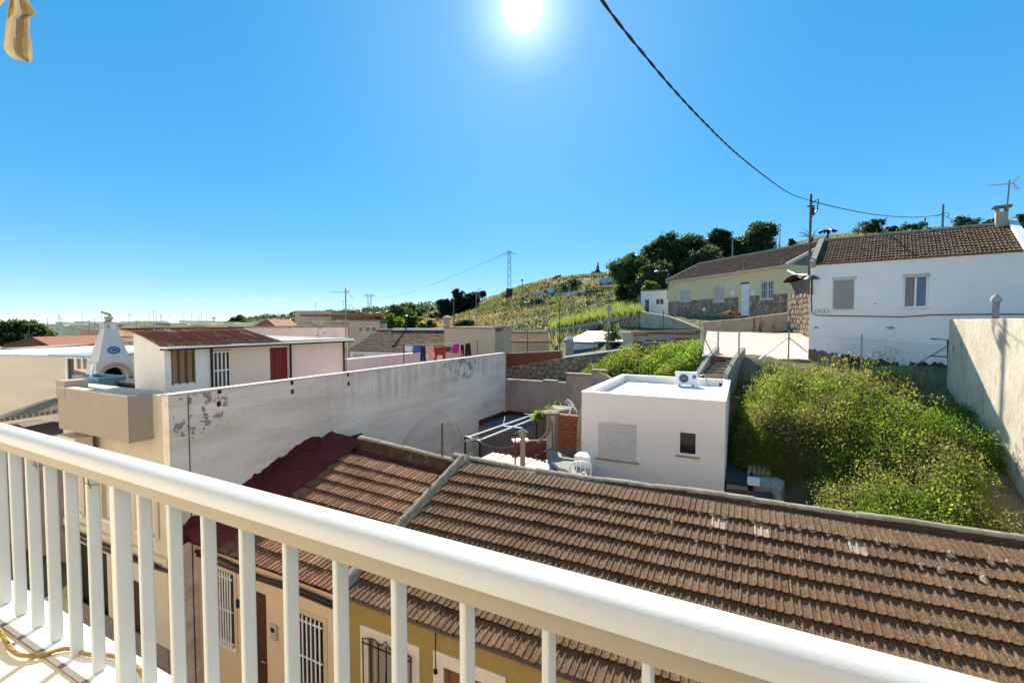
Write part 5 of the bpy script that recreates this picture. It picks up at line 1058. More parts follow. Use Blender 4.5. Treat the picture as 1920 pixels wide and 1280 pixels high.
m.tube([a.lerp(b, t)+Vector((0, 0, -.75*4*t*(1-t)*.5)) for t in np.linspace(0, 1, 24)], .018, 5); c_ = P2+(P2-PT)*.6+Vector((0, 0, -.7)); m.tube([b.lerp(c_, t)+Vector((0, 0, -.5*4*t*(1-t)*.5)) for t in np.linspace(0, 1, 12)], .016, 5)
tag(m.build('overhead_wire', MATS['weathered_cable']), 'thin overhead wire running on behind the white house roof', 'cable')
q = thing('utility_pole', 'second thin pole standing behind the white house roof carrying the wire', 'utility pole', (P2.x, P2.y, gz(P2.x, P2.y))); m = MB(); m.tube([(0, 0, -.3), (0, 0, PD(1768, 383, 31).z-q.location.z)], .07, 8, .06); m.build('shaft', pole_grey, q); m = MB(); zz = P2.z-q.location.z; m.tube([(-.3, 0, zz-.1), (0, 0, zz+.1), (.25, 0, zz+.05), (.3, 0, zz-.2)], .02, 5); m.build('bracket', black_metal, q)
# ------------------------------------------------------------------ tall yard wall at the right edge, with stove pipe
def mk_rw():
    m, t, b = nodes('stained_yard_wall'); g = geo(t)
    col = ramp(t, noise(t, g, .9, 8, .68, (1, 1, .6)), [(.3, (.40, .33, .22)), (.5, (.60, .53, .40)), (.75, (.76, .70, .58))])
    k = ramp(t, noise(t, g, 5, 8, .72, (1, 1, .35)), [(.52, (0, 0, 0)), (.66, (1, 1, 1))]); k2 = ramp(t, noise(t, g, .8, 4, .5, None, (3, 2, 9)), [(.40, (0, 0, 0)), (.58, (1, 1, 1))])
    col = mix(t, fmath(t, 'MULTIPLY', fmath(t, 'MULTIPLY', k, k2), .85), col, (.17, .15, .10)); t.links.new(col, b.inputs['Base Color']); b.inputs['Roughness'].default_value = .92; bumpn(t, b, noise(t, g, 11, 8, .7), .5, .03); return m
e0 = PD(1780, 600, 13.6); RX = e0.x
rw = thing('yard_wall', 'tall stained cream yard wall at the right edge, half in shadow', 'wall', (RX, 0, 0)); m = MB(); nn = 24
m.prism([(0, y, -6) for y in (e0.y, 8.8)]+[(0, 8.8+(e0.y-8.8)*i/nn, .09+.012*math.sin(i*1.7)) for i in range(nn+1)], (.28, 0, 0)); m.build('wall', mk_rw(), rw, bevel=.012)
pp = PD(1869, 597, 12.3); sp_ = thing('stove_pipe', 'grey cement stove pipe with domed cap above the cream yard wall', 'flue', (PD(1868, 560, 13.2).x, PD(1868, 560, 13.2).y, -.55))
m = MB(); m.tube([(0, 0, -4), (0, 0, 1.12)], .075, 12); m.build('pipe', concrete, sp_, smooth=True); m = MB(); m.lathe([(.075, 1.121), (.115, 1.14), (.12, 1.22), (.09, 1.30), (.03, 1.34), (.02, 1.39), (.003, 1.40)], (0, 0, 0), 14); m.build('cap', M('pale_cowl', (.52, .49, .45), None, 5, .8), sp_, smooth=True)
# ------------------------------------------------------------------ pale yellow house
yh = Frame(PD(1253, 605, 40.8), PD(1475, 605, 29.0), .45); YH = yh.thing('yellow_house', 'pale yellow house with stone dado, white door and brown tiled roof', 'house'); yW = yh.W; yE = 3.62-.45
wins = [yh.rect(1276, 543, 1295, 565), yh.rect(1339, 536, 1358, 566), yh.rect(1426, 526, 1450, 561)]; dr = yh.rect(1387, 529, 1404, 578)
ops = [*wins, (dr[0], dr[1], -.1, dr[3])]
m = MB(); m.wall(0, yW, -.4, yE, 0, .3, ops); m.build('front_wall', yellow_pl, YH)
m = MB(); m.box(0, .3, .301, 6.4, -.4, yE); m.box(yW-.3, yW, .301, 6.4, -.4, yE); m.box(.301, yW-.301, 6.1, 6.4, -.4, yE); m.prism([(yW-.3, .0, yE+.001), (yW-.3, 3.2, yE+1.58), (yW-.3, 6.4, yE+.001)], (.3, 0, 0)); m.prism([(0, .0, yE+.001), (0, 3.2, yE+1.58), (0, 6.4, yE+.001)], (.3, 0, 0)); m.build('side_wall', yellow_pl, YH)
dado = yh.at(1253, 566)[1]; dz = lambda x: dado
def mk_stone():
    m, t, b = nodes('stone_cladding'); g = geo(t); v = N(t, 'ShaderNodeTexVoronoi'); v.inputs['Scale'].default_value = 4.2; t.links.new(g, v.inputs['Vector'])
    v2 = N(t, 'ShaderNodeTexVoronoi', feature='DISTANCE_TO_EDGE'); v2.inputs['Scale'].default_value = 4.2; t.links.new(g, v2.inputs['Vector'])
    s = N(t, 'ShaderNodeSeparateColor'); t.links.new(v.outputs['Color'], s.inputs[0]); col = ramp(t, s.outputs[0], [(0, (.26, .15, .10)), (.4, (.40, .26, .17)), (.75, (.50, .36, .25)), (1, (.30, .21, .16))])
    e = ramp(t, v2.outputs['Distance'], [(.02, (0, 0, 0)), (.07, (1, 1, 1))]); col = mix(t, e, (.12, .10, .085), col); t.links.new(col, b.inputs['Base Color']); b.inputs['Roughness'].default_value = .9; bumpn(t, b, e, .8, .05); return m
stone_clad = mk_stone()
for xa, xb_ in ((.002, dr[0]-.12), (dr[1]+.12, yW-.002)):
    m = MB(); m.wall(xa, xb_, -.39, dado, -.035, -.003, [(w_[0]-.001, w_[1]+.001, w_[2], w_[3]) for w_ in wins]); m.build('stone_dado', stone_clad, YH)
for w_ in wins[:2]: window(YH, *w_, kind='grille', y=0, rec=.12, nb=7, pane=M('pinkish_blind', (.55, .46, .42), None, 3, .6))
window(YH, *wins[2], kind='grille', y=0, rec=.12, nb=8)
door(YH, dr[0], dr[1], .02, dr[3]-.12, pvc_white, rec=.14); m = MB(); m.box(dr[0], dr[1], .11, .14, dr[3]-.119, dr[3]-.005); m.build('fanlight', glass_dark, YH)
m = MB(); m.box(-.1, yW+.1, -.25, .29, yE-.16, yE-.002); m.build('cornice', M('cornice_pink', (.66, .54, .44), None, 3, .85), YH)
m = MB(); m.prism([(yW+.001, -.25, yE-.16), (yW+.001, 3.2, yE+1.42), (yW+.001, 3.2, yE+1.62), (yW+.001, -.25, yE+.05)], (.12, 0, 0)); m.build('verge_board', MATS['cornice_pink'], YH)
for px, py in ((1375, 549), (1413, 549), (1321, 580)): x, z = yh.at(px, py); m = MB(); m.box(x-.17, x+.17, -.06, -.036, z-.14, z+.14); m.build('meter_box', pvc_white, YH)
brown_tile = M('dark_brown_tile', (.15, .075, .05), (.09, .045, .03), 3, .92, .5, 30, (.22, .14, .1), 1.2, .58, .1)
joined_tiles(YH, -.05, yW+.1, -.30, yE-.0, math.atan2(1.6, 3.4), 11, .24, .34, mat=brown_tile)
m = MB(); m.prism([(-.05, -.2, yE-.001), (-.05, 3.2, yE+1.55), (-.05, 6.6, yE-.001)], (yW+.1, 0, 0)); m.build('roof_deck', concrete_dark, YH); m = MB(); m.tube([(-.05, 3.2, yE+1.66), (yW+.1, 3.2, yE+1.66)], .09, 7); m.tube([(-.06, -.25, yE+.06), (-.06, 3.2, yE+1.66)], .08, 6); m.build('ridge_cap', M('pale_ridge', (.42, .34, .27), None, 4, .9), YH)
lp = PD(1252, 540, 40.3); sl2 = thing('street_lamp', 'street lamp on a curved arm at the left corner of the yellow house', 'street lamp', (lp.x, lp.y, 2.0)); zt_ = PD(1252, 508, 40.3).z-2.0; m = MB(); m.tube(smooth_path([(0, 0, 0), (0, 0, zt_-.15), tuple(-camr*.25+Vector((0, 0, zt_))), tuple(-camr*.8+Vector((0, 0, zt_-.02)))], 5), .04, 6); m.build('arm', pole_grey, sl2)
m = MB(); m.lathe([(.03, .06), (.10, .03), (.24, -.03), (.20, -.09), (.05, -.12)], tuple(-camr*.95+Vector((0, 0, zt_))), 12); m.build('lamp_head', grey_metal, sl2, smooth=True)
# red canopy and stone wall between the two houses
gw = Frame(PD(1478, 605, 26.0), PD(1530, 605, 22.0), -1.4); GW = gw.thing('rubble_wall', 'tall rubble stone wall closing the gap between yellow and white house', 'wall'); zt_ = gw.at(1500, 525)[1]; m = MB(); m.box(0, gw.W, .02, .4, 0, zt_); m.build('core', mortar_mat, GW); stones(GW, gw.W, lambda x: zt_-.05, .1, .34, 0, stone_mat, 5, 120)
cnp = gw.thing('canopy', 'dark red curved canopy above the rubble stone wall', 'canopy'); m = MB(); cw = gw.W*.8
m.v = [(.05+cw*i/10, y, zt_+.03+.35*math.sin(math.pi*i/10)**.8*k) for y, k in ((-.35, .75), (.9, 1)) for i in range(11)]; m.f = [(i, i+1, 12+i, 11+i) for i in range(10)]; o = m.build('sheet', M('dark_red_sheet', (.06, .012, .015), None, 3, .6), cnp, smooth=True); s_ = o.modifiers.new('t', 'SOLIDIFY'); s_.thickness = .03
m = MB(); m.tube([yh.w(yW, -.1, yE-.35)-gw.o, gw.w(gw.W*.7, -.3, zt_+.05)-gw.o], .06, 6); m.xform(Matrix.Rotation(-gw.rz, 4, 'Z')); m.build('strut', MATS['cornice_pink'], cnp)
# ------------------------------------------------------------------ sunlit pad, retaining walls, steps
pd = thing('concrete_pad', 'bright sunlit pinkish concrete yard behind the chain link fence', 'pad', (0, 0, 0)); q = [PD(1316, 668, 17.8), PD(1520, 676, 17.7), PD(1530, 627, 24.0), PD(1326, 622, 24.0)]; q = [Vector((p.x, p.y, p.z+.03)) for p in q]
m = MB(); n_ = 8
for i in range(n_+1):
    for j in range(n_+1): m.v.append(tuple((q[0].lerp(q[1], j/n_)).lerp(q[3].lerp(q[2], j/n_), i/n_)+Vector((0, 0, .02*math.sin(i+j*2)))))
for i in range(n_):
    for j in range(n_): a = i*(n_+1)+j; m.f.append((a, a+1, a+n_+2, a+n_+1))
m.build('surface', M('pinkish_concrete', (.70, .55, .46), (.62, .48, .40), 2.5, .9, .4, 20, (.38, .29, .23), 1.4, .6, .1), pd, smooth=True)
m = MB(); p_ = [q[0], q[1]]; m.prism([q[0]+Vector((0, -.12, -.9)), q[1]+Vector((0, -.12, -.9)), q[1]+Vector((0, -.12, -.03)), q[0]+Vector((0, -.12, -.03))], (0, .11, 0)); m.build('edge', M('brown_edge', (.13, .06, .05), None, 4, .9), pd)
r1 = Frame(PD(1322, 605, 26.5), PD(1478, 605, 26.5), -1.3); R1 = r1.thing('retaining_wall', 'stained concrete retaining wall in front of the yellow house door', 'wall'); t0 = r1.at(1330, 603)[1]; t1 = r1.at(1470, 586)[1]
stain = M('streaked_concrete', (.66, .53, .36), (.46, .35, .23), 2.2, .95, .5, 15, (.15, .10, .07), 1.6, .55, .12, None, (2.5, 2.5, .5))
m = MB(); m.prism([(0, 0, 0), (r1.W, 0, 0), (r1.W, 0, t1), (r1.W*.5, 0, (t0+t1)/2-.05), (0, 0, t0)], (0, .3, 0)); m.build('wall', stain, R1)
fb = PD(1372, 590, 29.0); 
r2 = Frame(PD(1201, 605, 35), PD(1318, 605, 30), -1.4); R2 = r2.thing('ramp_wall', 'pale concrete ramp wall sloping down from the small white building', 'wall'); ts = [r2.at(1201, 584)[1], r2.at(1250, 592)[1], r2.at(1285, 605)[1], r2.at(1318, 618)[1]]; xs = [0, r2.at(1250, 600)[0], r2.at(1285, 600)[0], r2.W]
m = MB(); m.prism([(0, 0, 0), (r2.W, 0, 0)]+[(x, 0, z) for x, z in zip(xs[::-1], ts[::-1])], (0, .3, 0)); m.build('wall', M('pale_streaked', (.44, .40, .32), (.33, .30, .24), 2.2, .95, .5, 15, (.22, .19, .15), 1.6, .57, .12, None, (2.5, 2.5, .5)), R2)
r3 = Frame(PD(1160, 605, 37), PD(1203, 605, 35.2), -1.6); R3 = r3.thing('rubble_wall', 'rough brown rubble bank wall left of the concrete ramp', 'wall'); zt_ = r3.at(1190, 586)[1]; m = MB(); m.prism([(0, .02, 0), (r3.W, .02, 0), (r3.W, .02, zt_), (0, .02, zt_-.5)], (0, .3, 0)); m.build('core', mortar_mat, R3); stones(R3, r3.W, lambda x: zt_-.5+.5*x/r3.W, .0, .36, 0, stone_mat, 8, 60)
r4 = Frame(PD(1015, 605, 44), PD(1170, 605, 37.5), -2.6); R4 = r4.thing('retaining_wall', 'long brown retaining wall with grey coping below the reeds', 'wall'); ta, tb_ = r4.at(1020, 627)[1], r4.at(1168, 600)[1]; m = MB(); m.prism([(0, 0, 0), (r4.W, 0, 0), (r4.W, 0, tb_), (0, 0, ta)], (0, .35, 0)); m.build('wall', M('brown_wall', (.30, .23, .15), (.22, .17, .11), 2, .95, .6, 15), R4); m = MB(); m.prism([(0, -.06, ta), (r4.W, -.06, tb_), (r4.W, -.06, tb_+.3), (0, -.06, ta+.3)], (0, .5, 0)); m.build('coping', concrete, R4)
# rubble retaining wall with brick courses on top
sw = Frame(PD(946, 605, 26.5), PD(1312, 605, 22.6), -4.2); SW = sw.thing('rubble_wall', 'long rubble stone retaining wall rising behind the back yards', 'wall'); tp = [(950, 690), (1055, 672), (1181, 656), (1186, 644), (1311, 637)]; tpx = [(sw.at(*p)) for p in tp]
def top_sw(x):
    return float(np.interp(x, [p[0] for p in tpx], [p[1] for p in tpx]))
m = MB(); m.prism([(0, .02, 0), (sw.W, .02, 0)]+[(p[0], .02, p[1]) for p in tpx[::-1]], (0, .4, 0)); m.build('core', mortar_mat, SW); stones(SW, sw.W, lambda x: top_sw(x)-.02, .9, .36, 0, stone_mat, 12, 300)
m = MB(); a, b = sw.at(1057, 671), sw.at(1181, 655); m.prism([(a[0], -.08, a[1]+.003), (b[0], -.08, b[1]+.003), (b[0], -.08, b[1]+.07), (a[0], -.08, a[1]+.07)], (0, .5, 0)); m.build('coping', plaster_white, SW)
def brick_rows(par, poly_x, zlo, zhi, y, bl=.25, bh=.095):
    mb = MB(); z = min(zlo(x) for x in poly_x); r_ = 0
    while z < max(zhi(x) for x in poly_x):
        x = poly_x[0]-(bl/2 if r_ % 2 else 0)
        while x < poly_x[-1]:
            xa, xb_ = max(x, poly_x[0]), min(x+bl-.012, poly_x[-1]); xm = (xa+xb_)/2
            if xb_-xa > .04 and zlo(xm)-.03 < z and z+bh < zhi(xm)+.02: mb.box(xa, xb_, y+random.uniform(-.008, .008), y+.05, z+.006, z+bh-.006)
            x += bl
        z += bh; r_ += 1
    o = mb.build('bricks', brick_mat, par); o['kind'] = 'stuff'
bk = sw.thing('brick_wall', 'red brick wall standing on the left end of the rubble wall', 'wall'); xl, xr = sw.at(949, 675)[0], sw.at(1053, 668)[0]; zl, zrr = sw.at(949, 664)[1], sw.at(1053, 659)[1]
lo = lambda x: top_sw(x)+.02; hi = lambda x: zl+(zrr-zl)*(x-xl)/(xr-xl)
m = MB(); m.prism([(xl, .06, lo(xl)), (xr, .06, lo(xr)), (xr, .06, hi(xr)), (xl, .06, hi(xl))], (0, .15, 0)); m.build('core', mortar_mat, bk); brick_rows(bk, [xl, xr], lo, hi, .02); m = MB(); m.prism([(xl-.02, -.03, hi(xl)+.004), (xr+.02, -.03, hi(xr)+.004), (xr+.02, -.03, hi(xr)+.05), (xl-.02, -.03, hi(xl)+.05)], (0, .3, 0)); m.build('coping', cap_mat, bk)
bk2 = sw.thing('brick_wall', 'brick and render band on the right end of the rubble wall below the ramp', 'wall'); xl2, xr2 = sw.at(1187, 632)[0], sw.at(1312, 632)[0]; lo2 = lambda x: top_sw(x)+.02; h2a, h2b = sw.at(1187, 624)[1], sw.at(1312, 620)[1]; hi2 = lambda x: h2a+(h2b-h2a)*(x-xl2)/(xr2-xl2)
m = MB(); m.prism([(xl2, .06, lo2(xl2)), (xr2, .06, lo2(xr2)), (xr2, .06, hi2(xr2)), (xl2, .06, hi2(xl2))], (0, .2, 0)); m.build('core', concrete, bk2); brick_rows(bk2, [xl2, xr2], lambda x: hi2(x)-.16, lambda x: hi2(x)-.02, .02); brick_rows(bk2, [xl2, xr2], lo2, lambda x: lo2(x)+.12, .02)
m = MB(); m.prism([(xl2-.1, -.06, hi2(xl2)+.004), (xr2+.05, -.06, hi2(xr2)+.004), (xr2+.05, -.06, hi2(xr2)+.07), (xl2-.1, -.06, hi2(xl2)+.07)], (0, .4, 0)); m.build('coping', cap_mat, bk2)
# steps with sloping cheeks
stp = thing('garden_steps', 'concrete garden steps between two sloping cheek walls', 'steps', (0, 0, 0)); b0_, t0_ = PD(1337, 706, 16.7), PD(1366, 668, 18.1); n_ = 7; dd = (t0_-b0_); hd = Vector((dd.x, dd.y, 0)); sd = Vector((hd.y, -hd.x, 0)).normalized()
for i in range(n_):
    a = b0_+hd*(i/n_); z = b0_.z+dd.z*(i+1)/n_; m = MB(); m.prism([(a-sd*.32).xy[:]+(z-.35,), (a+sd*.32).xy[:]+(z-.35,), (a+sd*.32).xy[:]+(z,), (a-sd*.32).xy[:]+(z,)], hd/n_*1.02); m.build('step', M('step_brown', (.34, .25, .17), None, 5, .9, .4), stp)
for s, ht in ((-1, .36), (1, .36)):
    a = b0_+sd*s*.40-hd*.12; b = t0_+sd*s*.40+hd*.1; m = MB(); m.prism([a+Vector((0, 0, -.7)), b+Vector((0, 0, -.9)), b+Vector((0, 0, ht)), a.lerp(b, .5)+Vector((0, 0, ht*.95)), a+Vector((0, 0, .12))], sd*s*.16); m.build('cheek_wall', M('greenish_concrete', (.36, .36, .27), (.28, .28, .21), 4, .9, .3), stp)
# chain link fence along the pad
fpts = [(1318, 613, 665, 18.2), (1346, 617, 668, 17.8), (1385, 616, 672, 17.3), (1478, 620, 679, 17.0), (1614, 627, 690, 15.8), (1777, 636, 712, 13.75)]
fc = thing('chain_link_fence', 'sagging chain link fence on thin posts above the overgrown slope', 'fence', (0, 0, 0)); foot = []
for px, yt, yb_, d in fpts:
    b = PD(px, yb_, d); t = PD(px, yt, d); foot.append(b); m = MB(); m.tube([(b.x, b.y, b.z-.3), (b.x, b.y, t.z)], .028, 7); m.build('post', grey_metal, fc)
for (px, py, d), (qx, qy, qd) in (((1478, 632, 17), (1424, 673, 17.1)), ((1478, 632, 17), (1514, 660, 16.8)), ((1318, 628, 18.2), (1336, 664, 17.9)), ((1774, 650, 13.75), (1706, 690, 14.4))): m = MB(); m.tube([PD(px, py, d), PD(qx, qy, qd)], .022, 6); m.build('brace', grey_metal, fc)
fence_mesh([f for f in foot], 1.0).build('wire_mesh', wire, fc)
m = MB(); a = PD(1746, 635, 13.7); b = PD(1777, 637, 13.7); m.tube([a, b, PD(1779, 712, 13.7)], .022, 6); m.tube([PD(1744, 667, 13.7), PD(1777, 669, 13.7)], .018, 6); m.build('gate_frame', black_metal, fc)
# ------------------------------------------------------------------ houses and sheds in the middle distance
def box_house(name, label, px0, px1, d0, d1, ytop, zb, mat, deep=5, roofm=None, wins=(), par=.12, kind='glass', parapet=True, cat='house', group=None):
    f = frame(px0, d0, px1, d1, zb); t = f.thing(name, label, cat, group); zt_ = f.at((px0+px1)/2, ytop)[1]; ops = [f.rect(*w_) for w_ in wins]
    m = MB(); m.wall(0, f.W, 0, zt_, 0, .2, ops); m.build('front_wall', mat, t); m = MB(); m.box(0, f.W, .201, deep, 0, zt_-.15); m.build('body', mat, t)
    if parapet: m = MB(); m.box(-.06, f.W+.06, -.05, deep+.05, zt_+.001, zt_+.09); m.build('coping', roofm or cap_mat, t)
    for o in ops: window(t, *o, kind=kind, rec=.1, fr=.04, sill=False)
    return f, t, zt_
def tile_house(name, label, px0, px1, d0, d1, yeave, yridge, zb, mat, deep=3.0, wins=(), back=True, tmat=None, cat='house', nc=None):
    f = frame(px0, d0, px1, d1, zb); t = f.thing(name, label, cat); ze = f.at((px0+px1)/2, yeave)[1]; zr_ = f.at((px0+px1)/2, yridge, deep)[1]; ops = [f.rect(*w_) for w_ in wins]
    m = MB(); m.wall(0, f.W, 0, ze, 0, .25, ops); m.build('front_wall', mat, t); m = MB(); m.box(0, f.W, .251, deep*2, 0, ze-.05); m.build('body', mat, t)
    ph = math.atan2(zr_-ze, deep); n_ = nc or int(math.hypot(zr_-ze, deep)/.34); joined_tiles(t, -.1, f.W+.1, -.15, ze, ph, n_+1, .28, .34, mat=tmat)
    m = MB(); m.prism([(-.1, -.1, ze-.02), (-.1, deep, zr_-.03), (-.1, deep*2, ze-.02)], (f.W+.2, 0, 0)); m.build('roof_deck', concrete_dark, t); m = MB(); m.tube([(-.1, deep, zr_+.06), (f.W+.1, deep, zr_+.06)], .11, 7); m.build('ridge_cap', cap_mat, t)
    for o in ops: window(t, *o, kind='shutter', rec=.08, fr=.03, sill=False)
    return f, t, ze, zr_
f, t, ze, zr_ = tile_house('tiled_cottage', 'white cottage with grey lichen tile roof behind the clothes line', 656, 836, 27.5, 26.0, 659, 621, -6, plaster_white, 3.4, [(661, 663, 683, 676)])
m = MB(); m.box(1.0, f.W, 3.25, 3.75, zr_+.08, zr_+.2); m.build('white_capping', pvc_white, t)
x, z = f.at(761, 617, 3.3); m = MB(); m.tube([(x, 3.3, z-.2), (x, 3.3, z+.75)], .07, 8); m.lathe([(.08, .75), (.15, .80), (.14, .86), (.03, .92)], (x, 3.3, z), 10); m.build('flue', black_metal, t)
f, t, zt_ = box_house('beige_box_house', 'plain beige flat-roofed box house right of the hanging laundry', 833, 928, 25.0, 24.4, 616, -6, M('sandy_render', (.58, .46, .31), (.51, .41, .28), 1.5, .9, .2, 30), 4)
x, z = f.at(837, 616, .6); m = MB(); m.tube([(x+.05, .6, z-.3), (x+.05, .6, z+.50)], .13, 10); m.lathe([(.13, .50), (.27, .55), (.25, .62), (.06, .72)], (x+.05, .6, z), 12); tag(m.build('chimney_pipe', concrete, smooth=True), 'fat pale chimney pipe with mushroom cap on the beige box house', 'chimney'); bpy.data.objects['chimney_pipe'].location = f.o; bpy.data.objects['chimney_pipe'].rotation_euler = (0, 0, f.rz)
box_house('narrow_peach_house', 'narrow peach house with tall dark doorway beside the beige box', 926, 948, 26.4, 26.4, 613, -6, peach, 4, wins=[(934, 630, 940, 664)])
tile_house('peach_cottage', 'peach cottage with pale tiled roof behind the red brick wall', 946, 1030, 33, 33, 641, 625, -5, peach, 2.6)
f, t, zt_ = box_house('garden_shed', 'pale sunlit garden shed with white roof behind the rubble wall', 1068, 1120, 33, 32, 644, -3.6, plaster_white, 4, wins=[(1071, 655, 1080, 664), (1086, 656, 1094, 663), (1100, 656, 1112, 664)]); m = MB(); m.prism([(-.1, -.15, zt_+.1), (f.W+.1, -.15, zt_+.1), (f.W+.1, 4, zt_+.75), (-.1, 4, zt_+.75)], (0, 0, .06)); m.build('roof', pvc_white, t)
f = frame(1064, 29, 1070, 29, -3.2); t = f.thing('gate_pier', 'pale gate pier with pointed cap behind the rubble wall', 'pier'); z = f.at(1067, 637)[1]; m = MB(); m.box(-.06, f.W+.2, 0, .35, 0, z); m.build('shaft', concrete, t); m = MB(); m.box(-.14, f.W+.28, -.08, .43, z+.001, z+.2, .16); m.build('cap', plaster_white, t)
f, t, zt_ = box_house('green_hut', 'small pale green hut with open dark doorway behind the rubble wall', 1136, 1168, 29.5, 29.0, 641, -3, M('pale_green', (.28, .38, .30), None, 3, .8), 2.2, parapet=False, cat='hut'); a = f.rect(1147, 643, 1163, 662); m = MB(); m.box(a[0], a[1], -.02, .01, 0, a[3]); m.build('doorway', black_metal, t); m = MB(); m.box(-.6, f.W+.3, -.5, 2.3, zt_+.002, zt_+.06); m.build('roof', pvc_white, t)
f = frame(1168, 28.4, 1184, 28, -3); t = f.thing('gate_pier', 'cream masonry pier with peach top left of the brick band', 'pier'); z = f.at(1176, 626)[1]; m = MB(); m.box(0, f.W, 0, .5, 0, z); m.build('shaft', plaster_cream, t); m = MB(); m.box(-.4, f.W+.1, -.05, .55, z+.001, z+.1); m.build('cap', peach, t)
f, t, zt_ = box_house('small_white_building', 'small white flat-roofed building left of the yellow house', 1201, 1253, 46, 44, 545, .2, plaster_white, 5, wins=[(1229, 560, 1244, 571), (1208, 561, 1217, 590)])
f = frame(1225, 46.5, 1243, 46.5, 2.6); 
# masonry between: far side houses seen over the terrace
f, t, zt_ = box_house('concrete_terrace_house', 'unfinished terrace house with dark roof band above the pink wall', 655, 712, 34, 34, 602, -7.6, M('drab_beige', (.56, .44, .31), (.46, .36, .25), 2, .9, .3), 2, wins=[(672, 612, 680, 622), (684, 612, 706, 622)])
m = MB(); m.box(-3.4, f.W+.2, -.4, 2.2, zt_+.35, zt_+.5); m.build('upper_slab', brick_mat, t); m = MB(); m.box(-1.4, f.W-.4, .2, 2, zt_+.1, zt_+.349); m.build('upper_floor', M('drab_brown', (.22, .15, .11), None, 3, .9), t)
wf, t, zt_ = box_house('warehouse', 'long grey warehouse with thin flat roof on the skyline', 553, 622, 150, 150, 583, -9, M('grey_cladding', (.62, .46, .31), (.57, .42, .28), .4, .7, .1, 5), 30, M('roof_edge', (.16, .15, .15), None, 1, .8), cat='warehouse')
antenna('tv_antenna', 'tall television antenna on a grey mast beside the terrace lean-to', PD(649, 700, 17.4), PD(648, 541, 17.4), -camr+camf*.15, .024, 8, .5, k=.62)
antenna('tv_antenna', 'slim television antenna standing on the beige box house', PD(893, 617, 26), PD(893, 546, 26), -camr*.6+camf*.5, .022, 8, .5, k=.7)
m = MB(); p = PD(881, 617, 26.2); m.tube([(0, 0, -.2), (0, 0, PD(881, 585, 26.2).z-p.z)], .016, 6); o = tag(m.build('thin_mast', black_metal), 'thin bare mast left of the slim antenna on the beige box house', 'pole'); o.location = p
# rows of far town houses on the left: (left, right, top, depth, colour, label, windows)
TOWN = [
 (0, 42, 655, 40, (.42, .36, .28), 'low drab house below the dark tree at the left edge', 2), (96, 172, 632, 70, (.50, .42, .33), 'beige row house with dark eaves left of the oven flue', 4), (88, 118, 610, 120, (.55, .50, .47), 'pale far house left of the white cube on the skyline', 2),
 (118, 131, 608, 130, (.80, .78, .76), 'bright white far cube between the dark tree and the oven', 0), (130, 156, 610, 120, (.50, .46, .44), 'grey-beige far house left of the oven flue', 2), (40, 96, 650, 55, (.40, .33, .27), 'brown row house below the terracotta roof', 3),
 (150, 186, 618, 95, (.40, .28, .22), 'far brown-red house touching the left of the oven flue', 2), (168, 190, 607, 110, (.45, .45, .47), 'grey far house just behind the oven cap', 1), (214, 232, 608, 110, (.47, .48, .52), 'blue-grey far block right of the oven cap', 1),
 (232, 262, 622, 80, (.50, .44, .33), 'sandy far house right of the oven hood', 2), (230, 256, 611, 105, (.62, .52, .42), 'far house with pale balcony right of the oven cap', 2), (222, 262, 640, 52, (.33, .29, .26), 'dark grey house between oven and lean-to', 3),
 (255, 285, 604, 120, (.55, .50, .42), 'far cream house with sloping shed above the corrugated roof', 2), (283, 320, 606, 118, (.55, .44, .38), 'far pinkish house above the left of the corrugated roof', 2), (318, 352, 607, 115, (.52, .44, .42), 'far mauve house above the middle of the corrugated roof', 3),
 (350, 392, 610, 100, (.46, .40, .36), 'far taupe house above the right of the corrugated roof', 3), (395, 420, 604, 140, (.60, .55, .48), 'far cream house with white stairs left of the dark trees', 1), (425, 455, 612, 85, (.40, .38, .33), 'grey-green flat block left of the pink wall', 1),
 (455, 500, 617, 70, (.34, .30, .25), 'low brown block behind the left end of the pink wall', 2), (500, 540, 612, 95, (.58, .48, .38), 'low peach block behind the pink wall', 2), (560, 620, 612, 60, (.36, .32, .27), 'weathered grey roof block behind the pink wall', 2), (620, 660, 606, 55, (.34, .27, .22), 'cluttered brown roof block next to the tall antenna', 1),
 (104, 124, 604, 150, (.70, .62, .52), 'small cream far house above the beige row house', 1), (140, 160, 603, 160, (.62, .54, .46), 'pale far house on the skyline just left of the oven finial', 1), (226, 246, 603, 150, (.66, .60, .52), 'pale far house on the skyline right of the oven finial', 2), (262, 280, 612, 90, (.58, .36, .26), 'reddish far house between oven and corrugated roof', 1),
 (300, 316, 602, 170, (.70, .64, .56), 'tiny cream house on the skyline above the lean-to left part', 1), (336, 350, 601, 170, (.74, .70, .62), 'tiny white house on the skyline above the lean-to middle', 1), (372, 398, 603, 150, (.60, .50, .42), 'tan far house on the skyline above the lean-to right part', 2), (408, 432, 608, 130, (.70, .60, .50), 'pale far house left of the rounded skyline trees', 1), (462, 484, 608, 130, (.60, .46, .36), 'brown far house left of the brick gable house', 1), (520, 548, 606, 120, (.66, .54, .42), 'cream far house right of the brick gable house', 2), (585, 610, 600, 75, (.52, .42, .33), 'weathered brown house below the warehouse', 2), (630, 652, 598, 70, (.50, .38, .30), 'brown upper storey left of the tall antenna mast', 1),
 (60, 90, 612, 160, (.58, .55, .52), 'faint pale far house right of the dark tree top', 1), (0, 30, 640, 60, (.46, .40, .34), 'small house under the dark tree at far left', 1)]
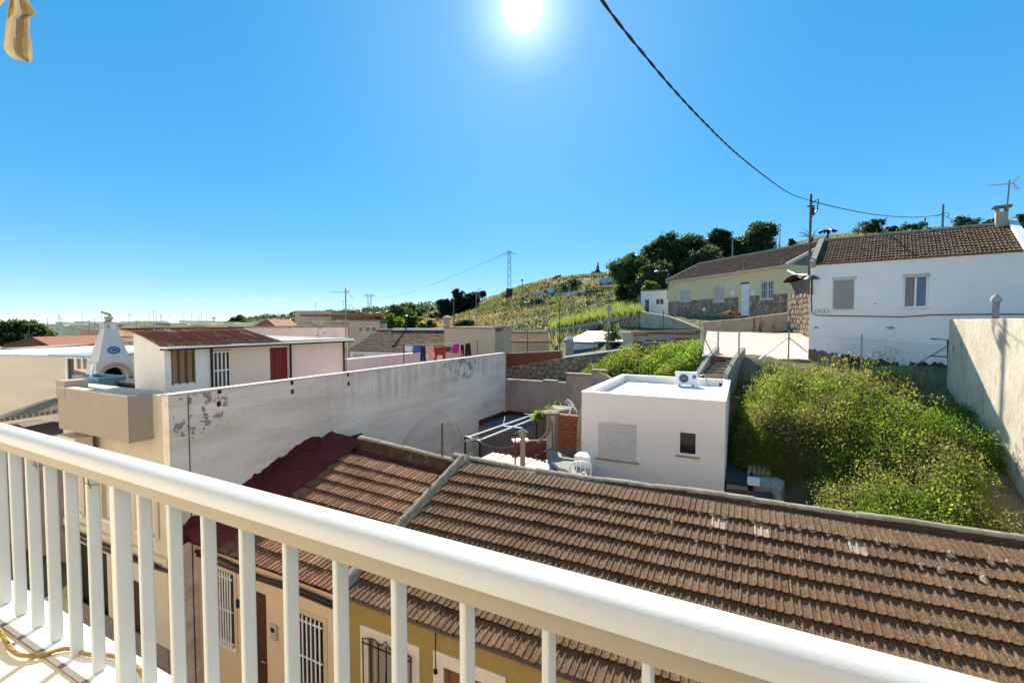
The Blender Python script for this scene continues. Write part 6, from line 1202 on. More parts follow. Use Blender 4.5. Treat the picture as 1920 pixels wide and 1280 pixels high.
for k, (a, b, yt, d, c, lab, nw) in enumerate(TOWN):
    c = tuple(min(.88, v*1.8*q) for v, q in zip(c, (1.5, .88, .60))); mt = M('town_%d' % k, c, tuple(v*.85 for v in c), 1, .9, .2, 10); yw = yt+(640-yt)*.16; wd = (b-a)/(nw*2+1) if nw else 1
    ws = [(a+wd*(1+2*i), yw+1.5, a+wd*(2+2*i), yw+max(3, 260/d)) for i in range(nw)]
    f, t, zt_ = box_house('town_house', lab, a, b, d, d*random.uniform(.97, 1.03), yt, -9, mt, random.uniform(7, 12), M('town_coping', (.40, .33, .28), None, 3, .9), ws, group='far town houses')
    for j in range(random.choice((0, 1, 1, 2))):
        x = random.uniform(.1, .9)*f.W; h = random.uniform(1.6, 3.2); m = MB(); m.tube([(x, 2, zt_), (x, 2, zt_+h)], .02*d/60, 5); m.tube([(x-.5, 2, zt_+h-.1), (x+.5, 2, zt_+h-.1)], .014*d/60, 4)
        for q in (-.4, -.2, 0, .2, .4): m.tube([(x+q, 1.8, zt_+h-.1), (x+q, 2.2, zt_+h-.1)], .01*d/60, 4)
        m.build('roof_antenna', pole_grey, t)
tr_ = M('terracotta_roof', (.36, .14, .075), (.27, .10, .055), 3, .9, .4, 20)
def gable(name, label, px0, px1, d, ye, yr, mat, cat='house'):
    f = frame(px0, d, px1, d, -9); t = f.thing(name, label, cat); ze = f.at((px0+px1)/2, ye)[1]; zr_ = f.at((px0+px1)/2, yr)[1]; m = MB(); m.box(0, f.W, 0, 8, 0, ze); m.build('wall', mat, t); m = MB(); m.prism([(-.3, -.4, ze), (f.W*.62, -.4, zr_), (f.W*.99, -.4, ze)], (0, 8.8, 0)); m.build('gable_wall', tr_, t); m = MB(); m.prism([(-.4, -.5, ze-.02), (f.W*.62, -.5, zr_+.05), (f.W*.62, -.5, zr_+.2), (-.6, -.5, ze+.1)], (0, 9, 0)); m.prism([(f.W+.2, -.5, ze-.05), (f.W+.25, -.5, ze+.1), (f.W*.621, -.5, zr_+.2), (f.W*.621, -.5, zr_+.05)], (0, 9, 0)); m.build('roof', tr_, t)
gable('terracotta_house', 'house with bright terracotta gable roof below the dark tree', 22, 98, 46, 650, 635, peach); gable('brick_gable_house', 'far house with red brick gable and cream side wall', 483, 516, 85, 612, 600, M('cream_far', (.66, .58, .42), None, 2, .9))
# ------------------------------------------------------------------ hill: white cemetery terraces, rail fence, pylons, poles
def hill_box(name, label, px0, px1, d0, d1, yt, yb_, mat, deep=4, cat='wall', slope=0):
    f = frame(px0, d0, px1, d1, 0); zb = f.at((px0+px1)/2, yb_)[1]; f.o.z = zb; t = f.thing(name, label, cat); za = f.at(px0, yt)[1]; zb2 = f.at(px1, yt+slope)[1]; m = MB(); m.prism([(0, 0, -1), (f.W, 0, -1), (f.W, 0, zb2), (0, 0, za)], (0, deep, 0)); m.build('wall', mat, t); return f, t
white_cem = M('whitewash', (.74, .74, .76), (.68, .68, .70), .6, .85, .1)
f, t = hill_box('white_hall', 'white sloping-roofed building low on the hill', 990, 1037, 96, 94, 551, 556, white_cem, 5, 'building', -13); x, z = f.at(1022, 549); m = MB(); m.box(x-.35, x+.35, -.03, .02, z-.5, z+.5); m.build('window', black_metal, t)
hill_box('white_terrace_wall', 'long white terrace wall on the hill left of the timber rail', 1030, 1098, 93, 86, 552, 566, white_cem, 1, 'wall', -8)
hill_box('white_ruin', 'roofless pale building on the hill beside the pines', 1122, 1150, 92, 90, 521, 534, M('pale_ruin', (.58, .56, .54), None, .8, .9), 4, 'building')
hill_box('white_shelf', 'low white tomb-like block below the pale roofless building', 1128, 1148, 88, 87, 534, 540, white_cem, 2, 'block')
f = frame(1098, 84, 1146, 82, 0); f.o.z = f.at(1120, 560)[1]; t = f.thing('timber_rail', 'dark timber railing and deck on the hillside', 'railing'); zt_ = f.at(1120, 540)[1]
for i in range(14): x = f.W*i/13; m = MB(); m.box(x-.06, x+.06, 0, .12, -.5, zt_); m.build('post', dark_wood, t)
for z in (zt_*.98, zt_*.72, zt_*.45): m = MB(); m.box(-.1, f.W+.1, -.05, -.001, z-.07, z+.07); m.build('rail', dark_wood, t)
m = MB(); m.box(-.1, f.W+.1, .13, 3, zt_*.1, zt_*.3); m.build('deck', dark_wood, t)
def lattice(name, label, px, yb_, yt, d, w0, w1, arms, foot=None, mat=pole_grey):
    b = PD(px, yb_, d); H = PD(px, yt, d).z-b.z; t = thing(name, label, 'pylon', b, YAW); m = MB(); n_ = max(6, int(H/1.6)); r = max(.03, d*.0004)
    for sx in (-1, 1):
        for sy in (-1, 1): m.tube([(sx*w0/2, sy*w0/2, -1), (sx*w1/2, sy*w1/2, H)], r, 4)
    for i in range(n_):
        a, c = i/n_, (i+1)/n_; wa, wc = (w0+(w1-w0)*a)/2, (w0+(w1-w0)*c)/2
        for sy in (-1, 1): m.tube([(-wa, sy*wa, H*a), (wc, sy*wc, H*c)], r*.7, 3); m.tube([(wa, sy*wa, H*a), (-wc, sy*wc, H*c)], r*.7, 3)
        for sx in (-1, 1): m.tube([(sx*wa, -wa, H*a), (sx*wc, wc, H*c)], r*.7, 3)
    m.build('lattice', mat, t)
    for h, L_ in arms: m = MB(); m.tube([(-L_, 0, H*h-.2), (0, 0, H*h), (L_, 0, H*h-.2)], r*1.1, 4); m.build('cross_arm', mat, t)
    if foot: m = MB(); m.box(-w0*.8, w0*.8, -w0*.8, w0*.8, -1.2, foot); m.build('footing', M('brown_footing', (.10, .055, .04), None, 2, .9), t)
    return t
blue_steel = M('blue_grey_steel', (.14, .18, .24), None, 3, .6, 0); pale_steel = M('haze_tinted_steel', (.45, .55, .65), None, 3, .6, 0)  # distance haze is put into the pale blue steel colour
lattice('lattice_pylon', 'tall lattice pylon with cross arms on the grassy hillside', 955, 552, 470, 105, .85, .6, [(.985, .9), (.94, 1.7)], 1.3, blue_steel)
def hpylon(label, px, yb_, yt, d):
    b = PD(px, yb_, d); H = PD(px, yt, d).z-b.z; t = thing('transmission_tower', label, 'pylon', b, YAW); r = d*.0005; m = MB(); W_ = H*.34
    for s in (-1, 1): m.tube([(s*W_*.35, 0, -2), (s*W_*.28, 0, H*.5), (s*W_*.5, 0, H*.85), (s*W_*.5, 0, H)], r, 4); m.tube([(s*W_*.28, 0, H*.5), (s*W_*.15, 0, H*.85)], r, 4)
    for i in range(5): z0, z1 = H*.1*i, H*.1*(i+1); m.tube([(-W_*.33, 0, z0), (W_*.33, 0, z1)], r*.6, 3); m.tube([(W_*.33, 0, z0), (-W_*.33, 0, z1)], r*.6, 3)
    m.build('legs', pale_steel, t); m = MB(); m.tube([(-W_*1.1, 0, H*.84), (W_*1.1, 0, H*.84)], r, 4); m.tube([(-W_*.7, 0, H*.9), (W_*.7, 0, H*.9)], r*.7, 4); m.build('cross_arm', pale_steel, t)
hpylon('hazy transmission tower on the skyline right of the tall antenna', 693, 580, 550, 500); hpylon('faint far transmission tower above the town roofs', 401, 606, 594, 650)
def pole(label, px, yt, yb_, d, r=.04, head=None, mat=pole_grey, name='pole'):
    b = PD(px, yb_, d); H = PD(px, yt, d).z-b.z; t = thing(name, label, 'pole', b); m = MB(); m.tube([(0, 0, -.4), (0, 0, H)], r, 6, r*.8); m.build('shaft', mat, t)
    if head: m = MB(); m.lathe([(r, 0), (head, .08), (head, .3), (head*.4, .42)], (0, 0, H-.05), 10); m.build('lamp', grey_metal, t)
    return t
pole('slim lamp pole on the hillside right of the lattice pylon', 979, 527, 575, 88, .07, .22, blue_steel, 'lamp_pole')
pole('tall rusty pole left of the sheds behind the rubble wall', 1049, 565, 690, 26, .03, None, rust_metal); pole('thin dark pole behind the white cube house left', 1114, 608, 688, 25, .025, None, rust_metal); pole('tall thin pole in the weeds behind the air conditioner', 1264, 556, 700, 21.5, .025, None, pole_grey); pole('short dark pole at the foot of the concrete ramp', 1243, 582, 660, 23.5, .022, None, rust_metal); pole('dark fence pole at the right end of the brick band', 1312, 590, 650, 22.4, .022, None, rust_metal)
pole('thick grey pole with white lamp behind the gate piers', 1141, 583, 640, 30.5, .09, .16, concrete, 'lamp_pole'); pole('plain grey pole behind the hedge of pines', 1372, 449, 530, 55, .09, None, M('cream_pole', (.50, .46, .38), None, 3, .8)); pole('thin pole on the skyline right of the pines', 1462, 418, 465, 70, .07, None); pole('timber pole in front of the dark cypresses', 851, 563, 620, 60, .09, None, M('timber_pole', (.20, .17, .14), None, 3, .9)); pole('thin bare pole right of the beige box house', 989, 618, 675, 27, .02, None, black_metal)
m = MB()
for a, b in (((955, 473, 105), (693, 553, 500)), ((947, 475, 105), (689, 555, 500)), ((693, 555, 500), (870, 566, 700))):
    p, q_ = PD(*a), PD(*b); m.tube([p.lerp(q_, s)+Vector((0, 0, -22*s*(1-s))) for s in np.linspace(0, 1, 20)], .03, 3)
tag(m.build('power_lines', pale_steel), 'faint high voltage lines between the hill pylon and the far tower', 'cable')
# playground-like metal figures on the skyline behind the white house
b = PD(1552, 446, 62); t = thing('umbrella_frame', 'dark mushroom-shaped shelter on the skyline beside the palm', 'shelter', b); m = MB(); m.tube([(0, 0, -.5), (0, 0, .9)], .12, 7); m.build('post', black_metal, t)
for k in range(10): a = 6.2832*k/10; m = MB(); m.tube([(0, 0, .85), (.5*math.cos(a), .5*math.sin(a), 1.0), (1.05*math.cos(a), 1.05*math.sin(a), .75)], .14, 5, .10); m.build('rib', black_metal, t)
b = PD(1740, 436, 60); t = thing('iron_figure', 'small dark iron seat sculpture on the skyline above the roof', 'sculpture', b); m = MB(); m.tube([(-.3, 0, -.4), (-.1, 0, .6), (-.35, 0, 1.6)], .06, 6); m.tube([(-.1, 0, .6), (.4, 0, .5)], .09, 6); m.tube([(-.9, 0, 0), (.9, 0, .05)], .06, 6); m.build('bars', black_metal, t); m = MB(); m.lathe([(.02, -.16), (.16, 0), (.02, .16)], (-.35, 0, 1.75), 10); m.build('ball', black_metal, t)
# ------------------------------------------------------------------ trees
def tpos(px, py, d): p = PD(px, py, d); return (p.x, p.y, gz(p.x, p.y))
def sky_tree(name, label, px, ytop, ybase, d, wpx, k, n, leaf, cols, mat, seed, cat='tree', group=None, sq=.7, lowfrac=.3, wide=1.0, aspect=.5):
    b = PD(px, ybase, d); base = (b.x, b.y, b.z); H = PD(px, ytop, d).z-b.z; R0 = wpx/2/870*d
    return tree(name, label, cat, base, rblobs(H*lowfrac, H*.88, R0*1.05, k, seed, sq), n, leaf, cols, mat, trunk_r=max(.06, H*.025), group=group, aspect=aspect)
PG = 'pines behind the yellow house'
sky_tree('pine_tree', 'leftmost broad pine leaning over the hill above the reeds', 1188, 472, 560, 58, 84, 12, 5200, .40, G_PINE, PINE, 1, group=PG, aspect=.42)
sky_tree('pine_tree', 'tall dark pine second from the left behind the yellow house', 1238, 434, 556, 62, 84, 13, 6500, .42, G_PINE, PINE, 2, group=PG, aspect=.42)
sky_tree('pine_tree', 'broad dark pine in the middle of the group above the yellow house ridge', 1290, 434, 552, 60, 96, 14, 7000, .42, G_PINE, PINE, 3, group=PG, aspect=.42)
sky_tree('pine_tree', 'lighter round pine right of the middle of the group', 1350, 418, 535, 64, 60, 10, 4000, .40, [(.035, .06, .018), (.05, .075, .022), (.03, .045, .016)], PINE, 4, group=PG, aspect=.42)
sky_tree('pine_tree', 'tallest rounded pine at the right end of the group', 1414, 410, 530, 62, 88, 13, 6500, .42, G_PINE, PINE, 5, group=PG, aspect=.42)
sky_tree('pine_tree', 'low dark pine filling the gap behind the street lamp', 1225, 488, 570, 52, 76, 9, 4200, .38, G_PINE, PINE, 6, group=PG, aspect=.42, lowfrac=.12)
sky_tree('pine_tree', 'low dark pine behind the left roof corner of the yellow house', 1318, 470, 560, 55, 90, 9, 4200, .38, G_PINE, PINE, 66, group=PG, aspect=.42, lowfrac=.12)
sky_tree('shrub', 'rounded green shrub at the foot of the pines beside the timber rail', 1168, 530, 572, 60, 50, 6, 1800, .3, G_BUSH, LEAF, 7, 'shrub', lowfrac=.12)
sky_tree('fig_tree', 'bright lime green tree above the small white building', 1221, 525, 560, 47, 34, 7, 1300, .28, G_LIME, LEAF, 8, lowfrac=.25)
CG = 'dark trees left of the grassy hill'
for k, (px, yt, w_, lab) in enumerate(((833, 556, 34, 'dark cypress-like tree at the left of the clump beside the hill'), (862, 538, 42, 'tallest dark tree of the clump beside the grassy hill'), (885, 543, 38, 'dark tree at the right of the clump touching the grass slope'), (848, 566, 50, 'low dark tree in front of the clump beside the hill'))):
    sky_tree('dark_tree', lab, px, yt, 604, 110, w_, 9, 2600, .62, [(.018, .032, .018), (.026, .045, .024), (.014, .024, .015)], PINE, 20+k, group=CG, lowfrac=.12, aspect=.45)
MG = 'green trees behind the tiled cottage'
for k, (px, yt, yb_, d, w_, cols, lab) in enumerate(((748, 572, 612, 95, 56, G_BUSH, 'broad olive tree behind the left of the tiled cottage'), (782, 570, 610, 100, 40, G_BUSH, 'darker round tree right of the broad olive tree'), (735, 592, 624, 75, 50, G_LIME, 'light green bushy tree just above the tiled cottage roof'), (766, 592, 622, 78, 40, G_BUSH, 'mid green bush above the flue of the tiled cottage'), (718, 594, 624, 80, 34, G_LIME, 'yellow-green shrub at the left above the tiled cottage'), (800, 600, 624, 85, 40, G_DRY, 'dry yellowish shrub right of the cottage flue'))):
    sky_tree('green_tree', lab, px, yt, yb_, d, w_, 7, 1500, .5, cols, LEAF, 40+k, group=MG, lowfrac=.15)
for k, (px, yt, yb_, d, w_, cols, lab) in enumerate(((705, 588, 612, 130, 36, G_BUSH, 'dull green tree just right of the unfinished terrace house'), (728, 577, 606, 140, 34, G_BUSH, 'round tree on the slope left of the broad olive tree'), (765, 566, 596, 170, 40, G_PINE, 'dark tree on the slope above the broad olive tree'), (800, 572, 600, 165, 34, G_BUSH, 'dusky tree between olive tree and dark clump'), (815, 584, 612, 120, 34, G_BUSH, 'green tree at the foot of the dark clump'), (690, 596, 616, 120, 30, G_LIME, 'lit green tree behind the window row of the terrace house'), (788, 596, 618, 90, 34, G_LIME, 'yellow-lit bush right of the cottage flue'))):
    sky_tree('green_tree', lab, px, yt, yb_, d, w_, 7, 1100, .6, cols, LEAF, 140+k, group=MG, lowfrac=.12)
LG = 'dark trees at the left edge'
sky_tree('dark_tree', 'large dark tree rising above roofs at the left edge', 38, 600, 640, 60, 78, 12, 3600, .38, [(.022, .038, .012), (.035, .06, .016), (.05, .08, .02)], LEAF, 60, group=LG, lowfrac=.1)
sky_tree('dark_tree', 'lower green tree right of the large dark tree', 82, 612, 642, 62, 40, 8, 1800, .36, G_BUSH, LEAF, 61, group=LG, lowfrac=.1)
sky_tree('dark_tree', 'dark tree cut by the left picture edge', -8, 606, 645, 58, 50, 8, 1800, .36, G_PINE, LEAF, 62, group=LG, lowfrac=.1)
sky_tree('green_tree', 'rounded trees clump on the skyline left of the brick gable house', 446, 592, 612, 160, 28, 7, 900, .8, G_BUSH, LEAF, 63)
FG = 'far wooded skyline trees'
FARL = ['first', 'second', 'third', 'fourth', 'fifth', 'sixth', 'seventh', 'eighth', 'ninth', 'tenth', 'eleventh', 'twelfth']
for k, px in enumerate((470, 492, 512, 530, 548, 628, 645, 665, 690, 708, 725, 742)):
    yb_ = float(np.interp(px, [460, 560, 660, 740], [611, 606, 598, 588])); sky_tree('far_tree', FARL[k]+' small dark tree from the left along the wooded skyline', px, yb_-(15 if k != 4 else 24), yb_+4, 330, 28, 5, 420, 2.0, [(.03, .045, .022), (.045, .06, .03)], PINE, 70+k, group=FG, lowfrac=.1)
SG = 'bushes on the right skyline'
for k, (px, yt, yb_, d, w_, lab) in enumerate(((1640, 413, 436, 72, 46, 'dark rounded bush on the skyline above the white house roof'), (1674, 424, 438, 74, 22, 'small bush right of the dark rounded skyline bush'), (1716, 420, 440, 72, 44, 'olive bush on the skyline left of the iron sculpture'), (1808, 408, 436, 74, 54, 'feathery bush on the skyline right of the second pole'), (1862, 408, 434, 74, 34, 'bush on the skyline left of the chimney'), (1912, 402, 440, 66, 50, 'dark tree behind the leaning antenna at the right edge'), (1486, 447, 466, 70, 18, 'small dark bush on the skyline left of the palm'))):
    sky_tree('skyline_bush', lab, px, yt, yb_, d, w_, 6, 900, .32, [(.03, .05, .018), (.045, .07, .022)], PINE, 90+k, 'bush', SG, lowfrac=.1)
HG = 'shrubs on the grassy hillside'
HS = [(1068, 522, 545, 96, 40, 'dark mound shrub above the white terrace wall'), (1045, 516, 530, 112, 16, 'small skyline shrub left of the dark mound'), (1052, 516, 528, 116, 14, 'second skyline shrub above the dark mound'), (1000, 562, 582, 86, 60, 'wide grey-green shrub below the white sloping building'), (1050, 565, 582, 84, 50, 'grey-green shrub below the white terrace wall'), (985, 537, 542, 112, 6, 'tiny dark shrub on the hill skyline'), (1110, 566, 588, 72, 50, 'bushy shrub below the timber rail'), (1150, 560, 585, 66, 44, 'dense shrub right of the timber rail above the reeds'), (905, 545, 556, 125, 18, 'far skyline shrub right of the dark clump'), (1120, 508, 518, 116, 20, 'pale skyline trees left of the thin cypress'), (870, 600, 622, 75, 40, 'scrubby bush at the foot of the hill above the beige box'), (1135, 598, 615, 52, 26, 'small bush among the reeds')]
for k, (px, yt, yb_, d, w_, lab) in enumerate(HS): sky_tree('hill_shrub', lab, px, yt, yb_, d, w_, 6, 900, .36, [(.035, .05, .02), (.055, .07, .025), (.03, .04, .02)], PINE, 120+k, 'shrub', HG, lowfrac=.08)
b = PD(1121, 517, 116); tree('cypress', 'thin dark cypress pointing up on the hill skyline', 'tree', b, [((0, 0, .6+.45*i), (.42-.06*i, .42-.06*i, .5)) for i in range(6)], 500, .3, G_PINE, PINE, .06, False)
tp = PD(1147, 625, 29.5); tree('dark_bush', 'dark glossy bush beside the thick lamp pole', 'bush', (tp.x, tp.y, tp.z-1.2), [((0, 0, 1.2), (.5, .5, .6)), ((.2, 0, .7), (.5, .5, .5))], 700, .12, G_PINE, LEAF, .05)
p_ = r1.w(r1.at(1376, 590)[0], .15, r1.at(1376, 588)[1]); tree('flower_pot_plant', 'low reddish and green plants on the wall before the white door', 'plant', (p_.x, p_.y, p_.z-.1), [((-.2, 0, .12), (.28, .12, .10)), ((.25, 0, .10), (.25, .12, .09))], 160, .10, [(.22, .05, .03), (.10, .13, .03)], LEAF, .02)
# palm
b = PD(1521, 470, 60); t = thing('palm_tree', 'palm tree with spreading fronds on the skyline beside the pole', 'palm', b); m = MB(); H = PD(1521, 448, 60).z-b.z; m.tube([(0, 0, -1), (.05, 0, H)], .22, 8, .17); m.build('trunk', bark, t)
for k in range(22):
    a = 6.2832*k/22+.1*random.random(); el = random.uniform(-.2, 1.15); L_ = random.uniform(2.0, 2.7); m = MB(); pts = [Vector((math.cos(a)*math.cos(el)*L_*s, math.sin(a)*math.cos(el)*L_*s, H+math.sin(el)*L_*s-1.0*s*s)) for s in np.linspace(0, 1, 8)]; m.tube(pts, .025, 4, .008)
    sd_ = Vector((-math.sin(a), math.cos(a), 0))
    for i in range(1, 8):
        for s in (-1, 1):
            for q in (0, .5): p = pts[i-1].lerp(pts[i], q); e = p+sd_*s*.34*(1-.07*i)+(pts[i]-pts[i-1])*.7+Vector((0, 0, -.12)); w_ = (pts[i]-pts[i-1])*.16; m.poly(p, p+w_, e)
    o = m.build('frond', M('palm_leaf', (.05, .075, .025), (.035, .055, .02), 3, .6, 0), t)
b = PD(710, 598, 140); t = thing('palm_tree', 'far palm tree behind the unfinished terrace house', 'palm', b); H = PD(710, 588, 140).z-b.z; m = MB(); m.tube([(0, 0, -1), (0, 0, H)], .3, 6); m.build('trunk', bark, t)
for k in range(14):
    a = 6.2832*k/14; m = MB(); pts = [Vector((math.cos(a)*2*s, math.sin(a)*2*s, H+1.6*s-2.2*s*s)) for s in np.linspace(0, 1, 6)]
    for i in range(5): sd_ = Vector((-math.sin(a), math.cos(a), -.4))*.3; m.poly(pts[i]-sd_, pts[i]+sd_, pts[i+1]+sd_, pts[i+1]-sd_)
    m.build('frond', MATS['palm_leaf'], t)
# ------------------------------------------------------------------ ground cover
def blades(name, label, cat, XY, h, w, cols, mat=LEAF, lean=.35, per=3):
    n = len(XY)*per; X = np.repeat(XY, per, 0)+rng.normal(0, .06, (n, 2))*np.clip(np.repeat(h, per)[:, None]*1.2, .3, 9); z = ground_z(X[:, 0], X[:, 1])-.04; hh = np.repeat(h, per)*(.6+.7*rng.random(n)); ww = np.repeat(w, per) if np.ndim(w) else np.full(n, w)
    a = rng.random(n)*6.28; dx = np.cos(a)*ww*.5; dy = np.sin(a)*ww*.5; lx = rng.normal(0, lean, n)*hh; ly = rng.normal(0, lean, n)*hh; B = np.stack([X[:, 0], X[:, 1], z], 1)
    V = np.stack([B+np.stack([-dx, -dy, 0*dx], 1), B+np.stack([dx, dy, 0*dx], 1), B+np.stack([lx*.56+dx*.8, ly*.56+dy*.8, hh*.6], 1), B+np.stack([lx, ly, hh], 1)], 1).reshape(-1, 3)
    return tag(npmesh(name, V, np.arange(4*n).reshape(-1, 4), mat, col=np.repeat(np.repeat(cols, per, 0), 4, 0)), label, cat, kind='stuff')
def inview(XY, zoff=.3):
    z = ground_z(XY[:, 0], XY[:, 1])+zoff; r = XY[:, 0]*CT+XY[:, 1]*ST; f = -XY[:, 0]*ST+XY[:, 1]*CT; u = 960+870*r/np.maximum(f, .1); v = 605-870*z/np.maximum(f, .1); return u, v, f
# dry grass over the hill slope
n = 60000; az_ = rng.uniform(-.42, .98, n); d_ = 30+95*rng.random(n)**.8; XY = np.stack([d_*(np.tan(az_)*CT-ST), d_*(np.tan(az_)*ST+CT)], 1); u, v, f = inview(XY)
ok = (u > 700) & (u < 1960) & ~((u > 1240) & (f < 48)) & ~((u < 1200) & (f < 36)) & ~((u > 1195) & (u < 1330) & (f < 52)); XY, u, v, f = XY[ok], u[ok], v[ok], f[ok]
nz = vnoise(XY[:, 0], XY[:, 1], 7, 3)*.6+vnoise(XY[:, 0], XY[:, 1], 2.5, 4)*.4; keep = rng.random(len(XY)) < np.clip((nz-.25)*2.2, .05, 1)*np.where((f < 72) & (u < 1150), .28, 1); XY, nz, f = XY[keep], nz[keep], f[keep]
g = np.array([.10, .12, .045]); y_ = np.array([.24, .20, .095]); k = np.clip((vnoise(XY[:, 0], XY[:, 1], 9, 9)*.7+vnoise(XY[:, 0], XY[:, 1], 3, 19)*.3-.42)*2.6+(f-64)/140, 0, 1)[:, None]; cc = (g*(1-k)+y_*k)*(1+rng.normal(0, .2, (len(XY), 1)))
blades('hill_grass', 'dry yellow-green grass covering the hillside', 'grass', XY, .35+.5*nz, .10+.0016*f, np.clip(cc, .01, .6), DRY, .45, 3)
# wooded far slopes left of the hill
n = 520; px_ = rng.uniform(440, 905, n); d_ = rng.uniform(130, 430, n); C0 = np.array([PD(a, 605, b)[:2] for a, b in zip(px_, d_)]); z0_ = ground_z(C0[:, 0], C0[:, 1]); u_, v2, f2_ = inview(C0, 1.5); okw = (v2 < 606) & (rng.random(n) < .85); C0, z0_, d_ = C0[okw], z0_[okw], d_[okw]; n = len(C0)
i = np.repeat(np.arange(n), 46); R_ = (1.1+1.7*rng.random(n))[i][:, None]; v_ = rng.normal(size=(len(i), 3)); v_ /= np.linalg.norm(v_, axis=1)[:, None]; PP = np.concatenate([C0, (z0_+1.2)[:, None]], 1)[i]+v_*R_*np.array([1, 1, .75])*rng.uniform(.5, 1.05, (len(i), 1))
tag(leaves('far_wood', None, PINE, PP, 1.0, pal(n, [(.04, .06, .026), (.06, .08, .03), (.085, .10, .04), (.03, .045, .022)])[i]*(1+rng.normal(0, .15, (len(i), 1))), .5), 'far wooded slopes of small trees left of the grassy hill', 'wood', kind='stuff')
# low scrub cushions scattered over the slope
n = 620; az_ = rng.uniform(-.14, .30, n); d_ = 42+60*rng.random(n); C0 = np.stack([d_*(np.tan(az_)*CT-ST), d_*(np.tan(az_)*ST+CT)], 1); z0_ = ground_z(C0[:, 0], C0[:, 1]); i = np.repeat(np.arange(n), 70); R_ = (.25+.85*rng.random(n)**2)[i][:, None]
v_ = rng.normal(size=(len(i), 3)); v_ /= np.linalg.norm(v_, axis=1)[:, None]; v_[:, 2] = np.abs(v_[:, 2])*.7; PP = np.concatenate([C0, z0_[:, None]], 1)[i]+v_*R_*rng.uniform(.6, 1.05, (len(i), 1))
cs_ = pal(n, [(.06, .075, .03), (.10, .105, .05), (.13, .12, .06), (.045, .06, .025)])[i]
tag(leaves('scrub', None, PINE, PP, .26, cs_*(1+rng.normal(0, .15, (len(i), 1))), .5), 'low grey-green scrub cushions dotted over the hillside', 'scrub', kind='stuff')
n = 900; az_ = rng.uniform(-.10, .20, n); d_ = 44+30*rng.random(n); X_ = d_*(np.tan(az_)*CT-ST); Y_ = d_*(np.tan(az_)*ST+CT); Z_ = ground_z(X_, Y_); m = MB()
for q in range(n):
    s_ = rng.uniform(.12, .42); n0 = len(m.v); kk = 6
    m.v += [(X_[q]+s_*math.cos(6.28*j/kk)*rng.uniform(.6, 1.2), Y_[q]+s_*math.sin(6.28*j/kk)*rng.uniform(.6, 1.2), Z_[q]-.05) for j in range(kk)]+[(X_[q]+s_*.55*math.cos(6.28*j/kk), Y_[q]+s_*.55*math.sin(6.28*j/kk), Z_[q]+s_*rng.uniform(.4, .8)) for j in range(kk)]
    m.f += [(n0+j, n0+(j+1) % kk, n0+kk+(j+1) % kk, n0+kk+j) for j in range(kk)]+[tuple(range(n0+kk, n0+2*kk))]
tag(m.build('rocks', M('hill_rock', (.36, .32, .26), (.27, .24, .20), 2, .95, .5, 8)), 'pale loose rocks strewn over the lower hillside', 'rocks', kind='stuff')
# reeds above the brown retaining wall
n = 2600; s = rng.random(n); o_ = rng.random(n); XYr = []
for i in range(n):
    p = PD(1035+165*s[i]**.7, 605, 45-7.0*s[i]+ (2+13*o_[i])*(.25+.75*s[i])); XYr.append((p.x, p.y))
XYr = np.array(XYr); blades('reeds', 'bright green reeds along the top of the brown retaining wall', 'reeds', XYr, .7+.7*rng.random(n), .09, pal(n, [(.12, .165, .04), (.16, .19, .055), (.09, .13, .035)]), LEAF, .25, 5)
# weeds on the overgrown slope: leafy stems in mounds
def weeds(name, label, XY, h, cols, leaf, nl):
    n = len(XY); z = ground_z(XY[:, 0], XY[:, 1]); tot = n*nl; i = np.repeat(np.arange(n), nl); t = rng.random(tot)**.6; a = rng.random(tot)*6.28; rad = (.05+.16*np.sin(np.clip(t, 0, 1)*2.6))*(.6+.8*h[i]); lx = rng.normal(0, .12, n); ly = rng.normal(0, .12, n)
    P = np.stack([XY[i, 0]+lx[i]*h[i]*t+np.cos(a)*rad*rng.random(tot)**.5, XY[i, 1]+ly[i]*h[i]*t+np.sin(a)*rad*rng.random(tot)**.5, z[i]+t*h[i]], 1)
    C = cols[i]*(1+rng.normal(0, .2, (tot, 1))); return tag(leaves(name, None, LEAF, P, leaf*(.6+.8*rng.random(tot)), C, .42, .5), label, 'weeds', kind='stuff')
n = 15000; XY = np.stack([rng.uniform(-.3, RX-.05, n), rng.uniform(10.2, 19.2, n)], 1); x, y = XY[:, 0], XY[:, 1]
ok = ~((x < 1.75) & (y < 14.3)) & ~((x < -.15) & (y < 17.9)) & ~((x < .75) & (y > 18.1)) & ~((x > RX-.9+.25*vnoise(x, y, .8, 2)) & (y > 9) & (y < 14.2)) & ~((x > 2.9) & (y > 18.2+.6*vnoise(x, y, 1, 4))) & ~((x > 4.3) & (y > 16.6)); XY = XY[ok]; x, y = XY[:, 0], XY[:, 1]
nz = vnoise(x, y, 1.5, 21)*.6+vnoise(x, y, .6, 22)*.4; h = (.22+.50*np.clip(nz-.12, 0, 1)+.35*np.clip(vnoise(x, y, .45, 77)-.45, 0, 1))*np.clip(1-(y-15)/5.5, .35, 1)*rng.uniform(.4, 1.55, len(x))
lime = np.array([(.11, .205, .03), (.07, .14, .022)]); oli = np.array([(.15, .185, .036), (.095, .13, .026)]); dry = np.array([(.22, .18, .075), (.15, .12, .05)])
w1_ = np.clip(((x-1.2)/3.2)*.8+(13.5-y)*.15+(vnoise(x, y, 2.2, 31)-.5)*1.2, 0, 1)[:, None]; pick = rng.integers(0, 2, len(x)); base = lime[pick]*w1_+oli[pick]*(1-w1_); dm = (vnoise(x, y, 1.1, 41) > .72)[:, None]*.6; base = base*(1-dm)+dry[pick]*dm
weeds('weeds', 'tall sunlit weeds covering the slope between cube house and yard wall', XY, h, base, .052, 30)
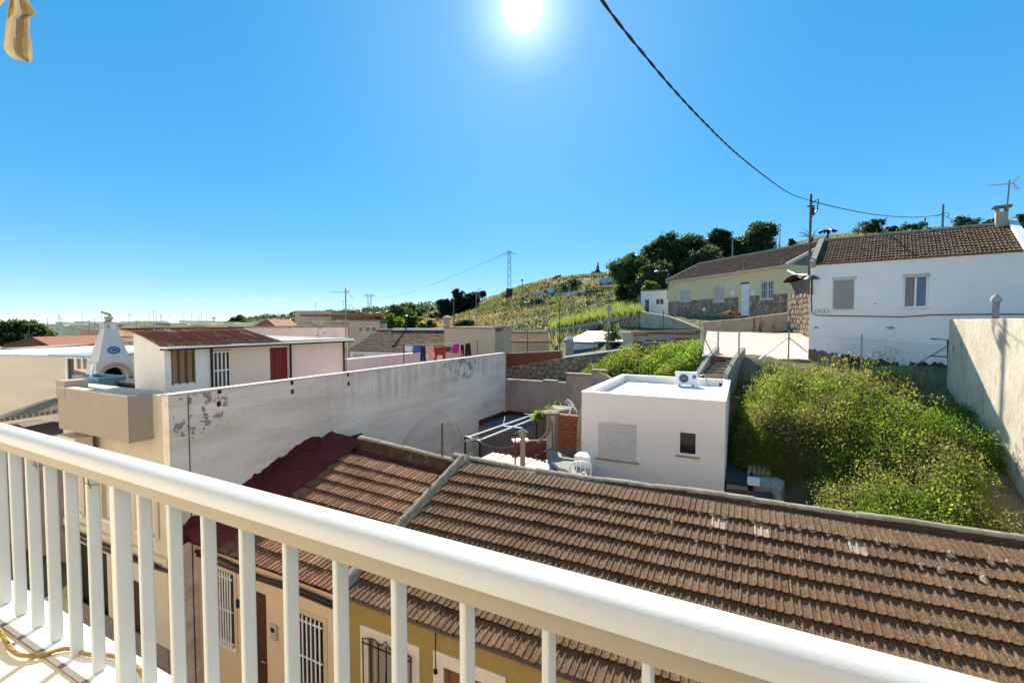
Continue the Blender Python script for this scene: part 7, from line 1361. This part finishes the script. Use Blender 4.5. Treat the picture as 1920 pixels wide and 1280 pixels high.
n = 3500; XYg = np.stack([rng.uniform(.2, RX-.02, n), rng.uniform(10.2, 19.8, n)], 1); x, y = XYg[:, 0], XYg[:, 1]; ok = ~((x < 1.55) & (y < 14.9)) & ~((x < .9) & (y > 18)) & (y < 19) & ~((x > RX-.7) & (y < 13.6) & (rng.random(n) < .8)); XYg = XYg[ok]; blades('grass', 'long pale grass stalks among the weeds on the slope', 'grass', XYg, .16+.30*rng.random(len(XYg))**2, .012, pal(len(XYg), [(.20, .23, .06), (.27, .25, .11), (.14, .20, .04)]), LEAF, .4, 3)
# taller leafy plants standing out of the weeds
n = 260; XYt = np.stack([rng.uniform(.1, RX-.9, n), rng.uniform(11.5, 18.2, n)], 1); x, y = XYt[:, 0], XYt[:, 1]; XYt = XYt[~((x < 1.6) & (y < 15)) & ~((x > 4.2) & (y > 16))]; n = len(XYt)
weeds('weeds', 'taller broad-leaved plants standing out of the weeds on the slope', XYt, .55+.75*rng.random(n), pal(n, [(.11, .17, .03), (.16, .19, .045), (.20, .19, .07), (.08, .13, .026)]), .065, 70)
# second patch on the terrace behind the cube house
n = 5200; XY = np.stack([rng.uniform(-7.2, .9, n), rng.uniform(19.6, 23.2, n)], 1); p = np.array([sw.ex.x, sw.ex.y]); dd_ = (XY[:, 0]-sw.o.x)*sw.ey.x+(XY[:, 1]-sw.o.y)*sw.ey.y
x, y = XY[:, 0], XY[:, 1]; ok = (dd_ < -.15) & ~((x > -1.7) & (y > 18.9)); XY = XY[ok]; x, y = XY[:, 0], XY[:, 1]; nz = vnoise(x, y, 1.3, 51); pick = rng.integers(0, 2, len(x)); k = np.clip(vnoise(x, y, 1.6, 55)*1.5-.2, 0, 1)[:, None]
weeds('weeds', 'olive-green weeds on the terrace between cube house and rubble wall', XY, (.2+.5*nz)*rng.uniform(.4, 1.6, len(x)), oli[pick]*k+lime[pick]*(1-k), .09, 16)
# bare earth path beside the yard wall
P = [PD(1846, 860, 10.9), PD(1930, 905, 9.4)]
n_ = 9; m = MB()
for i in range(n_+1):
    y = 10.4+(15.2-10.4)*i/n_
    for j in range(5): x = RX-.02-1.0*j/4*(1 if i < 6 else 1-(i-6)*.28); m.v.append((x, y, gz(x, y)+.035+.02*math.sin(i*2+j)))
for i in range(n_):
    for j in range(4): a = i*5+j; m.f.append((a, a+5, a+6, a+1))
tag(m.build('path', M('dry_earth', (.26, .19, .12), (.19, .14, .09), 4, .95, .6, 20, (.32, .26, .18), 3, .6, .1), smooth=True), kind='structure')
